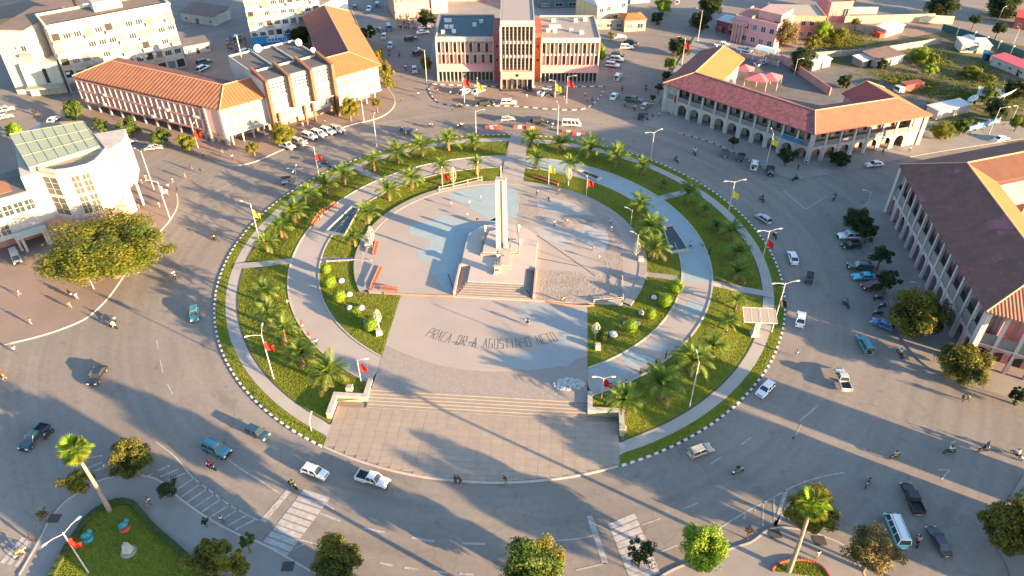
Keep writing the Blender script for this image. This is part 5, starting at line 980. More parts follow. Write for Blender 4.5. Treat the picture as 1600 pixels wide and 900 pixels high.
# ---------------- people ----------------
skin = mat('skin', (.09, .045, .028), .6); hairm = mat('hair', (.012, .01, .009), .9)
CLO = {k: mat('cloth_' + k, v, .9) for k, v in dict(white=(.7, .7, .68), black=(.03, .03, .035), blue=(.06, .12, .28), red=(.5, .05, .04), yellow=(.6, .45, .06), grey=(.2, .2, .2), jeans=(.05, .07, .13), khaki=(.28, .22, .13), pink=(.55, .25, .27), green=(.08, .22, .1), orange=(.6, .2, .05)).items()}
def skin_mesh(name, verts, edges, radii, m, lv=1):
    me = bpy.data.meshes.new(name); me.from_pydata(verts, edges, []); o = bpy.data.objects.new(name, me); COL.objects.link(o)
    md = o.modifiers.new('s', 'SKIN'); md.use_smooth_shade = True
    for k, r in enumerate(radii): me.skin_vertices[0].data[k].radius = r if isinstance(r, tuple) else (r, r)
    me.skin_vertices[0].data[0].use_root = True
    if lv: o.modifiers.new('b', 'SUBSURF').levels = lv
    dg = bpy.context.evaluated_depsgraph_get(); dg.update()
    r = bpy.data.meshes.new_from_object(o.evaluated_get(dg)); bpy.data.objects.remove(o); r.materials.clear(); r.materials.append(m); r.name = name
    return r
POSES = {  # hip, knees, ankles, toes, shoulders, elbows, hands, head
 'stand': dict(kn=[(.03, .1, .5), (.03, -.1, .5)], an=[(0, .11, .08), (0, -.11, .08)], to=[(.17, .13, .04), (.17, -.13, .04)], el=[(-.03, .27, 1.12), (-.03, -.27, 1.12)], ha=[(.08, .28, .86), (.08, -.28, .86)], ch=(.0, 0, 1.38), hip=.93),
 'walk': dict(kn=[(.22, .1, .52), (-.08, -.1, .5)], an=[(.3, .1, .1), (-.38, -.1, .2)], to=[(.47, .11, .07), (-.26, -.11, .07)], el=[(-.2, .26, 1.14), (.14, -.26, 1.13)], ha=[(-.22, .27, .88), (.36, -.25, .98)], ch=(.05, 0, 1.38), hip=.92),
 'ride': dict(kn=[(.42, .24, .78), (.42, -.24, .78)], an=[(.3, .24, .36), (.3, -.24, .36)], to=[(.46, .25, .32), (.46, -.25, .32)], el=[(.3, .36, 1.1), (.3, -.36, 1.1)], ha=[(.55, .32, 1.05), (.55, -.32, 1.05)], ch=(.12, 0, 1.28), hip=.84),
 'bend': dict(kn=[(.12, .12, .48), (.12, -.12, .48)], an=[(0, .14, .08), (0, -.14, .08)], to=[(.17, .16, .04), (.17, -.16, .04)], el=[(.62, .22, .8), (.62, -.22, .8)], ha=[(.7, .15, .52), (.7, -.15, .52)], ch=(.42, 0, 1.12), hip=.88)}
def make_person(pose):
    p = POSES[pose]; hz = p['hip']; ch = Vector(p['ch']); up = (ch - Vector((0, 0, hz))).normalized(); nk = ch + up * .1; hd = ch + up * .27
    t = thing('person', 'x', 'person', (0, 0, 0))
    V = [(0, 0, hz), tuple(Vector((0, 0, hz)).lerp(ch, .5)), tuple(ch), tuple(nk), tuple(hd - up * .05), tuple(hd + up * .07)]; E = [(0, 1), (1, 2), (2, 3), (3, 4), (4, 5)]; RR = [.12, .115, .14, .055, .085, .075]
    for s in range(2):
        y = .2 if s == 0 else -.2; i = len(V)
        V += [(0, y * .5, hz - .05), p['kn'][s], p['an'][s], p['to'][s]]; E += [(0, i), (i, i + 1), (i + 1, i + 2), (i + 2, i + 3)]; RR += [.095, .062, .042, .035]
        i = len(V); V += [(ch.x, y * .95, ch.z - .02), p['el'][s], p['ha'][s]]; E += [(2, i), (i, i + 1), (i + 1, i + 2)]; RR += [.062, .045, .035]
        h = Vector(p['ha'][s]); d = (h - Vector(p['el'][s])).normalized()
        for q in range(5):
            j = len(V); sd_ = Vector((0, (q - 2) * .016, 0)) if q else Vector((.03, -.02 if s == 0 else .02, 0)); L = (.05, .085, .095, .09, .075)[q]
            V.append(tuple(h + sd_ + d * L + Vector((.012, 0, -.01)))); E.append((i + 2, j)); RR.append(.009)
    ob = link('body', skin_mesh('body', V, E, RR, skin), t)
    c = 1.16
    V = [(0, 0, hz + .02), tuple(Vector((0, 0, hz)).lerp(ch, .5)), tuple(ch - up * .01)]; E = [(0, 1), (1, 2)]; RR = [.15, .15, .165]
    for s in range(2):
        y = .2 if s == 0 else -.2; i = len(V); V += [(ch.x, y, ch.z - .02), tuple(Vector((ch.x, y, ch.z - .02)).lerp(Vector(p['el'][s]), .75))]; E += [(2, i), (i, i + 1)]; RR += [.085, .07]
    link('shirt', skin_mesh('shirt', V, E, RR, CLO['white']), t)
    V = [(0, 0, hz + .02)]; E = []; RR = [.145]
    for s in range(2):
        y = .2 if s == 0 else -.2; i = len(V); V += [(0, y * .5, hz - .07), p['kn'][s], tuple(Vector(p['kn'][s]).lerp(Vector(p['an'][s]), .85))]; E += [(0, i), (i, i + 1), (i + 1, i + 2)]; RR += [.115, .08, .065]
    link('trousers', skin_mesh('trousers', V, E, RR, CLO['jeans']), t)
    part('hair', MB().ball(tuple(hd + up * .05 + Vector((-.02, 0, 0))), .1, 8, 6, (1, .92, .9)), hairm, t, True)
    mb = MB()
    for s in (-1, 1): mb.ball(tuple(hd + Vector((.082, s * .035, .01))), .014, 6, 4)
    part('eyes', mb, CLO['white'], t); part('nose', MB().ball(tuple(hd + Vector((.095, 0, -.03))), .016, 6, 4), skin, t)
    return t
TOPS = ['white', 'white', 'black', 'blue', 'red', 'yellow', 'grey', 'pink', 'green', 'orange']; BOTS = ['jeans', 'black', 'khaki', 'grey']
def person(px, py, pose, label, top=None, bot=None, a=None, z=.0, grp='people on foot around the square', M=None, sc=1.0):
    A = g(px, py, z) if M is None else None
    top = top or rnd.choice(TOPS); bot = bot or rnd.choice(BOTS)
    M = M or T3((A.x, A.y, z)) @ Matrix.Rotation(a if a is not None else rnd.random() * 6.28, 4, 'Z') @ Matrix.Scale(rnd.uniform(1.0, 1.08) * sc, 4)
    sw = {}
    if top != 'white': sw[CLO['white']] = CLO[top]
    if bot != 'jeans': sw[CLO['jeans']] = CLO[bot]
    return place('p_' + pose, lambda: make_person(pose), M, label, grp, sw)
def make_bike():
    t = thing('motorcycle', 'x', 'motorcycle', (0, 0, 0))
    part('frame', MB().tube([(-.55, 0, .55), (-.1, 0, .5), (.35, 0, .55), (.5, 0, .95)], .06, 5).tube([(.5, 0, 1.0), (.66, 0, .32)], .04, 5).box(-.2, .25, -.13, .13, .3, .58), trimm, t)
    part('fuel_tank', MB().ball((.22, 0, .82), .2, 8, 6, (1.3, .7, .75)), BASEC, t, True); part('seat', MB().frus((-.6, .1, -.14, .14), .74, (-.55, .05, -.1, .1), .84), trimm, t); part('tail_cowl', MB().frus((-.85, -.5, -.12, .12), .62, (-.8, -.5, -.08, .08), .76), BASEC, t)
    part('handlebar', MB().tube([(.42, -.34, 1.06), (.52, 0, 1.0), (.42, .34, 1.06)], .022, 5), rimm, t); part('headlight', MB().ball((.62, 0, .92), .1, 8, 5), headm, t)
    for x in (-.62, .68): part('wheel', MB().lathe([(.2, -.05), (.29, -.05), (.31, 0), (.29, .05), (.2, .05), (.2, -.05)], 14).tf(T3((x, 0, .31)) @ Matrix.Rotation(PI / 2, 4, 'X')), tyrem, t)
    return t
def moto(px, py, dx, dy, c_, label, riders=1, top=None):
    A, a = head(px, py, dx, dy); M = T3(A) @ Matrix.Rotation(a, 4, 'Z') @ Matrix.Scale(1.12, 4)
    place('bike', make_bike, M, c_ + ' motorcycle ' + label, 'motorcycles on the roads', {BASEC: CARC[c_]} if c_ != 'white' else None)
    if riders:
        tp = top or rnd.choice(TOPS)
        person(0, 0, 'ride', 'rider in %s top %s' % (tp, label), tp, grp='riders on motorcycles', M=M @ T3((-.12, 0, .02)))
    if riders > 1: 
        tp = rnd.choice(TOPS); person(0, 0, 'ride', 'passenger in %s top %s' % (tp, label), tp, grp='riders on motorcycles', M=M @ T3((-.48, 0, .04)))
for r in [(273, 434, 5, 8, 'black', 'heading down the left road near the huge tree', 1, 'white'), (181, 505, 2, -5, 'white', 'at the lower left pavement bend, upper', 1, 'grey'), (178, 513, 7, 2, 'silver', 'at the lower left pavement bend, lower', 1, 'white'), (334, 373, 4, 7, 'black', 'in the sun before the left kerb', 1, 'black'), (458, 761, 7, 5, 'black', 'on the stop line by the crosswalk', 1), (331, 733, 8, 4, 'black', 'below the teal estate car', 2), (78, 681, -6, 6, 'black', 'beside the dark blue pickup', 1, 'black'), (1085, 241, 3, 6, 'black', 'on the far right road', 2, 'white'), (1056, 253, 5, 4, 'dark', 'on the far right road left of the pair', 1, 'black'), (1190, 314, -5, -5, 'black', 'above the silver hatchback', 1, 'black'), (1210, 371, -4, -6, 'black', 'by the right ring kerb', 1), (1242, 282, 8, -2, 'dark', 'near the arcade kerb', 1), (1303, 312, -4, 4, 'black', 'at the curved seam on the right road', 1), (1321, 479, -5, -5, 'black', 'on the shaded right road', 1), (1405, 556, -6, -8, 'black', 'right of the teal jeep', 1, 'white'), (1396, 716, 8, -3, 'black', 'in the lower right shade', 1), (1482, 708, 9, -1, 'dark', 'second of the three at the right', 1), (1535, 706, 9, -1, 'black', 'third of the three at the right', 1), (1587, 714, -6, -5, 'white', 'at the right edge in shade', 1, 'white'), (1355, 758, -5, 8, 'black', 'above the black pickup left side', 1), (1152, 740, 9, -3, 'white', 'behind the beige car', 2, 'black'), (1432, 849, 0, -9, 'black', 'between the minibus and the dark sedan', 1, 'pink'), (1371, 493, -6, 0, 'black', 'parked above the blue car', 0), (1372, 469, -6, 0, 'dark', 'parked at the big tree', 0), (1378, 481, -6, 2, 'silver', 'parked in the pair at the big tree', 0), (972, 142, 1, -6, 'black', 'beside the white sedan at the avenue', 1), (1009, 141, 1, 6, 'black', 'in the middle of the avenue mouth', 1), (976, 166, 1, 6, 'black', 'left of the dark green pickup', 1), (991, 172, 3, 5, 'black', 'below the dark green pickup', 1, 'white'), (672, 200, 8, -1, 'black', 'behind the palms at the far left kerb', 1), (720, 199, 8, -1, 'white', 'left of the far tall lamp', 1, 'white'), (629, 206, 8, 2, 'grey' if 0 else 'silver', 'near the dark blue hatchback', 1), (634, 109, 0, -6, 'black', 'on the side street by the grey car', 1), (608, 87, 0, 6, 'black', 'low on the side street', 1), (624, 88, 0, 6, 'dark', 'low on the side street, right', 1), (718, 169, 8, 0, 'black', 'left of the black forecourt car', 1), (863, 200, 2, -6, 'white', 'between the black car and the minibus', 1, 'white'), (4, 588, 3, 6, 'silver', 'at the far left edge in sun', 1, 'red'), (36, 868, 7, -5, 'white', 'on the far left crosswalk', 2, 'white')]: moto(*r)
PP = [(9, 594, 'walk', 'person in yellow top walking at the far left edge', 'yellow'), (26, 552, 'walk', 'person alone on the road below the left pavement', 'white'), (110, 462, 'stand', 'person in black leftmost of the trio below the huge tree', 'black'), (115, 467, 'stand', 'person in white middle of the trio below the huge tree', 'white'), (122, 469, 'walk', 'person in pale top right of the trio below the huge tree', 'white'), (111, 482, 'walk', 'person in yellow just below the trio on the pavement', 'yellow'), (32, 463, 'walk', 'person on the left forecourt paving', 'white'), (50, 508, 'stand', 'person at the inner kerb line of the left pavement', 'grey'), (250, 325, 'stand', 'person in white on the pavement by the pale flag', 'white'), (213, 325, 'walk', 'person by the white overhang column, left', 'white'), (218, 327, 'stand', 'person by the white overhang column, right', 'grey'), (204, 306, 'stand', 'person just under the white overhang', 'white'), (229, 282, 'stand', 'person in white by the first pavement lamp', 'white'), (265, 296, 'walk', 'person in pale clothes on the pavement edge', 'white'), (278, 300, 'walk', 'person in dark clothes stepping off the pavement', 'black'), (271, 287, 'walk', 'person in white shirt at the pavement edge', 'white'), (262, 307, 'stand', 'person with pale hat on pavement edge', 'white'), (222, 288, 'walk', 'person in pink between the lamps', 'pink'), (290, 279, 'walk', 'person in blue crossing the left road', 'blue'), (300, 266, 'walk', 'person in red crossing the left road', 'red'), (315, 272, 'stand', 'person in black standing on the left road', 'black'), (318, 246, 'walk', 'person in white on the pavement corner by the sunlit facade', 'white'), (364, 250, 'stand', 'person at the tip of the kerb near the small yellow tree', 'white'), (348, 240, 'stand', 'person in dark by the pink corner', 'black'), (474, 200, 'walk', 'person in white behind the parked row', 'white'), (508, 195, 'walk', 'person walking by the central sunlit block', 'white'), (627, 160, 'walk', 'person in orange on the road past the rounded corner', 'orange'), (654, 145, 'walk', 'person in dark by the side street mouth', 'black'), (654, 152, 'walk', 'person in pale by the side street mouth', 'white'), (704, 150, 'stand', 'person in white on the kerb left of the forecourt', 'white'), (684, 146, 'stand', 'person in white on the forecourt left tip', 'white'), (707, 174, 'stand', 'person beside the black offroad car', 'blue'), (737, 172, 'stand', 'person in dark left of the white offroad car', 'black'), (823, 155, 'walk', 'person in white on the forecourt middle', 'white'), (881, 157, 'stand', 'person on the right forecourt left', 'white'), (914, 152, 'walk', 'person in pale on the right forecourt tip', 'white'), (918, 160, 'stand', 'person in pink on the right forecourt tip', 'pink'), (925, 160, 'stand', 'person in grey on the right forecourt edge', 'grey'), (844, 127, 'stand', 'person in black at the tower doorway', 'black'), (1019, 168, 'stand', 'person in white by the silver hatchback', 'white'), (1031, 163, 'stand', 'person near the arcade left pier', 'grey'), (1011, 183, 'walk', 'person in blue next to the dark tricycle', 'blue'), (1019, 187, 'walk', 'person in black next to the dark tricycle', 'black'), (1029, 184, 'walk', 'person in white next to the arcade', 'white'), (1080, 195, 'stand', 'person in the second arch of the white arcade', 'black'), (1084, 193, 'stand', 'person in grey in the second arch', 'grey'), (1121, 205, 'stand', 'person on the pavement before the fourth arch', 'grey'), (1246, 266, 'walk', 'person in black before the right arches', 'black'), (1259, 257, 'walk', 'person in white leaning motion before the right arches', 'white'), (1420, 238, 'walk', 'person walking in the sun below the arcade right end', 'white'), (1378, 241, 'walk', 'person walking in the sun before the last arch', 'black'),
 (1243, 558, 'walk', 'person in white on the sunlit road by the right kerb', 'white'), (1502, 627, 'walk', 'person in dark clothes left of the pair on the sunlit road', 'black'), (1510, 627, 'walk', 'person in yellow, right of the pair on the sunlit road', 'yellow'), (235, 788, 'stand', 'person in white on the lower left pavement, right', 'white'), (232, 792, 'walk', 'person in pale on the lower left pavement, left', 'pink'), (348, 816, 'walk', 'person crossing the parking bays', 'white'), (1276, 872, 'stand', 'person in white by the bottom right garden', 'white'), (53, 848, 'stand', 'person in black on the left park kerb', 'black'), (712, 757, 'bend', 'person crouched in black at the terrace edge, left', 'black'), (720, 757, 'bend', 'person crouched in black at the terrace edge, right', 'black'), (791, 757, 'bend', 'person bent at the terrace edge below the obelisk', 'black'),
 (823, 508, 'walk', 'person in white left of the pair on the front plaza', 'white'), (826, 509, 'walk', 'person in grey right of the pair on the front plaza', 'grey'), (882, 472, 'bend', 'worker in yellow at the rubble edge', 'yellow'), (839, 305, 'stand', 'worker in white on the broken paving far side', 'white'), (858, 314, 'bend', 'worker in black bent over the new paving', 'black'), (873, 304, 'stand', 'worker in orange on the far paving heap', 'orange'), (866, 354, 'stand', 'worker in white on the middle screed', 'white'), (882, 352, 'bend', 'worker in yellow bent at the middle screed', 'yellow'), (887, 350, 'bend', 'worker in white bent beside the yellow one', 'white'), (955, 350, 'bend', 'worker in pale bent at the ring wall', 'white'), (955, 362, 'stand', 'worker in white standing at the ring wall', 'white'), (925, 391, 'bend', 'worker in pink at the pink barrow', 'pink'), (746, 347, 'bend', 'worker in black kneeling on the sunlit strip', 'black'), (1078, 398 - 10, 'walk', 'person on the right promenade by the pool', 'white'), (1098, 385, 'bend', 'person in white on the right promenade edge', 'white'), (1108, 398, 'stand', 'person in black on the right promenade edge', 'black'), (473, 512, 'stand', 'person in red leftmost on the left promenade edge', 'red'), (484, 530, 'stand', 'person in red lower on the left promenade edge', 'red'), (495, 541, 'stand', 'person in white on the left promenade edge', 'white'), (508, 335, 'stand', 'person seated colour red by the left benches', 'red'), (500, 344, 'stand', 'person by the left bench, lower', 'orange'), (977, 605, 'stand', 'person in white by the right lower palms', 'white'), (1040, 560, 'stand', 'person in black along the lower right promenade, upper', 'black'), (1025, 572, 'stand', 'person in black along the lower right promenade, middle', 'black'), (1002, 590, 'bend', 'person in black along the lower right promenade, lower', 'black'), (797, 392, 'stand', 'person in black on the obelisk plinth', 'black'), (53, 180, 'stand', 'person in black left of the trio on the left side road', 'black'), (57, 181, 'stand', 'person in black middle of the trio on the left side road', 'black'), (61, 182, 'stand', 'person in black right of the trio on the left side road', 'black'), (1370, 72 + 130, 'stand', 'person at the right road verge', 'grey'), (1540, 702, 'stand', 'pedestrian in blue at the right behind the last motorcycle', 'blue')]
for r in PP:
    px, py = r[0], r[1]; q = IM.inverted() @ g(px, py, 1.1); rr_ = math.hypot(q.x, q.y)
    q0 = IM.inverted() @ g(px, py, .3)
    z = .15 if rr_ > 55 else (3.0 if 'plinth' in r[3] else 1.33 if rr_ < 28 and q.y > -15 else ZP + .06 if rr_ < 43.5 and q.y > -40 else .2)
    person(px, py, r[2], r[3], r[4], z=z if rr_ < 56 else .02 if ('road' in r[3] or 'crossing' in r[3]) else .14)
# crowd on the market street
for k in range(34):
    tp = rnd.choice(TOPS); px, py = rnd.uniform(622, 652), rnd.uniform(28, 48); person(px, py, rnd.choice(('stand', 'walk')), 'person in %s top in the market crowd on the side street' % tp, tp, z=.02, grp='market crowd')
for k in range(26):
    tp = rnd.choice(TOPS); px, py = rnd.uniform(355, 395), rnd.uniform(62, 85); person(px, py, rnd.choice(('stand', 'walk')), 'person in %s top in the yard crowd left of the blue awning' % tp, tp, z=.02, grp='yard crowd')
# the statue
st = place('statue', lambda: make_person('stand'), T3(ip(.2, -8.0, 1.32 + ZT + 2.11)) @ Matrix.Rotation(RA - PI / 2, 4, 'Z') @ Matrix.Scale(1.75, 4), 'dark bronze statue of a standing man on the white pedestal before the obelisk', None)
# ---------------- buildings ----------------
def mitre(P, d):
    out = []
    for k, p in enumerate(P):
        n = []
        if k > 0: a = (P[k] - P[k - 1]).normalized(); n.append(Vector((-a.y, a.x)))
        if k < len(P) - 1: a = (P[k + 1] - P[k]).normalized(); n.append(Vector((-a.y, a.x)))
        m = sum(n, Vector((0, 0))).normalized(); c = m.dot(n[0]); out.append(p + m * d / max(c, .35))
    return out
def wing_roof(root, P, D, ze, zr, m, over=.9, hips=(True, True), mats=None, back=None, skip=(), bk=1.0):
    """roof over a chain of facade corners P (outside on the right of travel), depth D, eave ze, ridge zr"""
    F_ = mitre(P, -over); B_ = mitre(P, D * bk + over); zk = ze if bk == 1 else zr - (zr - ze) * (D * bk - D / 2) / (D / 2); Rg = mitre(P, D / 2)
    if hips[0]: d = (P[1] - P[0]).normalized(); Rg[0] = Rg[0] + d * D * .5
    if hips[1]: d = (P[-1] - P[-2]).normalized(); Rg[-1] = Rg[-1] - d * D * .5
    V = lambda p, z: (p.x, p.y, z)
    n = len(P)
    for k in range(n - 1):
        if k in skip: continue
        part('roof_slope', MB().poly([V(F_[k], ze), V(F_[k + 1], ze), V(Rg[k + 1], zr), V(Rg[k], zr)]).poly([V(F_[k], ze - .25), V(Rg[k], zr - .25), V(Rg[k + 1], zr - .25), V(F_[k + 1], ze - .25)]).poly([V(F_[k], ze - .25), V(F_[k + 1], ze - .25), V(F_[k + 1], ze), V(F_[k], ze)]), (mats or {}).get(k, m), root, M=Matrix())
        part('roof_slope', MB().poly([V(B_[k + 1], zk), V(B_[k], zk), V(Rg[k], zr), V(Rg[k + 1], zr)]).poly([V(B_[k + 1], zk - .25), V(B_[k], zk - .25), V(B_[k], zk), V(B_[k + 1], zk)]), (mats or {}).get(('b', k), back or m), root, M=Matrix())
        part('ridge_cap', MB().tube([V(Rg[k], zr + .02), V(Rg[k + 1], zr + .02)], .16, 5), mat('ridge_tiles', (.55, .30, .19), .85), root, M=Matrix())
    for e in (0, n - 1):
        part('roof_end', MB().poly([V(B_[e], ze), V(F_[e], ze), V(Rg[e], zr)] if e == 0 else [V(F_[e], ze), V(B_[e], ze), V(Rg[e], zr)]), (mats or {}).get(('e', e), m), root, M=Matrix())
        part('ridge_cap', MB().tube([V(F_[e], ze + .05), V(Rg[e], zr + .02)], .14, 5).tube([V(B_[e], ze + .05), V(Rg[e], zr + .02)], .14, 5), MATS['ridge_tiles'], root, M=Matrix())
    for k in range(1, n - 1): part('ridge_cap', MB().tube([V(F_[k], ze + .05), V(Rg[k], zr + .02)], .14, 5), MATS['ridge_tiles'], root, M=Matrix())
def body(root, P, D, z0, z1, m, inset=0, name='wall'):
    A = mitre(P, inset) if inset else P; B = mitre(P, D)
    for k in range(len(P) - 1):
        part(name, MB().prism([tuple(A[k]), tuple(A[k + 1]), tuple(B[k + 1]), tuple(B[k])], z0, z1), m, root, M=Matrix())
def V2(p): return Vector((p[0], p[1]))
def window(root, F, x, z, w_, h, nx=2, ny=1, fm=None, gm=None, y=0, fr=.08, name='window'):
    fm = fm or whitep; gm = gm or glass
    def fb():
        mb = MB(); t = fr
        mb.box(0, w_, -.1, .02, 0, t).box(0, w_, -.1, .02, h - t, h).box(0, t, -.1, .02, t, h - t).box(w_ - t, w_, -.1, .02, t, h - t)
        for k in range(1, nx): mb.box(w_ * k / nx - t * .4, w_ * k / nx + t * .4, -.08, .02, t, h - t)
        for k in range(1, ny): mb.box(t, w_ - t, -.078, .018, h * k / ny - t * .4, h * k / ny + t * .4)
        return mb
    o = inst(name, (round(w_, 2), round(h, 2), nx, ny, fr), fb, fm, root, F @ T3((x, y, z)))
    inst('pane', (round(w_, 2), round(h, 2)), lambda: MB().box(.02, w_ - .02, -.045, .0, .02, h - .02), gm, o, WM[o])
    return o
def arch_panel(w_, h, r, zs, th=.35):            # wall bay with an arched opening of half width r springing at zs
    mb = MB(); N = 10; c = w_ / 2
    for y, fl in ((0, 0), (th, 1)):
        def q(*p): mb.poly([(a, y, b) for a, b in (p[::-1] if fl else p)])
        q((0, 0), (c - r, 0), (c - r, h), (0, h)); q((c + r, 0), (w_, 0), (w_, h), (c + r, h))
        for k in range(N):
            a0, a1 = PI - PI * k / N, PI - PI * (k + 1) / N
            q((c + r * math.cos(a0), zs + r * math.sin(a0)), (c + r * math.cos(a1), zs + r * math.sin(a1)), (c + r * math.cos(a1), h), (c + r * math.cos(a0), h))
    pts = [(c - r, 0)] + [(c + r * math.cos(PI - PI * k / N), zs + r * math.sin(PI - PI * k / N)) for k in range(N + 1)] + [(c + r, 0)]
    for k in range(len(pts) - 1): (a, b), (a2, b2) = pts[k], pts[k + 1]; mb.poly([(a, 0, b), (a, th, b), (a2, th, b2), (a2, 0, b2)])
    return mb
def acunits(root, F, L, n, z0, z1, y=-.45):
    rr = random.Random(int(L * 10))
    for _ in range(n): pbox('air_conditioner', F, rr.uniform(.5, L - 1.5), y, rr.choice((z0, z1)), .95, .42, .6, whitep, root)
# --- arcaded facade segment: arches below, gallery with piers above ---
def arcade(root, A, B, n, hg, hu, pierm, archm, backm, u_margin=.0, gal=True, r=None, upper='rail', gw=None):
    F = frame(A, B); L = ln(A, B); bw = L / n; r = r or bw * .34
    part('back_wall', MB().box(0, L, 3.0, 3.2, 0, hg + hu), backm, root, M=F)
    part('gallery_floor', MB().box(0, L, .05, 3.0, hg - .05, hg + .12), greyroof, root, M=F)
    for k in range(n):
        inst('arch', (round(bw, 3), hg, r), lambda: arch_panel(bw, hg, r, hg - r - .7), archm, root, F @ T3((bw * k, 0, 0)))
        pbox('pier_foot', F, bw * k - .22, -.12, 0, .44, .11, hg - .25, pierm, root)
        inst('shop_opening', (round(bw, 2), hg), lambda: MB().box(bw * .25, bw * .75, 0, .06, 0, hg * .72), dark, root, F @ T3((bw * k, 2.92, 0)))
    part('string_course', MB().box(0, L, -.14, .0, hg - .22, hg + .05), pierm, root, M=F)
    ph = hu * .30
    for k in range(n):
        pbox('parapet', F, bw * k + .3, .04, hg + .13, bw - .6, .16, ph, mat('gallery_parapet', (.17, .155, .15), .9, (.22, .20, .19), .6, .5), root)
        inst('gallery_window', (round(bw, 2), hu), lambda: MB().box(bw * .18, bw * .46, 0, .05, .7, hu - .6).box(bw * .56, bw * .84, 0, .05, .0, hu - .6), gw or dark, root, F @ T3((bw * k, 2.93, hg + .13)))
    for k in range(n + 1): pbox('pier', F, bw * k - .28, -.1, hg + .05, .56, .5, hu - .3, pierm, root)
    part('lintel', MB().box(0, L, -.05, .4, hg + hu - .26, hg + hu), pierm, root, M=F)
    return F, bw
GPX = lambda x, y, z: V2(g(x, y, z))
# B5 white arcaded corner building
P5 = [GPX(1099, 80, 8.4), V2((43.4, 197.5)), V2((74.6, 166.6)), V2((107.0, 177.0)), V2((107.0 - 5, 177 + 17))]
t5 = thing('arcaded_building', 'white two storey arcaded corner building with plum and orange tiled roof', 'building', (P5[2].x, P5[2].y, 0))
body(t5, [V2(p) for p in P5[0:]], 11.6, 0.02, 8.3, mat('courtyard_pink', (.52, .28, .27), .85, (.45, .24, .23), .4, .5), inset=3.2)
part('wall', MB().prism([tuple(p) for p in (P5[0], P5[1], mitre(P5[:2], 3.3)[1], mitre(P5[:2], 3.3)[0])], .01, 8.28), white, t5, M=Matrix())
arcade(t5, P5[1], P5[2], 11, 4.3, 4.1, white, white, cream); arcade(t5, P5[2], P5[3], 8, 4.3, 4.1, white, white, mat('warm_back_wall', (.50, .34, .28), .9)); 
part('wall', MB().prism([tuple(p) for p in (P5[3], P5[4], mitre(P5[3:], 3.3)[1], mitre(P5[3:], 3.3)[0])], .01, 8.28), white, t5, M=Matrix())
for p in (P5[1], P5[2], P5[3]): part('corner_pier', MB().box(p.x - .5, p.x + .5, p.y - .5, p.y + .5, 0, 8.35), white, t5, M=Matrix())
wing_roof(t5, P5, 12, 8.5, 11.2, purple, hips=(False, False), mats={1: mossy5 if 0 else mat('speckled_plum_tiles', (.34, .115, .12), .9, (.15, .06, .065), 1.0, .35, .8, 4, patches=(.8, (.10, .05, .05), .60), detail=9), 2: mat('worn_orange_tiles', (.40, .145, .085), .9, (.31, .11, .07), .5, .4, .6, 4, patches=(.6, (.24, .10, .07), .62), detail=9), ('b', 0): orange2, ('b', 3): mat('shaded_red_roof', (.30, .07, .06), .85), 3: orange2, ('b', 1): mat('shaded_red_roof', (.30, .07, .06), .85)})  # red back slopes have their shade put into the colour
# letters on the blue shop board at the corner
F = frame(P5[1], P5[2]); L = ln(P5[1], P5[2]); s_ = solo('shop_board', MB().box(L - 7.8, L - 2.2, -.5, -.3, 4.5, 5.4), mat('blue_board', (.03, .16, .30), .6), 'small blue shop board fixed over the arches near the arcade corner', 'sign', M=F)
# courtyard canopies
def canopy(px, py, s, label, rz=0, h=2.6):
    c = g(px, py, h); t = thing('canopy', label, 'canopy', (c.x, c.y, .17), rz, 'pink pyramid canopies in the courtyard')
    part('roof_cloth', MB().poly([(-s, -s, h), (s, -s, h), (0, 0, h + 1.4)]).poly([(s, -s, h), (s, s, h), (0, 0, h + 1.4)]).poly([(s, s, h), (-s, s, h), (0, 0, h + 1.4)]).poly([(-s, s, h), (-s, -s, h), (0, 0, h + 1.4)]), mat('pink_canvas', (.45, .14, .16), .8), t)
    for a in (-1, 1):
        for b in (-1, 1): part('post', MB().tube([(a * s * .95, b * s * .95, 0), (a * s * .95, b * s * .95, h)], .08, 5), polew, t)
canopy(1163, 108, 2.6, 'smaller pink pyramid canopy at the left in the courtyard', -.5); canopy(1185, 122, 3.4, 'larger pink pyramid canopy in the middle of the courtyard', -.5); canopy(1203, 121, 3.2, 'pink canopy at the right in the courtyard', -.5)
def wallrun(L, h, m, label, z=0, th=.3, name='wall', cat='wall', cop=None, posts=None):
    P = gl(L); t = thing(name, label, cat, P[0])
    for k in range(len(P) - 1):
        F = frame(P[k], P[k + 1]); l_ = ln(P[k], P[k + 1])
        n = max(1, int(l_ / 4))
        for j in range(n): pbox('wall_panel', F, l_ * j / n + .03, 0, z, l_ / n - .06, th, h, m, t)
        if cop: part('coping', MB().box(0, l_, -.06, th + .06, z + h, z + h + .12), cop, t, M=F)
        if posts:
            for j in range(n + 1): pbox('post', F, l_ * j / n - .15, -.1, z, .3, .5, h + .4, posts, t)
    return t
wallrun([(1118, 80), (1215, 104)], 1.6, pinkl, 'low pink wall with white posts behind the courtyard', posts=whitep); wallrun([(1218, 97), (1238, 110), (1295, 150)], 2.6, pink, 'pink courtyard wall running behind the red roofed wing')
wallrun([(1318, 38), (1458, 34)], 3, mat('grey_block_wall', (.36, .31, .27), .95, (.28, .24, .21), .8, .5), 'grey block wall along the top of the bare yard'); wallrun([(1262, 92), (1370, 84), (1470, 68)], 2.0, cream, 'pale low wall between the yard and the grass lot')
wallrun([(1470, 48), (1520, 62), (1600, 92)], 2.4, mat('green_fence', (.03, .10, .09), .8), 'dark green fence at the upper right', name='sheet_fence', cat='fence', posts=whitep)
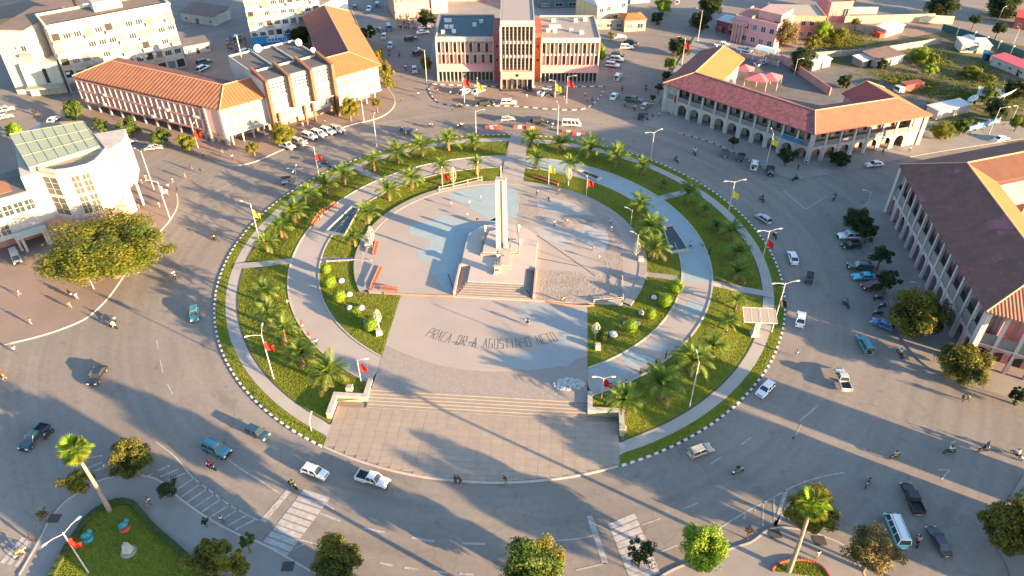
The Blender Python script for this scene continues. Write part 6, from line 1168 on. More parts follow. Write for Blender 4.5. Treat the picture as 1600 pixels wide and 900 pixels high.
wallrun([(1325, 22), (1370, 22)], 2.6, white, 'white panel wall at the top, left part'); wallrun([(1425, 34), (1488, 38)], 2.8, mat('pale_yellow_wall', (.6, .55, .4), .9), 'pale yellow wall at the top end of the yard')
wallrun([(1508, 208), (1560, 192)], 1.6, mat('blue_stripe', (.08, .22, .38), .7), 'blue and white striped fence at the right verge', name='striped_fence', cat='fence', posts=whitep)
# small sheds and huts
def hut(px, py, px2, py2, D, h, wm, rm, label, slope=.5, cat='hut', name='hut', wins=1, door=True, over=.3):
    A, B = g(px, py), g(px2, py2); F = frame(A, B); L = ln(A, B); t = thing(name, label, cat, A)
    part('wall', MB().box(0, L, 0, D, 0, h), wm, t, M=F)
    part('roof', MB().poly([(-over, -over, h + .05), (L + over, -over, h + .05), (L + over, D + over, h + slope), (-over, D + over, h + slope)]).poly([(-over, -over, h - .1), (-over, D + over, h + slope - .15), (L + over, D + over, h + slope - .15), (L + over, -over, h - .1)]).poly([(-over, -over, h - .1), (L + over, -over, h - .1), (L + over, -over, h + .05), (-over, -over, h + .05)]).poly([(L + over, -over, h - .1), (L + over, D + over, h + slope - .15), (L + over, D + over, h + slope), (L + over, -over, h + .05)]), rm, t, M=F)
    if door: part('door', MB().box(L * .45, L * .45 + .95, -.06, -.01, 0, 2.0), trimm, t, M=F)
    for k in range(wins): window(t, F, L * (.12 + .72 * k / max(1, wins - 1)) if wins > 1 else L * .15, .9, min(1.2, L * .2), 1.0, 2, 1, y=-.01)
    return t, F, L
sheetm = mat('pale_sheet_roof', (.50, .52, .52), .6, (.42, .44, .44), .8, .5); browns = mat('brown_sheet_roof', (.22, .14, .12), .8, (.15, .10, .09), .6, .5)
hut(1382, 59, 1410, 50, 4, 2.6, white, sheetm, 'small white hut with two dark windows in the bare yard', wins=2, door=False); hut(1374, 60, 1382, 59, 3.5, 1.6, redw, redp, 'little red lean-to on the left of the white yard hut', wins=0, door=False)
hut(1370, 107, 1409, 98, 7, 2.8, white, browns, 'whitewashed shack with brown sheet roof in the lot', wins=1); hut(1345, 106, 1366, 101, 4, 2.2, mat('grey_boards', (.20, .19, .18), .9), sheetm, 'grey board shack left of the brown roofed one', wins=0)
hut(1500, 82, 1545, 84, 6, 2.8, white, sheetm, 'white building behind the satellite dishes at the upper right', wins=1); hut(1546, 101, 1640, 140, 5, 2.8, white, mat('rose_sheet_roof', (.52, .10, .14), .7), 'long white shed with rose red roof at the right edge', wins=5)
hut(1524, 163, 1556, 168, 5, 3, mat('grey_hut_wall', (.38, .36, .35), .9), sheetm, 'grey hut with pale roof beside the big dish', wins=1); hut(1462, 187, 1512, 176, 4, 2.6, white, sheetm, 'long pale container office at the lower end of the lot', slope=.1, wins=0, cat='container', name='site_container')
hut(1268, 112, 1296, 104, 3, 2.6, white, sheetm, 'little white outbuilding by the dark bush', wins=0); hut(1334, 95, 1347, 93, 2, 2.2, mat('blue_sheet', (.05, .17, .26), .7), MATS['blue_sheet'], 'blue portable cabin at the upper lot', wins=0, cat='cabin', name='cabin') if 0 else None
hut(1533, 94, 1545, 96, 2, 2.3, mat('blue_sheet', (.03, .12, .22), .7), MATS['blue_sheet'], 'dark blue portable cabin beside the pink roofed shed', wins=0, cat='cabin', name='cabin')
hut(1582, 44, 1620, 50, 8, 4, redw, redp, 'red walled house at the right edge top', wins=1)
t, F, L = hut(1412, 147, 1440, 142, 2.6, 2.7, mat('rusty_red_sheet', (.30, .075, .06), .8, (.22, .06, .05), 1, .5), MATS['rusty_red_sheet'], 'red box truck parked in the grass lot', slope=.06, wins=0, door=False, cat='truck', name='box_truck', over=0)
part('cab', MB().box(-2.0, -.05, .1, 2.4, .4, 2.2), whitep, t, M=F); part('windscreen', MB().box(-2.06, -2.01, .3, 2.2, 1.2, 2.0), glass, t, M=F)
for x in (-1.4, 1.0, L - 1): part('wheel', MB().lathe([(0, -.15), (.45, -.15), (.45, .15), (0, .15)], 12).tf(T3((x, -.02, .45)) @ Matrix.Rotation(PI / 2, 4, 'X')), tyrem, t, M=F)
def dish(px, py, r, label, az=200):
    t = thing('satellite_dish', label, 'dish', g(px, py), R(az)); pr = [(r * k / 6, .28 * r * (k / 6) ** 2) for k in range(7)]
    part('reflector', MB().lathe(pr + [(r, .3 * r)] + [(a, b - .04) for a, b in reversed(pr)], 18).tf(T3((0, 0, 1.6)) @ Matrix.Rotation(R(38), 4, 'Y')), mat('pale_dish', (.55, .6, .6), .6), t, True); part('stand', MB().tube([(0, 0, 0), (0, 0, 1.6)], .12), metal, t); part('feed_arm', MB().tube([(0, 0, 1.7), (.5 * r, 0, 1.7 + .8 * r)], .04, 4), metal, t)
dish(1507, 74, 2.9, 'large round satellite dish before the white building at upper right'); dish(1518, 82, 1.9, 'smaller satellite dish beside the large one at upper right'); dish(1567, 158, 3.2, 'big tilted dish behind the grey hut at right', 130); dish(1518, 163, 1.5, 'small white dish by the pale container', 170)
# B6 arcaded building on the right
ZE = 12.0
P6 = [GPX(1640, 216, ZE), GPX(1412, 259, ZE), GPX(1548, 484, ZE), GPX(1720, 532, ZE)]
t6 = thing('arcaded_building', 'large pink and white arcaded building with dark plum roof at the right edge', 'building', (P6[2].x, P6[2].y, 0))
body(t6, P6, 13.2, .02, ZE - .1, pink, inset=3.2)
pk2 = mat('rose_gallery_wall', (.55, .20, .26), .85, (.50, .34, .34), .25, .3)
gw6 = mat('grey_shutter', (.20, .17, .17), .8)
arch6 = mat('lilac_pink_plaster', (.60, .40, .43), .85, (.52, .34, .37), .3, .5)
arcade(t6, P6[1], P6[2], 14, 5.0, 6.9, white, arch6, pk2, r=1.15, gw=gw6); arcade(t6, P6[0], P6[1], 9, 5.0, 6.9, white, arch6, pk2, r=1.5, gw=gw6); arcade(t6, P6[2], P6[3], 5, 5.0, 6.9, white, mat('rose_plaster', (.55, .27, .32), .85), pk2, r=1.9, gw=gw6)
for p in P6[1:3]: part('corner_pier', MB().box(p.x - .5, p.x + .5, p.y - .5, p.y + .5, 0, ZE - .05), white, t6, M=Matrix())
ribs = mat('ribbed_orange_tiles', (.42, .20, .12), .85, (.30, .14, .09), .6, .5, wave=(.97, -.25, .55, .35))
wing_roof(t6, P6, 19, ZE, 16.6, mossy, over=.9, hips=(False, False), mats={2: ribs, 0: mossy, ('b', 1): orange2, ('b', 0): mat('rusty_tiles', (.16, .07, .045), .9, (.11, .055, .04), .5, .5), ('b', 2): orange2}, bk=.74)  # orange back slopes carry the roof's sunlit side in their colour
def inner(L, z, wm, rm, label):
    Q = [tuple(V2(g(x, y, z))) for x, y in L]; t = thing('inner_block', label, 'building', (*Q[0], 0)); part('wall', MB().prism(Q, 0, z), wm, t, M=Matrix()); c = sum((V2(q) for q in Q), Vector((0, 0))) / len(Q)
    part('roof', MB().prism([tuple(c + (V2(q) - c) * 1.06) for q in Q], z + .01, z + .35), rm, t, M=Matrix())
inner([(1548, 262), (1640, 240), (1640, 290), (1592, 288)], 10, white, mat('rust_orange_roof', (.38, .12, .05), .85, (.30, .09, .04), .4, .5), 'inner block with rust orange roof behind the right arcaded building')
inner([(1545, 300), (1570, 296), (1572, 312), (1550, 318)], 5, white, mat('brown_inner_roof', (.20, .12, .08), .85), 'low white walled block in the courtyard of the right arcaded building')
inner([(1588, 340), (1640, 322), (1660, 370), (1612, 380)], 6, redw, white, 'red walled block at the right edge of the courtyard')
# B1 long orange roofed building with fins
P1 = [V2((-122.0, 198.5)), V2((-74.6, 176.6)), V2((-38.6, 206.3)), V2((-56, 254))]
t1 = thing('long_building', 'long pink and white building with orange tiled roof and fins at the upper left', 'building', (P1[1].x, P1[1].y, 0))
ZB = 10.4
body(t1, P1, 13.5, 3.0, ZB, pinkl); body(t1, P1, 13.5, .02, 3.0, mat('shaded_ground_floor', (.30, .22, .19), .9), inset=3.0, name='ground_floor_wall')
F = frame(P1[0], P1[1]); L = ln(P1[0], P1[1]); n = 22; bw = (L - 5.2) / n
for k in range(n + 1): pbox('fin', F, bw * k - .14, -.55, 3.1, .28, .55, 6.2, mat('pale_rose_fin', (.66, .50, .47), .85), t1)
for z, h in ((2.85, .5), (6.0, .45), (9.1, .35)): part('band', MB().box(-.3, L - 5.0, -.62, 0, z, z + h), pink, t1, M=F)
for k in range(n):
    for z, h in ((3.6, 2.1), (6.7, 2.1)): window(t1, F, bw * k + .3, z, bw - .6, h, 2, 1, fm=pinkl, gm=mat('rose_shutter', (.30, .20, .19), .6), y=-.02)
    window(t1, F, bw * k + .4, 9.55, bw - .8, .6, 1, 1, fm=pinkl, y=-.02)
for k in range(12): pbox('column', F, L * k / 12 + .3, .1, 0.1, .45, .45, 2.8, white, t1)
part('end_panel', MB().box(L - 5.0, L, -.5, 0, 2.9, ZB - .2), mat('rose_pilaster', (.60, .36, .32), .85), t1, M=F); part('pilaster', MB().box(L - 5.6, L - 5.0, -.75, 0, 0, ZB - .1), white, t1, M=F); part('pilaster', MB().box(L - .5, L + .3, -.75, .2, 0, ZB - .1), white, t1, M=F)
F2 = frame(P1[1], P1[2]); L2 = ln(P1[1], P1[2])
for z in (3.4, 6.7):
    for u0, u1 in ((.8, 10.5), (32.5, L2 - .8)):
        n = int((u1 - u0) / 2.2)
        for k in range(n):
            window(t1, F2, u0 + 2.2 * k + .3, z + .2, 1.5, 1.9, 2, 1, gm=glassp, y=-.02); pbox('sunshade', F2, u0 + 2.2 * k + .1, -.5, z + 2.25, 1.9, .48, .12, whitep, t1)
for u in [0.8 + 2.9 * k for k in range(4)] + [32.5 + 2.9 * k for k in range(5)]: pbox('column', F2, u, -.6, .1, .35, .5, 2.9, white, t1); pbox('vent', F2, u + .6, -.06, 9.5, .7, .05, .35, trimm, t1)
part('wall_face', MB().box(0, 11.8, -.012, 0, 3.0, ZB - .05).box(31.8, L2, -.012, 0, 3.0, ZB - .05), white, t1, M=F2)
part('band', MB().box(0, L2, -.62, -.02, 2.7, 3.15), white, t1, M=F2)
wing_roof(t1, P1, 14, ZB, 13.2, orange, hips=(True, False), mats={1: mat('orange_tiles_b', (.42, .16, .065), .85, (.34, .125, .055), .35, .6, wave=(.77, .64, .9, .72)), ('b', 2): purple, 2: mat('orange_tiles_c', (.44, .175, .07), .85, (.36, .14, .055), .3, .6)}, back=purple)
acunits(t1, F, L - 6, 9, 3.3, 6.3, -.9); acunits(t1, F2, 11, 3, 3.4, 6.6)
# central block with brown fins and flat roof
t1b = thing('central_block', 'taller central block with brown fins and perforated screens between the orange roofs', 'building', (P1[1].x + 15, P1[1].y + 12, 0))
U0, U1, H1 = 11.9, 31.6, 14.6
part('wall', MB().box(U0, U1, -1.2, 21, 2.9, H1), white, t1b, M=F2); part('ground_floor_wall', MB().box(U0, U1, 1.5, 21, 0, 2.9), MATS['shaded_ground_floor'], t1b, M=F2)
part('flat_roof', MB().box(U0 + .3, U1 - .3, -.9, 20.7, H1 + .01, H1 + .12), mat('dark_roof_felt', (.085, .085, .09), .9, (.12, .115, .11), .3, .5), t1b, M=F2)
for k in range(4):
    u = U0 + (U1 - U0 - .8) * k / 3; pbox('brown_fin', F2, u, -3.0, 0 if k in (0, 3) else 6.2, .8, 1.82, H1 + .5 if k in (0, 3) else H1 - 5.7, brownm, t1b)
    part('sloping_cheek', MB().poly([(u, -3.0, H1 + .5), (u + .8, -3.0, H1 + .5), (u + .8, 6, H1 + 1.7), (u, 6, H1 + 1.7)]).poly([(u, -3, H1 + .12), (u, 6, H1 + .12), (u, 6, H1 + 1.7), (u, -3, H1 + .5)][::-1]).poly([(u + .8, -3, H1 + .12), (u + .8, 6, H1 + .12), (u + .8, 6, H1 + 1.7), (u + .8, -3, H1 + .5)]).poly([(u, 6, H1 + .12), (u + .8, 6, H1 + .12), (u + .8, 6, H1 + 1.7), (u, 6, H1 + 1.7)]), brownm, t1b, M=F2)
part('roof_curb', MB().box(U0, U1, 6, 6.3, H1 + .12, H1 + .6).box(U0, U0 + .3, 6.3, 21, H1 + .12, H1 + .6).box(U1 - .3, U1, 6.3, 21, H1 + .12, H1 + .6).box(U0, U1, 20.8, 21.1, H1 + .12, H1 + .6).box(U0 + 6.5, U0 + 6.8, 6.3, 20.8, H1 + .12, H1 + .55).box(U0 + 13, U0 + 13.3, 6.3, 20.8, H1 + .12, H1 + .55), white, t1b, M=F2)
for b in range(3):
    ub = U0 + .9 + (U1 - U0 - .8) * b / 3
    for i in range(5):
        for j in range(4): pbox('screen_hole', F2, ub + .3 + i * 1.05, -1.215, 10.4 + j * .9, .55, .02, .45, trimm, t1b)
    for j, z in enumerate((3.8, 7.4)):
        for i in range(3): window(t1b, F2, ub + .3 + i * 1.75, z, 1.4, 1.3, 2, 1, gm=glassp, y=-1.22)
part('ledge', MB().box(U0, U1, -2.2, -1.2, 5.9, 6.15).box(U0, U1, -1.5, -1.2, 9.6, 9.85), white, t1b, M=F2)
for u in (U0 + 2, U0 + 9.5, U0 + 12, U0 + 18): pbox('brown_post', F2, u, -2.2, 0, .5, .5, 5.9, brownm, t1b)
solo('roof_mast', MB().tube([(0, 0, 0), (0, 0, 6)], .12), polew, 'thin pale mast on the flat roof of the central block', 'mast', M=F2 @ T3((U0 + 3, 19, H1)))
for u, v, r, l in ((U0 + 8, 19, 1.1, 'tall white dish on the back edge of the central block roof'), (U0 + 19, 16, 1.0, 'round white dish between the central block and plum roof'), (U0 + 19.4, 8, .7, 'small white dish at the right edge of the central block roof')):
    solo('satellite_dish', MB().lathe([(r * k / 5, .22 * r * (k / 5) ** 2) for k in range(6)] + [(r * k / 5, .22 * r * (k / 5) ** 2 - .05) for k in range(5, -1, -1)], 14).tf(T3((0, 0, 1.3)) @ Matrix.Rotation(R(65), 4, 'X')), whitep, l, 'dish', smooth=True, M=F2 @ T3((u, v, H1)))
# B4 columned administration building
t4 = thing('administration_building', 'columned pink and white administration building with a taller central tower behind the forecourt', 'building', (-2.5, 216, 0))
def fins(F, L, n, z0, z1, m, dp=.7, wd=.22):
    for k in range(n + 1): pbox('fin', F, L * k / n - wd / 2, -dp, z0, wd, dp, z1 - z0, m, t4)
finm = mat('pale_concrete_fin', (.50, .43, .38), .85, (.43, .37, .33), .5, .5); rosep = mat('rose_panel', (.52, .27, .26), .85)
for s, xa, xb, yb, roofm in ((0, -22.6, -5.8, 219.5, mat('teal_grey_roof', (.07, .10, .115), .8, (.10, .13, .14), .3, .5)), (1, 9.0, 26.0, 218.5, mat('warm_grey_roof', (.30, .27, .24), .9, (.24, .215, .195), .3, .5))):
    F = frame((xa, yb), (xb, yb)); L = xb - xa; Hh = 13.9
    part('wall', MB().box(.3, L - .3, 0, 20, .02, Hh - .5), mat('rose_wall', (.42, .25, .235), .85), t4, M=F)
    part('roof_frame', MB().box(-.3, L + .3, -.75, 0, Hh - 1.3, Hh).box(-.3, L + .3, 20, 20.4, Hh - 1.3, Hh).box(-.3, 0, 0, 20, Hh - 1.3, Hh).box(L, L + .3, 0, 20, Hh - 1.3, Hh), finm, t4, M=F); part('flat_roof', MB().box(0, L, 0, 20, Hh - .45, Hh - .3), roofm, t4, M=F)
    n = 14; bw = L / n
    fins(F, L, n, .15, 3.6, finm); fins(F, L, n, 5.6, Hh - 1.35, finm)
    part('canopy_band', MB().poly([(-.3, -1.5, 3.6), (L + .3, -1.5, 3.6), (L + .3, 0, 5.5), (-.3, 0, 5.5)]).box(-.3, L + .3, -1.4, -.72, 3.55, 3.6), mat('rose_canopy', (.55, .26, .25), .85), t4, M=F)
    part('side_pier', MB().box(-.35, -.0, -.8, .4, 0, Hh - 1.31).box(L, L + .35, -.8, .4, 0, Hh - 1.31), finm, t4, M=F)
    for fl, z in enumerate((.5, 5.9, 9.3)):
        for k in range(n):
            if (k + fl) % 2 == 0 or fl == 0: window(t4, F, bw * k + .18, z, bw - .36, 2.5, 1, 2, fm=trimm, y=-.02)
            else: pbox('rose_panel', F, bw * k + .14, -.06, z, bw - .28, .05, 2.5, rosep, t4)
    part('spandrel', MB().box(0, L, -.4, 0, 8.5, 9.1), finm, t4, M=F)
    for k, (u, v) in enumerate([(2, 14), (3, 14), (2.5, 8), (4, 8), (5, 4), (1.8, 3.6), (11, 10), (13, 13)] if s == 0 else [(3, 9), (4.2, 9), (5.4, 9), (2, 6), (4, 5.5), (9, 6), (12, 4), (4, 15), (11, 15), (14, 16)]):
        solo('roof_unit', MB().box(-.6, .6, -.45, .45, 0, 1.0).box(-.5, .5, -.5, -.45, .15, .85), whitep, '%s ventilation unit on the %s flat roof of the columned building' % (['first', 'second', 'third', 'fourth', 'fifth', 'sixth', 'seventh', 'eighth', 'ninth', 'tenth'][k] + ' white', 'left' if s == 0 else 'right'), 'roof unit', 'white units on the administration roofs', M=F @ T3((u, v, Hh - .3)))
F = frame((-3.1, 213.7), (6.2, 213.7)); L = 9.3; Ht = 20.6
part('wall', MB().box(0, L, 0, 22, .02, Ht - .4), mat('dark_glass_wall', (.06, .055, .05), .3), t4, M=F); part('flat_roof', MB().box(.2, L - .2, 0, 22, Ht - .39, Ht - .2), mat('tower_roof', (.30, .27, .25), .9), t4, M=F)
part('roof_frame', MB().box(-.3, L + .3, -.9, .02, Ht - 1.6, Ht).box(-.3, .0, .02, 22, Ht - 2, Ht).box(L, L + .3, .02, 22, Ht - 2, Ht).box(-.3, L + .3, 22, 22.3, Ht - 2, Ht), finm, t4, M=F)
fins(F, L, 8, 6.2, Ht - 1.62, finm, .8, .2)
for k in range(2): pbox('pier', F, -.45 if k == 0 else L - .15, -.9, 0, .6, .9, Ht - 1.65, white, t4)
part('side_wall', MB().box(-.28, 0, 0, 22, 0, Ht - 2.02).box(L, L + .28, 0, 22, 0, Ht - 2.02), cream, t4, M=F)
for z in (9.7, 13.9): part('spandrel', MB().box(.46, L - .16, -.5, 0, z, z + .8), finm, t4, M=F)
for z in (6.5, 10.7, 14.9):
    for k in range(8): window(t4, F, L * k / 8 + .14, z, L / 8 - .28, 2.9, 1, 3, fm=finm, y=-.02, fr=.05)
part('entrance_band', MB().box(-.2, L + .2, -1.6, 0, 3.6, 5.8), mat('peach_band', (.62, .36, .25), .85), t4, M=F); e_ = part('emblem', MB().lathe([(0, 0), (.45, 0), (.5, .1), (0, .12)], 12).tf(T3((L / 2, -1.62, 4.8)) @ Matrix.Rotation(PI / 2, 4, 'X')), trimm, t4, M=F)
for k in range(7): pbox('entrance_column', F, L * k / 6 - .08, -1.3, 0, .16, .16, 3.6, finm, t4)
part('entrance_steps', MB().box(0, L, -2.6, -1.4, 0, .3).box(.3, L - .3, -1.4, 0, .3, .5), darks, t4, M=F)
for xa, xb, m in ((-5.7, -3.45, mat('deep_rose', (.42, .11, .11), .85)), (6.6, 8.9, redw)):
    F = frame((xa, 219), (xb, 219)); part('link_wall', MB().box(0, xb - xa, 0, 14, 0, 15), m, t4, M=F)
    for z in (6.4, 10.6): window(t4, F, .7, z, .9, .9, 1, 1, fm=m, y=-.02)
# B3 curved white building at the left
C3 = [(a, b) for a, b in [tuple(GPX(*p, 16)) for p in [(193, 222), (168, 237), (160, 247), (151, 256), (138, 262.5), (122, 266.5), (105, 270), (87, 272), (61, 268)]]]
t3 = thing('curved_building', 'bright white building with a curved front and tall windows at the left', 'building', (*C3[4], 0))
cs = GPX(200, 338, 0)
bk = [tuple(GPX(*p, 16)) for p in [(32, 277), (20, 215), (64, 192), (129, 189), (147, 211)]]
part('wall', MB().prism(C3[1:] + bk, 5.2, 16), white, t3, M=Matrix()); part('base_wall', MB().prism([tuple(V2(p) * .996) for p in C3[1:]] + bk, .02, 5.2), pink, t3, M=Matrix())
slab = [C3[0], C3[1], tuple(V2(C3[1]) + Vector((-2, 3))), tuple(V2(C3[0]) + Vector((-3, 4)))]
part('overhang', MB().prism([C3[0], C3[1], tuple(GPX(147, 211, 16)), tuple(V2(C3[0]) + Vector((-2, 6)))], 6.0, 16.3), white, t3, M=Matrix())
part('front_slab', MB().prism([C3[1], tuple(V2(C3[1]) + (V2(C3[0]) - V2(C3[1])) * .45), tuple(V2(C3[1]) + (V2(C3[0]) - V2(C3[1])) * .45 + Vector((-3, 1))), tuple(V2(C3[1]) + Vector((-3, 1)))], .02, 6), white, t3, M=Matrix())
part('column', MB().tube([(C3[0][0] - .4, C3[0][1] - .2, 0), (C3[0][0] - .4, C3[0][1] - .2, 6)], .3, 8), white, t3, M=Matrix())
pr = [tuple(V2(p)) for p in C3[1:]]
for k in range(len(pr) - 1):
    F = frame(pr[k + 1], pr[k]); l_ = ln(pr[k], pr[k + 1]); part('parapet', MB().box(0, l_, 0, .4, 16.001, 16.9), white, t3, M=F)
    if k in (3, 4, 6): 
        for z in (6, 10.8): window(t3, F, .15, z, l_ - .3, 4.3, 2, 3, gm=mat('pale_window', (.13, .125, .09), .25, (.06, .07, .07), .6, .4), y=-.03)
Fw = frame(C3[1], C3[0])
for z in (6.3, 9.5, 12.7): window(t3, Fw, .8, z, .7, 2.8, 1, 3, gm=glassp, y=-.03)
part('roof_terrace', MB().prism([tuple(V2(p) * .998) for p in C3[2:]] + bk[2:], 16.01, 16.1), mat('brown_terrace', (.36, .29, .20), .9, (.27, .21, .15), .5, .5), t3, M=Matrix())
gq = [GPX(18, 218, 17), GPX(45, 262, 17), GPX(155, 228, 17), GPX(130, 188, 18.5)]
zq = [18.2, 17, 17, 18.2]
gb = part('glass_roof', MB().poly([(p.x, p.y, z) for p, z in zip(gq, zq)]).poly([(gq[1].x, gq[1].y, 16.1), (gq[2].x, gq[2].y, 16.1), (gq[2].x, gq[2].y, 17), (gq[1].x, gq[1].y, 17)]), mat('green_glass_roof', (.22, .27, .19), .5, (.26, .30, .22), .4, .5), t3, M=Matrix())
mb = MB()
for k in range(8):
    a = gq[0].lerp(gq[3], k / 7); b = gq[1].lerp(gq[2], k / 7); mb.tube([(a.x, a.y, 18.25), (b.x, b.y, 17.05)], .06, 4)
for k in range(4):
    a = gq[0].lerp(gq[1], k / 3); b = gq[3].lerp(gq[2], k / 3); z = 18.25 - 1.2 * k / 3; mb.tube([(a.x, a.y, z), (b.x, b.y, z)], .06, 4)
part('glazing_bars', mb, mat('pale_green_metal', (.25, .29, .22), .6), gb, M=Matrix())
# left wing
A3, B3 = GPX(-60, 329, 12.6), GPX(48, 298, 12.6); F = frame(A3, B3); L = ln(A3, B3)
t3b = thing('white_wing', 'white wing with two window bands above a pink open ground floor at the left edge', 'building', (B3.x, B3.y, 0))
part('wall', MB().box(0, L, 0, 12, 3.6, 12.6), white, t3b, M=F); part('ground_floor_wall', MB().box(0, L, 4, 12, 0, 3.6), pink, t3b, M=F); part('flat_roof', MB().box(.3, L - .3, .3, 11.7, 12.61, 12.7), greyroof, t3b, M=F); part('rust_patch', MB().box(L - 7, L - 3, 2, 8, 12.71, 12.75), mat('rusty_patch', (.36, .17, .09), .9), t3b, M=F)
for z in (4.6, 8.6):
    n = int(L / 2.0)
    for k in range(n):
        if z < 5 and k > n - 4: continue
        window(t3b, F, .3 + 2.0 * k, z, 1.8, 2.5, 2, 2, gm=glass if z > 5 else MATS['pale_window'], y=-.03)
bal = part('balcony', MB().box(L - 6.4, L - .3, -1.6, 0, 3.7, 3.95), white, t3b, M=F); part('balcony_glass', MB().box(L - 6.4, L - .3, -1.6, -1.52, 3.95, 5.3), mat('balcony_glazing', (.30, .38, .38), .2), bal, M=F)
for u in (1, 6, 11, L - 5.5, L - .8): pbox('column', F, u, -.9 if u > L - 6 else 0, 0, .5, .5, 3.62, white, t3b)
# B2 apartment slab top left
def apartments(A, B, D, H_, fl, bays, label, wm, loc=None, blank=0, band=None, gr=None, rows=None, blu=None):
    F = frame(A, B); L = ln(A, B); t = thing('apartment_block', label, 'building', (B.x, B.y, 0)); fh = H_ / (fl + .35)
    part('wall', MB().box(0, L, 0, D, .02, H_), wm, t, M=F); part('parapet', MB().box(-.2, L + .2, -.2, .25, H_, H_ + .7).box(-.2, L + .2, D - .25, D + .2, H_, H_ + .7).box(-.2, .25, .25, D - .25, H_, H_ + .7).box(L - .25, L + .2, .25, D - .25, H_, H_ + .7), band or wm, t, M=F); part('flat_roof', MB().box(.25, L - .25, .25, D - .25, H_ + .01, H_ + .1), mat('brown_roof', (.20, .15, .12), .9, (.14, .11, .09), .4, .5), t, M=F)
    rr = random.Random(len(label)); bw = (L - blank) / bays
    for f in range(fl):
        z = f * fh + .5
        for k in range(bays):
            x = blank + bw * k; kind = rr.random()
            if f == 0: 
                pbox('shopfront', F, x + .3, -.05, .1, bw - .6, .04, fh - .9, trimm if kind < .5 else glassp, t); continue
            if (k + rr.randrange(2)) % 3 == 0:
                b_ = pbox('balcony', F, x + .15, -1.2, z - .25, bw - .3, 1.2, .2, wm, t)
                inst('balcony_wall', (round(bw, 2), 1), lambda: MB().box(0, bw - .3, 0, .12, .2, 1.15), rr.choice((wm, wm, cream, mat('ochre_panel', (.38, .29, .16), .85))), b_, F @ T3((x + .15, -1.2, z - .25)))
                pbox('loggia', F, x + .4, -.03, z, bw - .8, .03, fh - 1.1, rr.choice((dark, glassp, mat('ochre_panel', (.38, .29, .16), .85))), t)
            else: window(t, F, x + bw * .14, z + .5, bw * .72, fh * .45, 3, 1, gm=rr.choice((glass, glass, glassp)), y=-.02)
        part('floor_band', MB().box(blank, L, -.12, 0, z - .35, z - .12), band if (band and f == fl) else wm, t, M=F)
    acunits(t, F, L, 12, fh * 1.6, fh * 3.2)
    return t, F, L
pg = mat('pale_green_band', (.55, .62, .40), .85)
A2, B2 = V2(g(112, 146)), V2(g(292, 104))
t2, F, L = apartments(A2, B2, 13, 19.5, 5, 12, 'long cream apartment slab with balconies and green parapet at the top left', white, band=pg)
solo('water_tank', MB().lathe([(0, 0), (1.1, 0), (1.1, 1.2), (.9, 1.5), (0, 1.6)], 12), mat('blue_tank', (.04, .22, .38), .5), 'blue water tank on the roof of the long apartment slab', 'tank', M=F @ T3((L * .62, 9, 19.6)))
t = solo('roof_house', MB().box(0, 8, 0, 6, 0, 2.6), white, 'pale roof house on the long apartment slab', 'roof house', M=F @ T3((L * .42, 6, 19.65)))
A2b, B2b = V2(g(28, 147)), V2(g(78, 148)); F = frame(A2b, B2b); L = ln(A2b, B2b)
t = thing('blank_end_block', 'blank white end block of the apartments at the far left', 'building', (A2b.x, A2b.y, 0)); part('wall', MB().box(0, L, 0, 22, 0, 19), white, t, M=F); part('flat_roof', MB().box(.3, L - .3, .3, 21.7, 19.01, 19.15), MATS['brown_roof'], t, M=F)
window(t, F, L * .7, 13, 1.6, 1.8, 2, 1, y=-.02); window(t, F, L * .5, 13.5, .7, 1.0, 1, 1, y=-.02); part('balcony', MB().box(L * .62, L * .98, -1.0, 0, 11.6, 12.4), cream, t, M=F)
for k in range(5):
    for z in (3, 6.2, 9.4, 12.6, 15.8): pbox('side_balcony', F, -1.2, 2 + 4 * k, z, 1.2, 3, 1.0, pg, t)
A2c, B2c = V2(g(52, 147)), V2(g(108, 142)); F = frame(A2c, B2c); L = ln(A2c, B2c)
t = thing('stair_block', 'low grey green block with a tall slit window before the apartments', 'building', (A2c.x, A2c.y, 0)); part('wall', MB().box(0, L, -1.5, 6, 0, 9.5), mat('grey_green_wall', (.42, .44, .36), .9), t, M=F); part('slit_window', MB().box(L * .55, L * .65, -1.56, -1.5, 3.5, 8.0), trimm, t, M=F); part('awning', MB().box(0, L, -4.5, -1.5, 2.8, 3.1), cream, t, M=F)
A, B = V2(g(-70, 100)), V2(g(12, 88)); 
hut(-30, 62, 125, 38, 16, 6, mat('ochre_wall', (.50, .38, .20), .9, (.40, .32, .20), .3, .5), MATS['brown_roof'], 'low building with brown roof and ochre wall behind the apartments', slope=.4, wins=6, cat='building', name='low_house')
hut(138, 32, 178, 22, 10, 6, white, greyroof, 'white flat roofed house behind the apartment slab', wins=2, cat='house', name='house'); hut(0, 42, 30, 36, 9, 4, white, sheetm, 'small pale house at the top left edge', wins=2, cat='house', name='house'); hut(50, 16, 90, 10, 8, 4, mat('blue_grey_wall', (.25, .30, .34), .9), mat('blue_sheet_roof', (.20, .32, .42), .7), 'house with blue sheet roof at the top left', wins=2, cat='house', name='house'); hut(85, 20, 125, 14, 9, 4, redw, mat('rust_sheet_roof', (.42, .16, .09), .85), 'house with rust red roof at the top left', wins=2, cat='house', name='house')
hut(284, 33, 337, 41, 9, 3.4, white, browns, 'low white shed with brown roof in the yard by the street', slope=1, wins=3, cat='house', name='house'); hut(290, 88, 330, 80, 6, 3.2, mat('grey_kiosk', (.40, .39, .37), .9), greyroof, 'small grey kiosk at the end of the apartment slab', wins=2, cat='kiosk', name='kiosk')
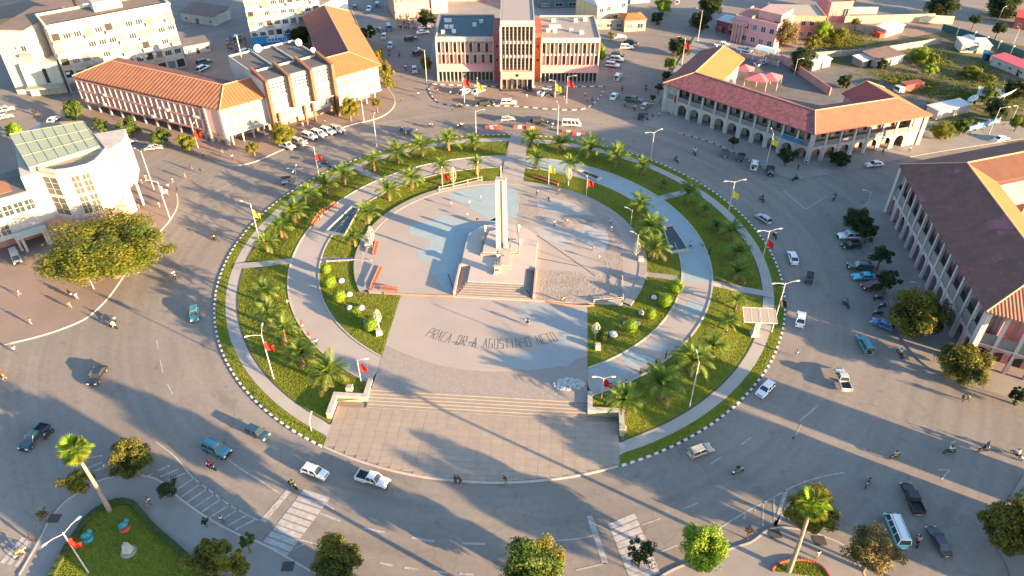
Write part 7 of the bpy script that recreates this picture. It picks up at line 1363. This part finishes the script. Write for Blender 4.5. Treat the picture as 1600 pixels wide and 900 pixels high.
# B7 apartments with blue awning
A7, B7 = V2(g(397, 78)), V2(g(508, 66))
t7, F, L = apartments(A7, B7, 14, 21, 6, 9, 'tall pale apartment block with shuttered windows above a blue awning', mat('bluish_white_plaster', (.62, .64, .62), .85), band=whitep)
aw = thing('shop_awning', 'bright blue shop awning with white lettering under the pale apartment block', 'awning', F @ Vector((0, 0, 0))); bl = mat('blue_awning', (.02, .17, .34), .7)
part('cloth', MB().poly([(0, -2.2, 2.6), (14.5, -2.2, 2.6), (14.5, -.1, 4.2), (0, -.1, 4.2)]).poly([(0, -2.2, 1.9), (14.5, -2.2, 1.9), (14.5, -2.2, 2.6), (0, -2.2, 2.6)]), bl, aw, M=F)
lt = MB()
for k, ch in enumerate('LCCCIO'):
    for x0, y0, x1, y1 in (STR[ch] if ch in STR else [(0, 0, 0, 1), (0, 0, 1, 0)]):
        A_, B_ = Vector((5 + k * 1.1 + x0 * .7, -2.0 + y0 * 1.3, 2.78 + y0 * 1.0)), Vector((5 + k * 1.1 + x1 * .7, -2.0 + y1 * 1.3, 2.78 + y1 * 1.0)); lt.tube([A_, B_], .1, 4)
part('lettering', lt, whitep, aw, M=F)
hut(512, 62, 548, 40, 8, 12, mat('pale_blue_wall', (.55, .60, .60), .85), greyroof, 'pale blue grey building beyond the plum roof at the top', wins=2, cat='building', name='town_building')
# top centre buildings
def block(px, py, px2, py2, D, h, m, label, fl=2, bays=5, rm=None, roofz=0, aw=None):
    A, B = V2(g(px, py)), V2(g(px2, py2)); F = frame(A, B); L = ln(A, B); t = thing('town_building', label, 'building', (A.x, A.y, 0)); part('wall', MB().box(0, L, 0, D, 0, h), m, t, M=F)
    if roofz: part('roof', MB().poly([(-.5, -.5, h), (L + .5, -.5, h), (L - 2, D / 2, h + roofz), (2, D / 2, h + roofz)]).poly([(L + .5, D + .5, h), (-.5, D + .5, h), (2, D / 2, h + roofz), (L - 2, D / 2, h + roofz)]).poly([(-.5, D + .5, h), (-.5, -.5, h), (2, D / 2, h + roofz)]).poly([(L + .5, -.5, h), (L + .5, D + .5, h), (L - 2, D / 2, h + roofz)]), rm or orange2, t, M=F)
    else: part('flat_roof', MB().box(.2, L - .2, .2, D - .2, h + .01, h + .15), rm or greyroof, t, M=F); part('parapet', MB().box(-.1, L + .1, -.1, .2, h, h + .6).box(-.1, .2, .2, D, h, h + .6).box(L - .2, L + .1, .2, D, h, h + .6), m, t, M=F)
    for f in range(fl):
        for k in range(bays): window(t, F, L * (k + .2) / bays, h * (f + .25) / fl, L * .55 / bays, h * .45 / fl, 2, 1, y=-.02, gm=glass if (k + f) % 3 else glassp)
    if aw: part('awning', MB().box(0, L, -2.2, 0, 2.7, 2.9), aw, t, M=F)
    return t, F, L
block(618, 30, 672, 24, 12, 9, pink, 'pink two storey shop building over the street market', 2, 7, aw=sheetm); block(675, 22, 700, 20, 12, 10, white, 'cream building with vertical slats beside the pink market building', 2, 8)
block(932, 42, 978, 30, 12, 7.5, mat('soft_yellow_wall', (.60, .50, .28), .85), 'soft yellow house with pale hipped roof right of the columned building', 2, 4, rm=mat('pale_pink_roof', (.55, .45, .44), .8), roofz=2.2); block(975, 50, 1008, 48, 8, 4, cream, 'cream annex with orange roof at the avenue corner', 1, 2, rm=orange2, roofz=1.2); block(930, 46, 974, 46, 3, 3, cream, 'low cream shop front under the yellow house', 1, 3)
block(842, 14, 905, 12, 16, 3, mat('dark_pool_wall', (.10, .16, .18), .8), 'low dark roofed building behind the tower', 1, 3, rm=mat('dark_teal_roof', (.03, .07, .09), .6)); block(700, 3, 785, 2, 10, 4, pink, 'pink low building behind the left administration block', 1, 5, rm=orange); block(985, 6, 1015, 4, 10, 5, mat('sky_blue_wall', (.25, .38, .45), .8), 'light blue walled house at the top beside the avenue', 1, 2)
# pink villa
tv, F, L = block(1143, 63, 1207, 79, 13, 8.2, mat('villa_pink', (.58, .30, .33), .85), 'pink villa with fluted columns and orange terrace roof at the upper right', 2, 5, rm=mat('terracotta_terrace', (.45, .19, .12), .85)); 
for k in range(4): part('column', MB().tube([(.4 + 1.1 * k, -1.3, 0), (.4 + 1.1 * k, -1.3, 6.2)], .32, 10), pinkl, tv, M=F)
part('portico', MB().box(-.2, 5, -1.8, 0, 6.2, 7.2), pink, tv, M=F); part('balcony', MB().box(-2.4, -.3, 1, 6, 3.0, 3.2).box(-2.4, -2.2, 1, 6, 3.2, 4.2).box(-2.4, -.3, 1, 6, 6.2, 6.4), pinkl, tv, M=F); part('upper_storey', MB().box(6.5, L - .5, 3, 12, 8.3, 11), pinkl, tv, M=F); part('terrace_wall', MB().box(5.5, 6, 0, 12, 8.3, 9.4), cream, tv, M=F)
block(1205, 60, 1282, 62, 14, 7.5, mat('salmon_wall', (.58, .27, .20), .85), 'salmon house with small windows beyond the villa', 2, 6, rm=mat('dusty_roof', (.36, .32, .26), .9)); block(1292, 34, 1326, 32, 10, 6.5, mat('coral_wall', (.58, .22, .20), .85), 'coral walled house at the top right of the villa', 1, 2); hut(1118, 48, 1140, 54, 6, 4, mat('wine_wall', (.28, .08, .10), .9), sheetm, 'low wine red house left of the villa', wins=1, cat='house', name='house')
# pale carport canopy
t = thing('carport', 'pale blue carport roof beside the pink villa', 'carport', g(1190, 88)); F = frame(g(1175, 88), g(1208, 96)); L = ln(g(1175, 88), g(1208, 96))
part('canopy', MB().frus((0, L, 0, 4.5), 2.6, (.3, L - .3, 1.5, 3), 3.3), mat('pale_blue_canopy', (.48, .60, .58), .6), t, M=F)
for u in (.2, L / 2, L - .4): part('post', MB().box(u, u + .15, .1, .25, 0, 2.6).box(u, u + .15, 4.2, 4.35, 0, 2.6), polew, t, M=F)
# ---------------- unseen blocks and trees added outside the frame to cast the long shadows ----------------
def shadow_block(x, y, w_, d_, h, rz, label, m=None, step=None):
    t = thing('town_building', label, 'building', (x, y, 0), R(rz)); part('wall', MB().box(-w_ / 2, w_ / 2, -d_ / 2, d_ / 2, 0, h), m or cream, t); part('flat_roof', MB().box(-w_ / 2 + .3, w_ / 2 - .3, -d_ / 2 + .3, d_ / 2 - .3, h + .01, h + .2), greyroof, t)
    F = WM[t] @ T3((-w_ / 2, -d_ / 2, 0)); n = int(w_ / 4)
    for f in range(int(h / 3.4)):
        for k in range(n): window(t, F, w_ * (k + .2) / n, f * 3.3 + 1, w_ * .6 / n, 1.6, 2, 1, y=-.02)
    if step:
        for a, b, hh in step: part('stair_tower', MB().box(a, b, -d_ / 2, d_ / 2, h, hh), m or cream, t)
    return t
def qs(q, s): return .5 * q + .866 * s, .866 * q - .5 * s
OFFB = [(*qs(96, 60), 8, 12, 15.5, 60, 'narrow four storey block added to cast shadow beyond the lower right corner'), (*qs(82.5, 62), 15, 14, 13.5, 60, 'broad three storey block added to cast shadow beyond the lower right corner'), (*qs(27, -8), 18, 12, 17.5, 60, 'unseen block added to cast shadow below the bottom edge of the square')]
OFFT = [(*qs(71, 38), 10.5, 2.8, 'green'), (*qs(55.5, 36), 12.5, 3.6, 'green'), (*qs(86, 44), 15, 3.8, 'green'), (*qs(82, 50), 17, 2.6, 'green'), (*qs(42, -22), 11.5, 4.2, 'green'), (*qs(76, 40), 9, 3, 'green'), (*qs(48.5, 0), 6.5, 2.6, 'green'), (*qs(90, 36), 10, 2.2, 'green')]
OFFN = ['unseen tree added to cast shadow %s' % a for a in ('beyond the bottom right garden', 'beyond the bottom edge right of centre', 'before the broad added block', 'beside the broad added block', 'below the bottom edge left of centre', 'near the bottom right corner road', 'below the bottom centre', 'between the two added blocks')]
for r in OFFB if 'OFFB' in globals() else []: shadow_block(*r)
for k, (x, y, zc, rad, kd) in enumerate(OFFT if 'OFFT' in globals() else []): tree(0, 0, zc, 0, kd, OFFN[k], 'unseen trees added to cast shadows', 1.0, 1.0, XY=(x, y), rad=rad)
finish_places()
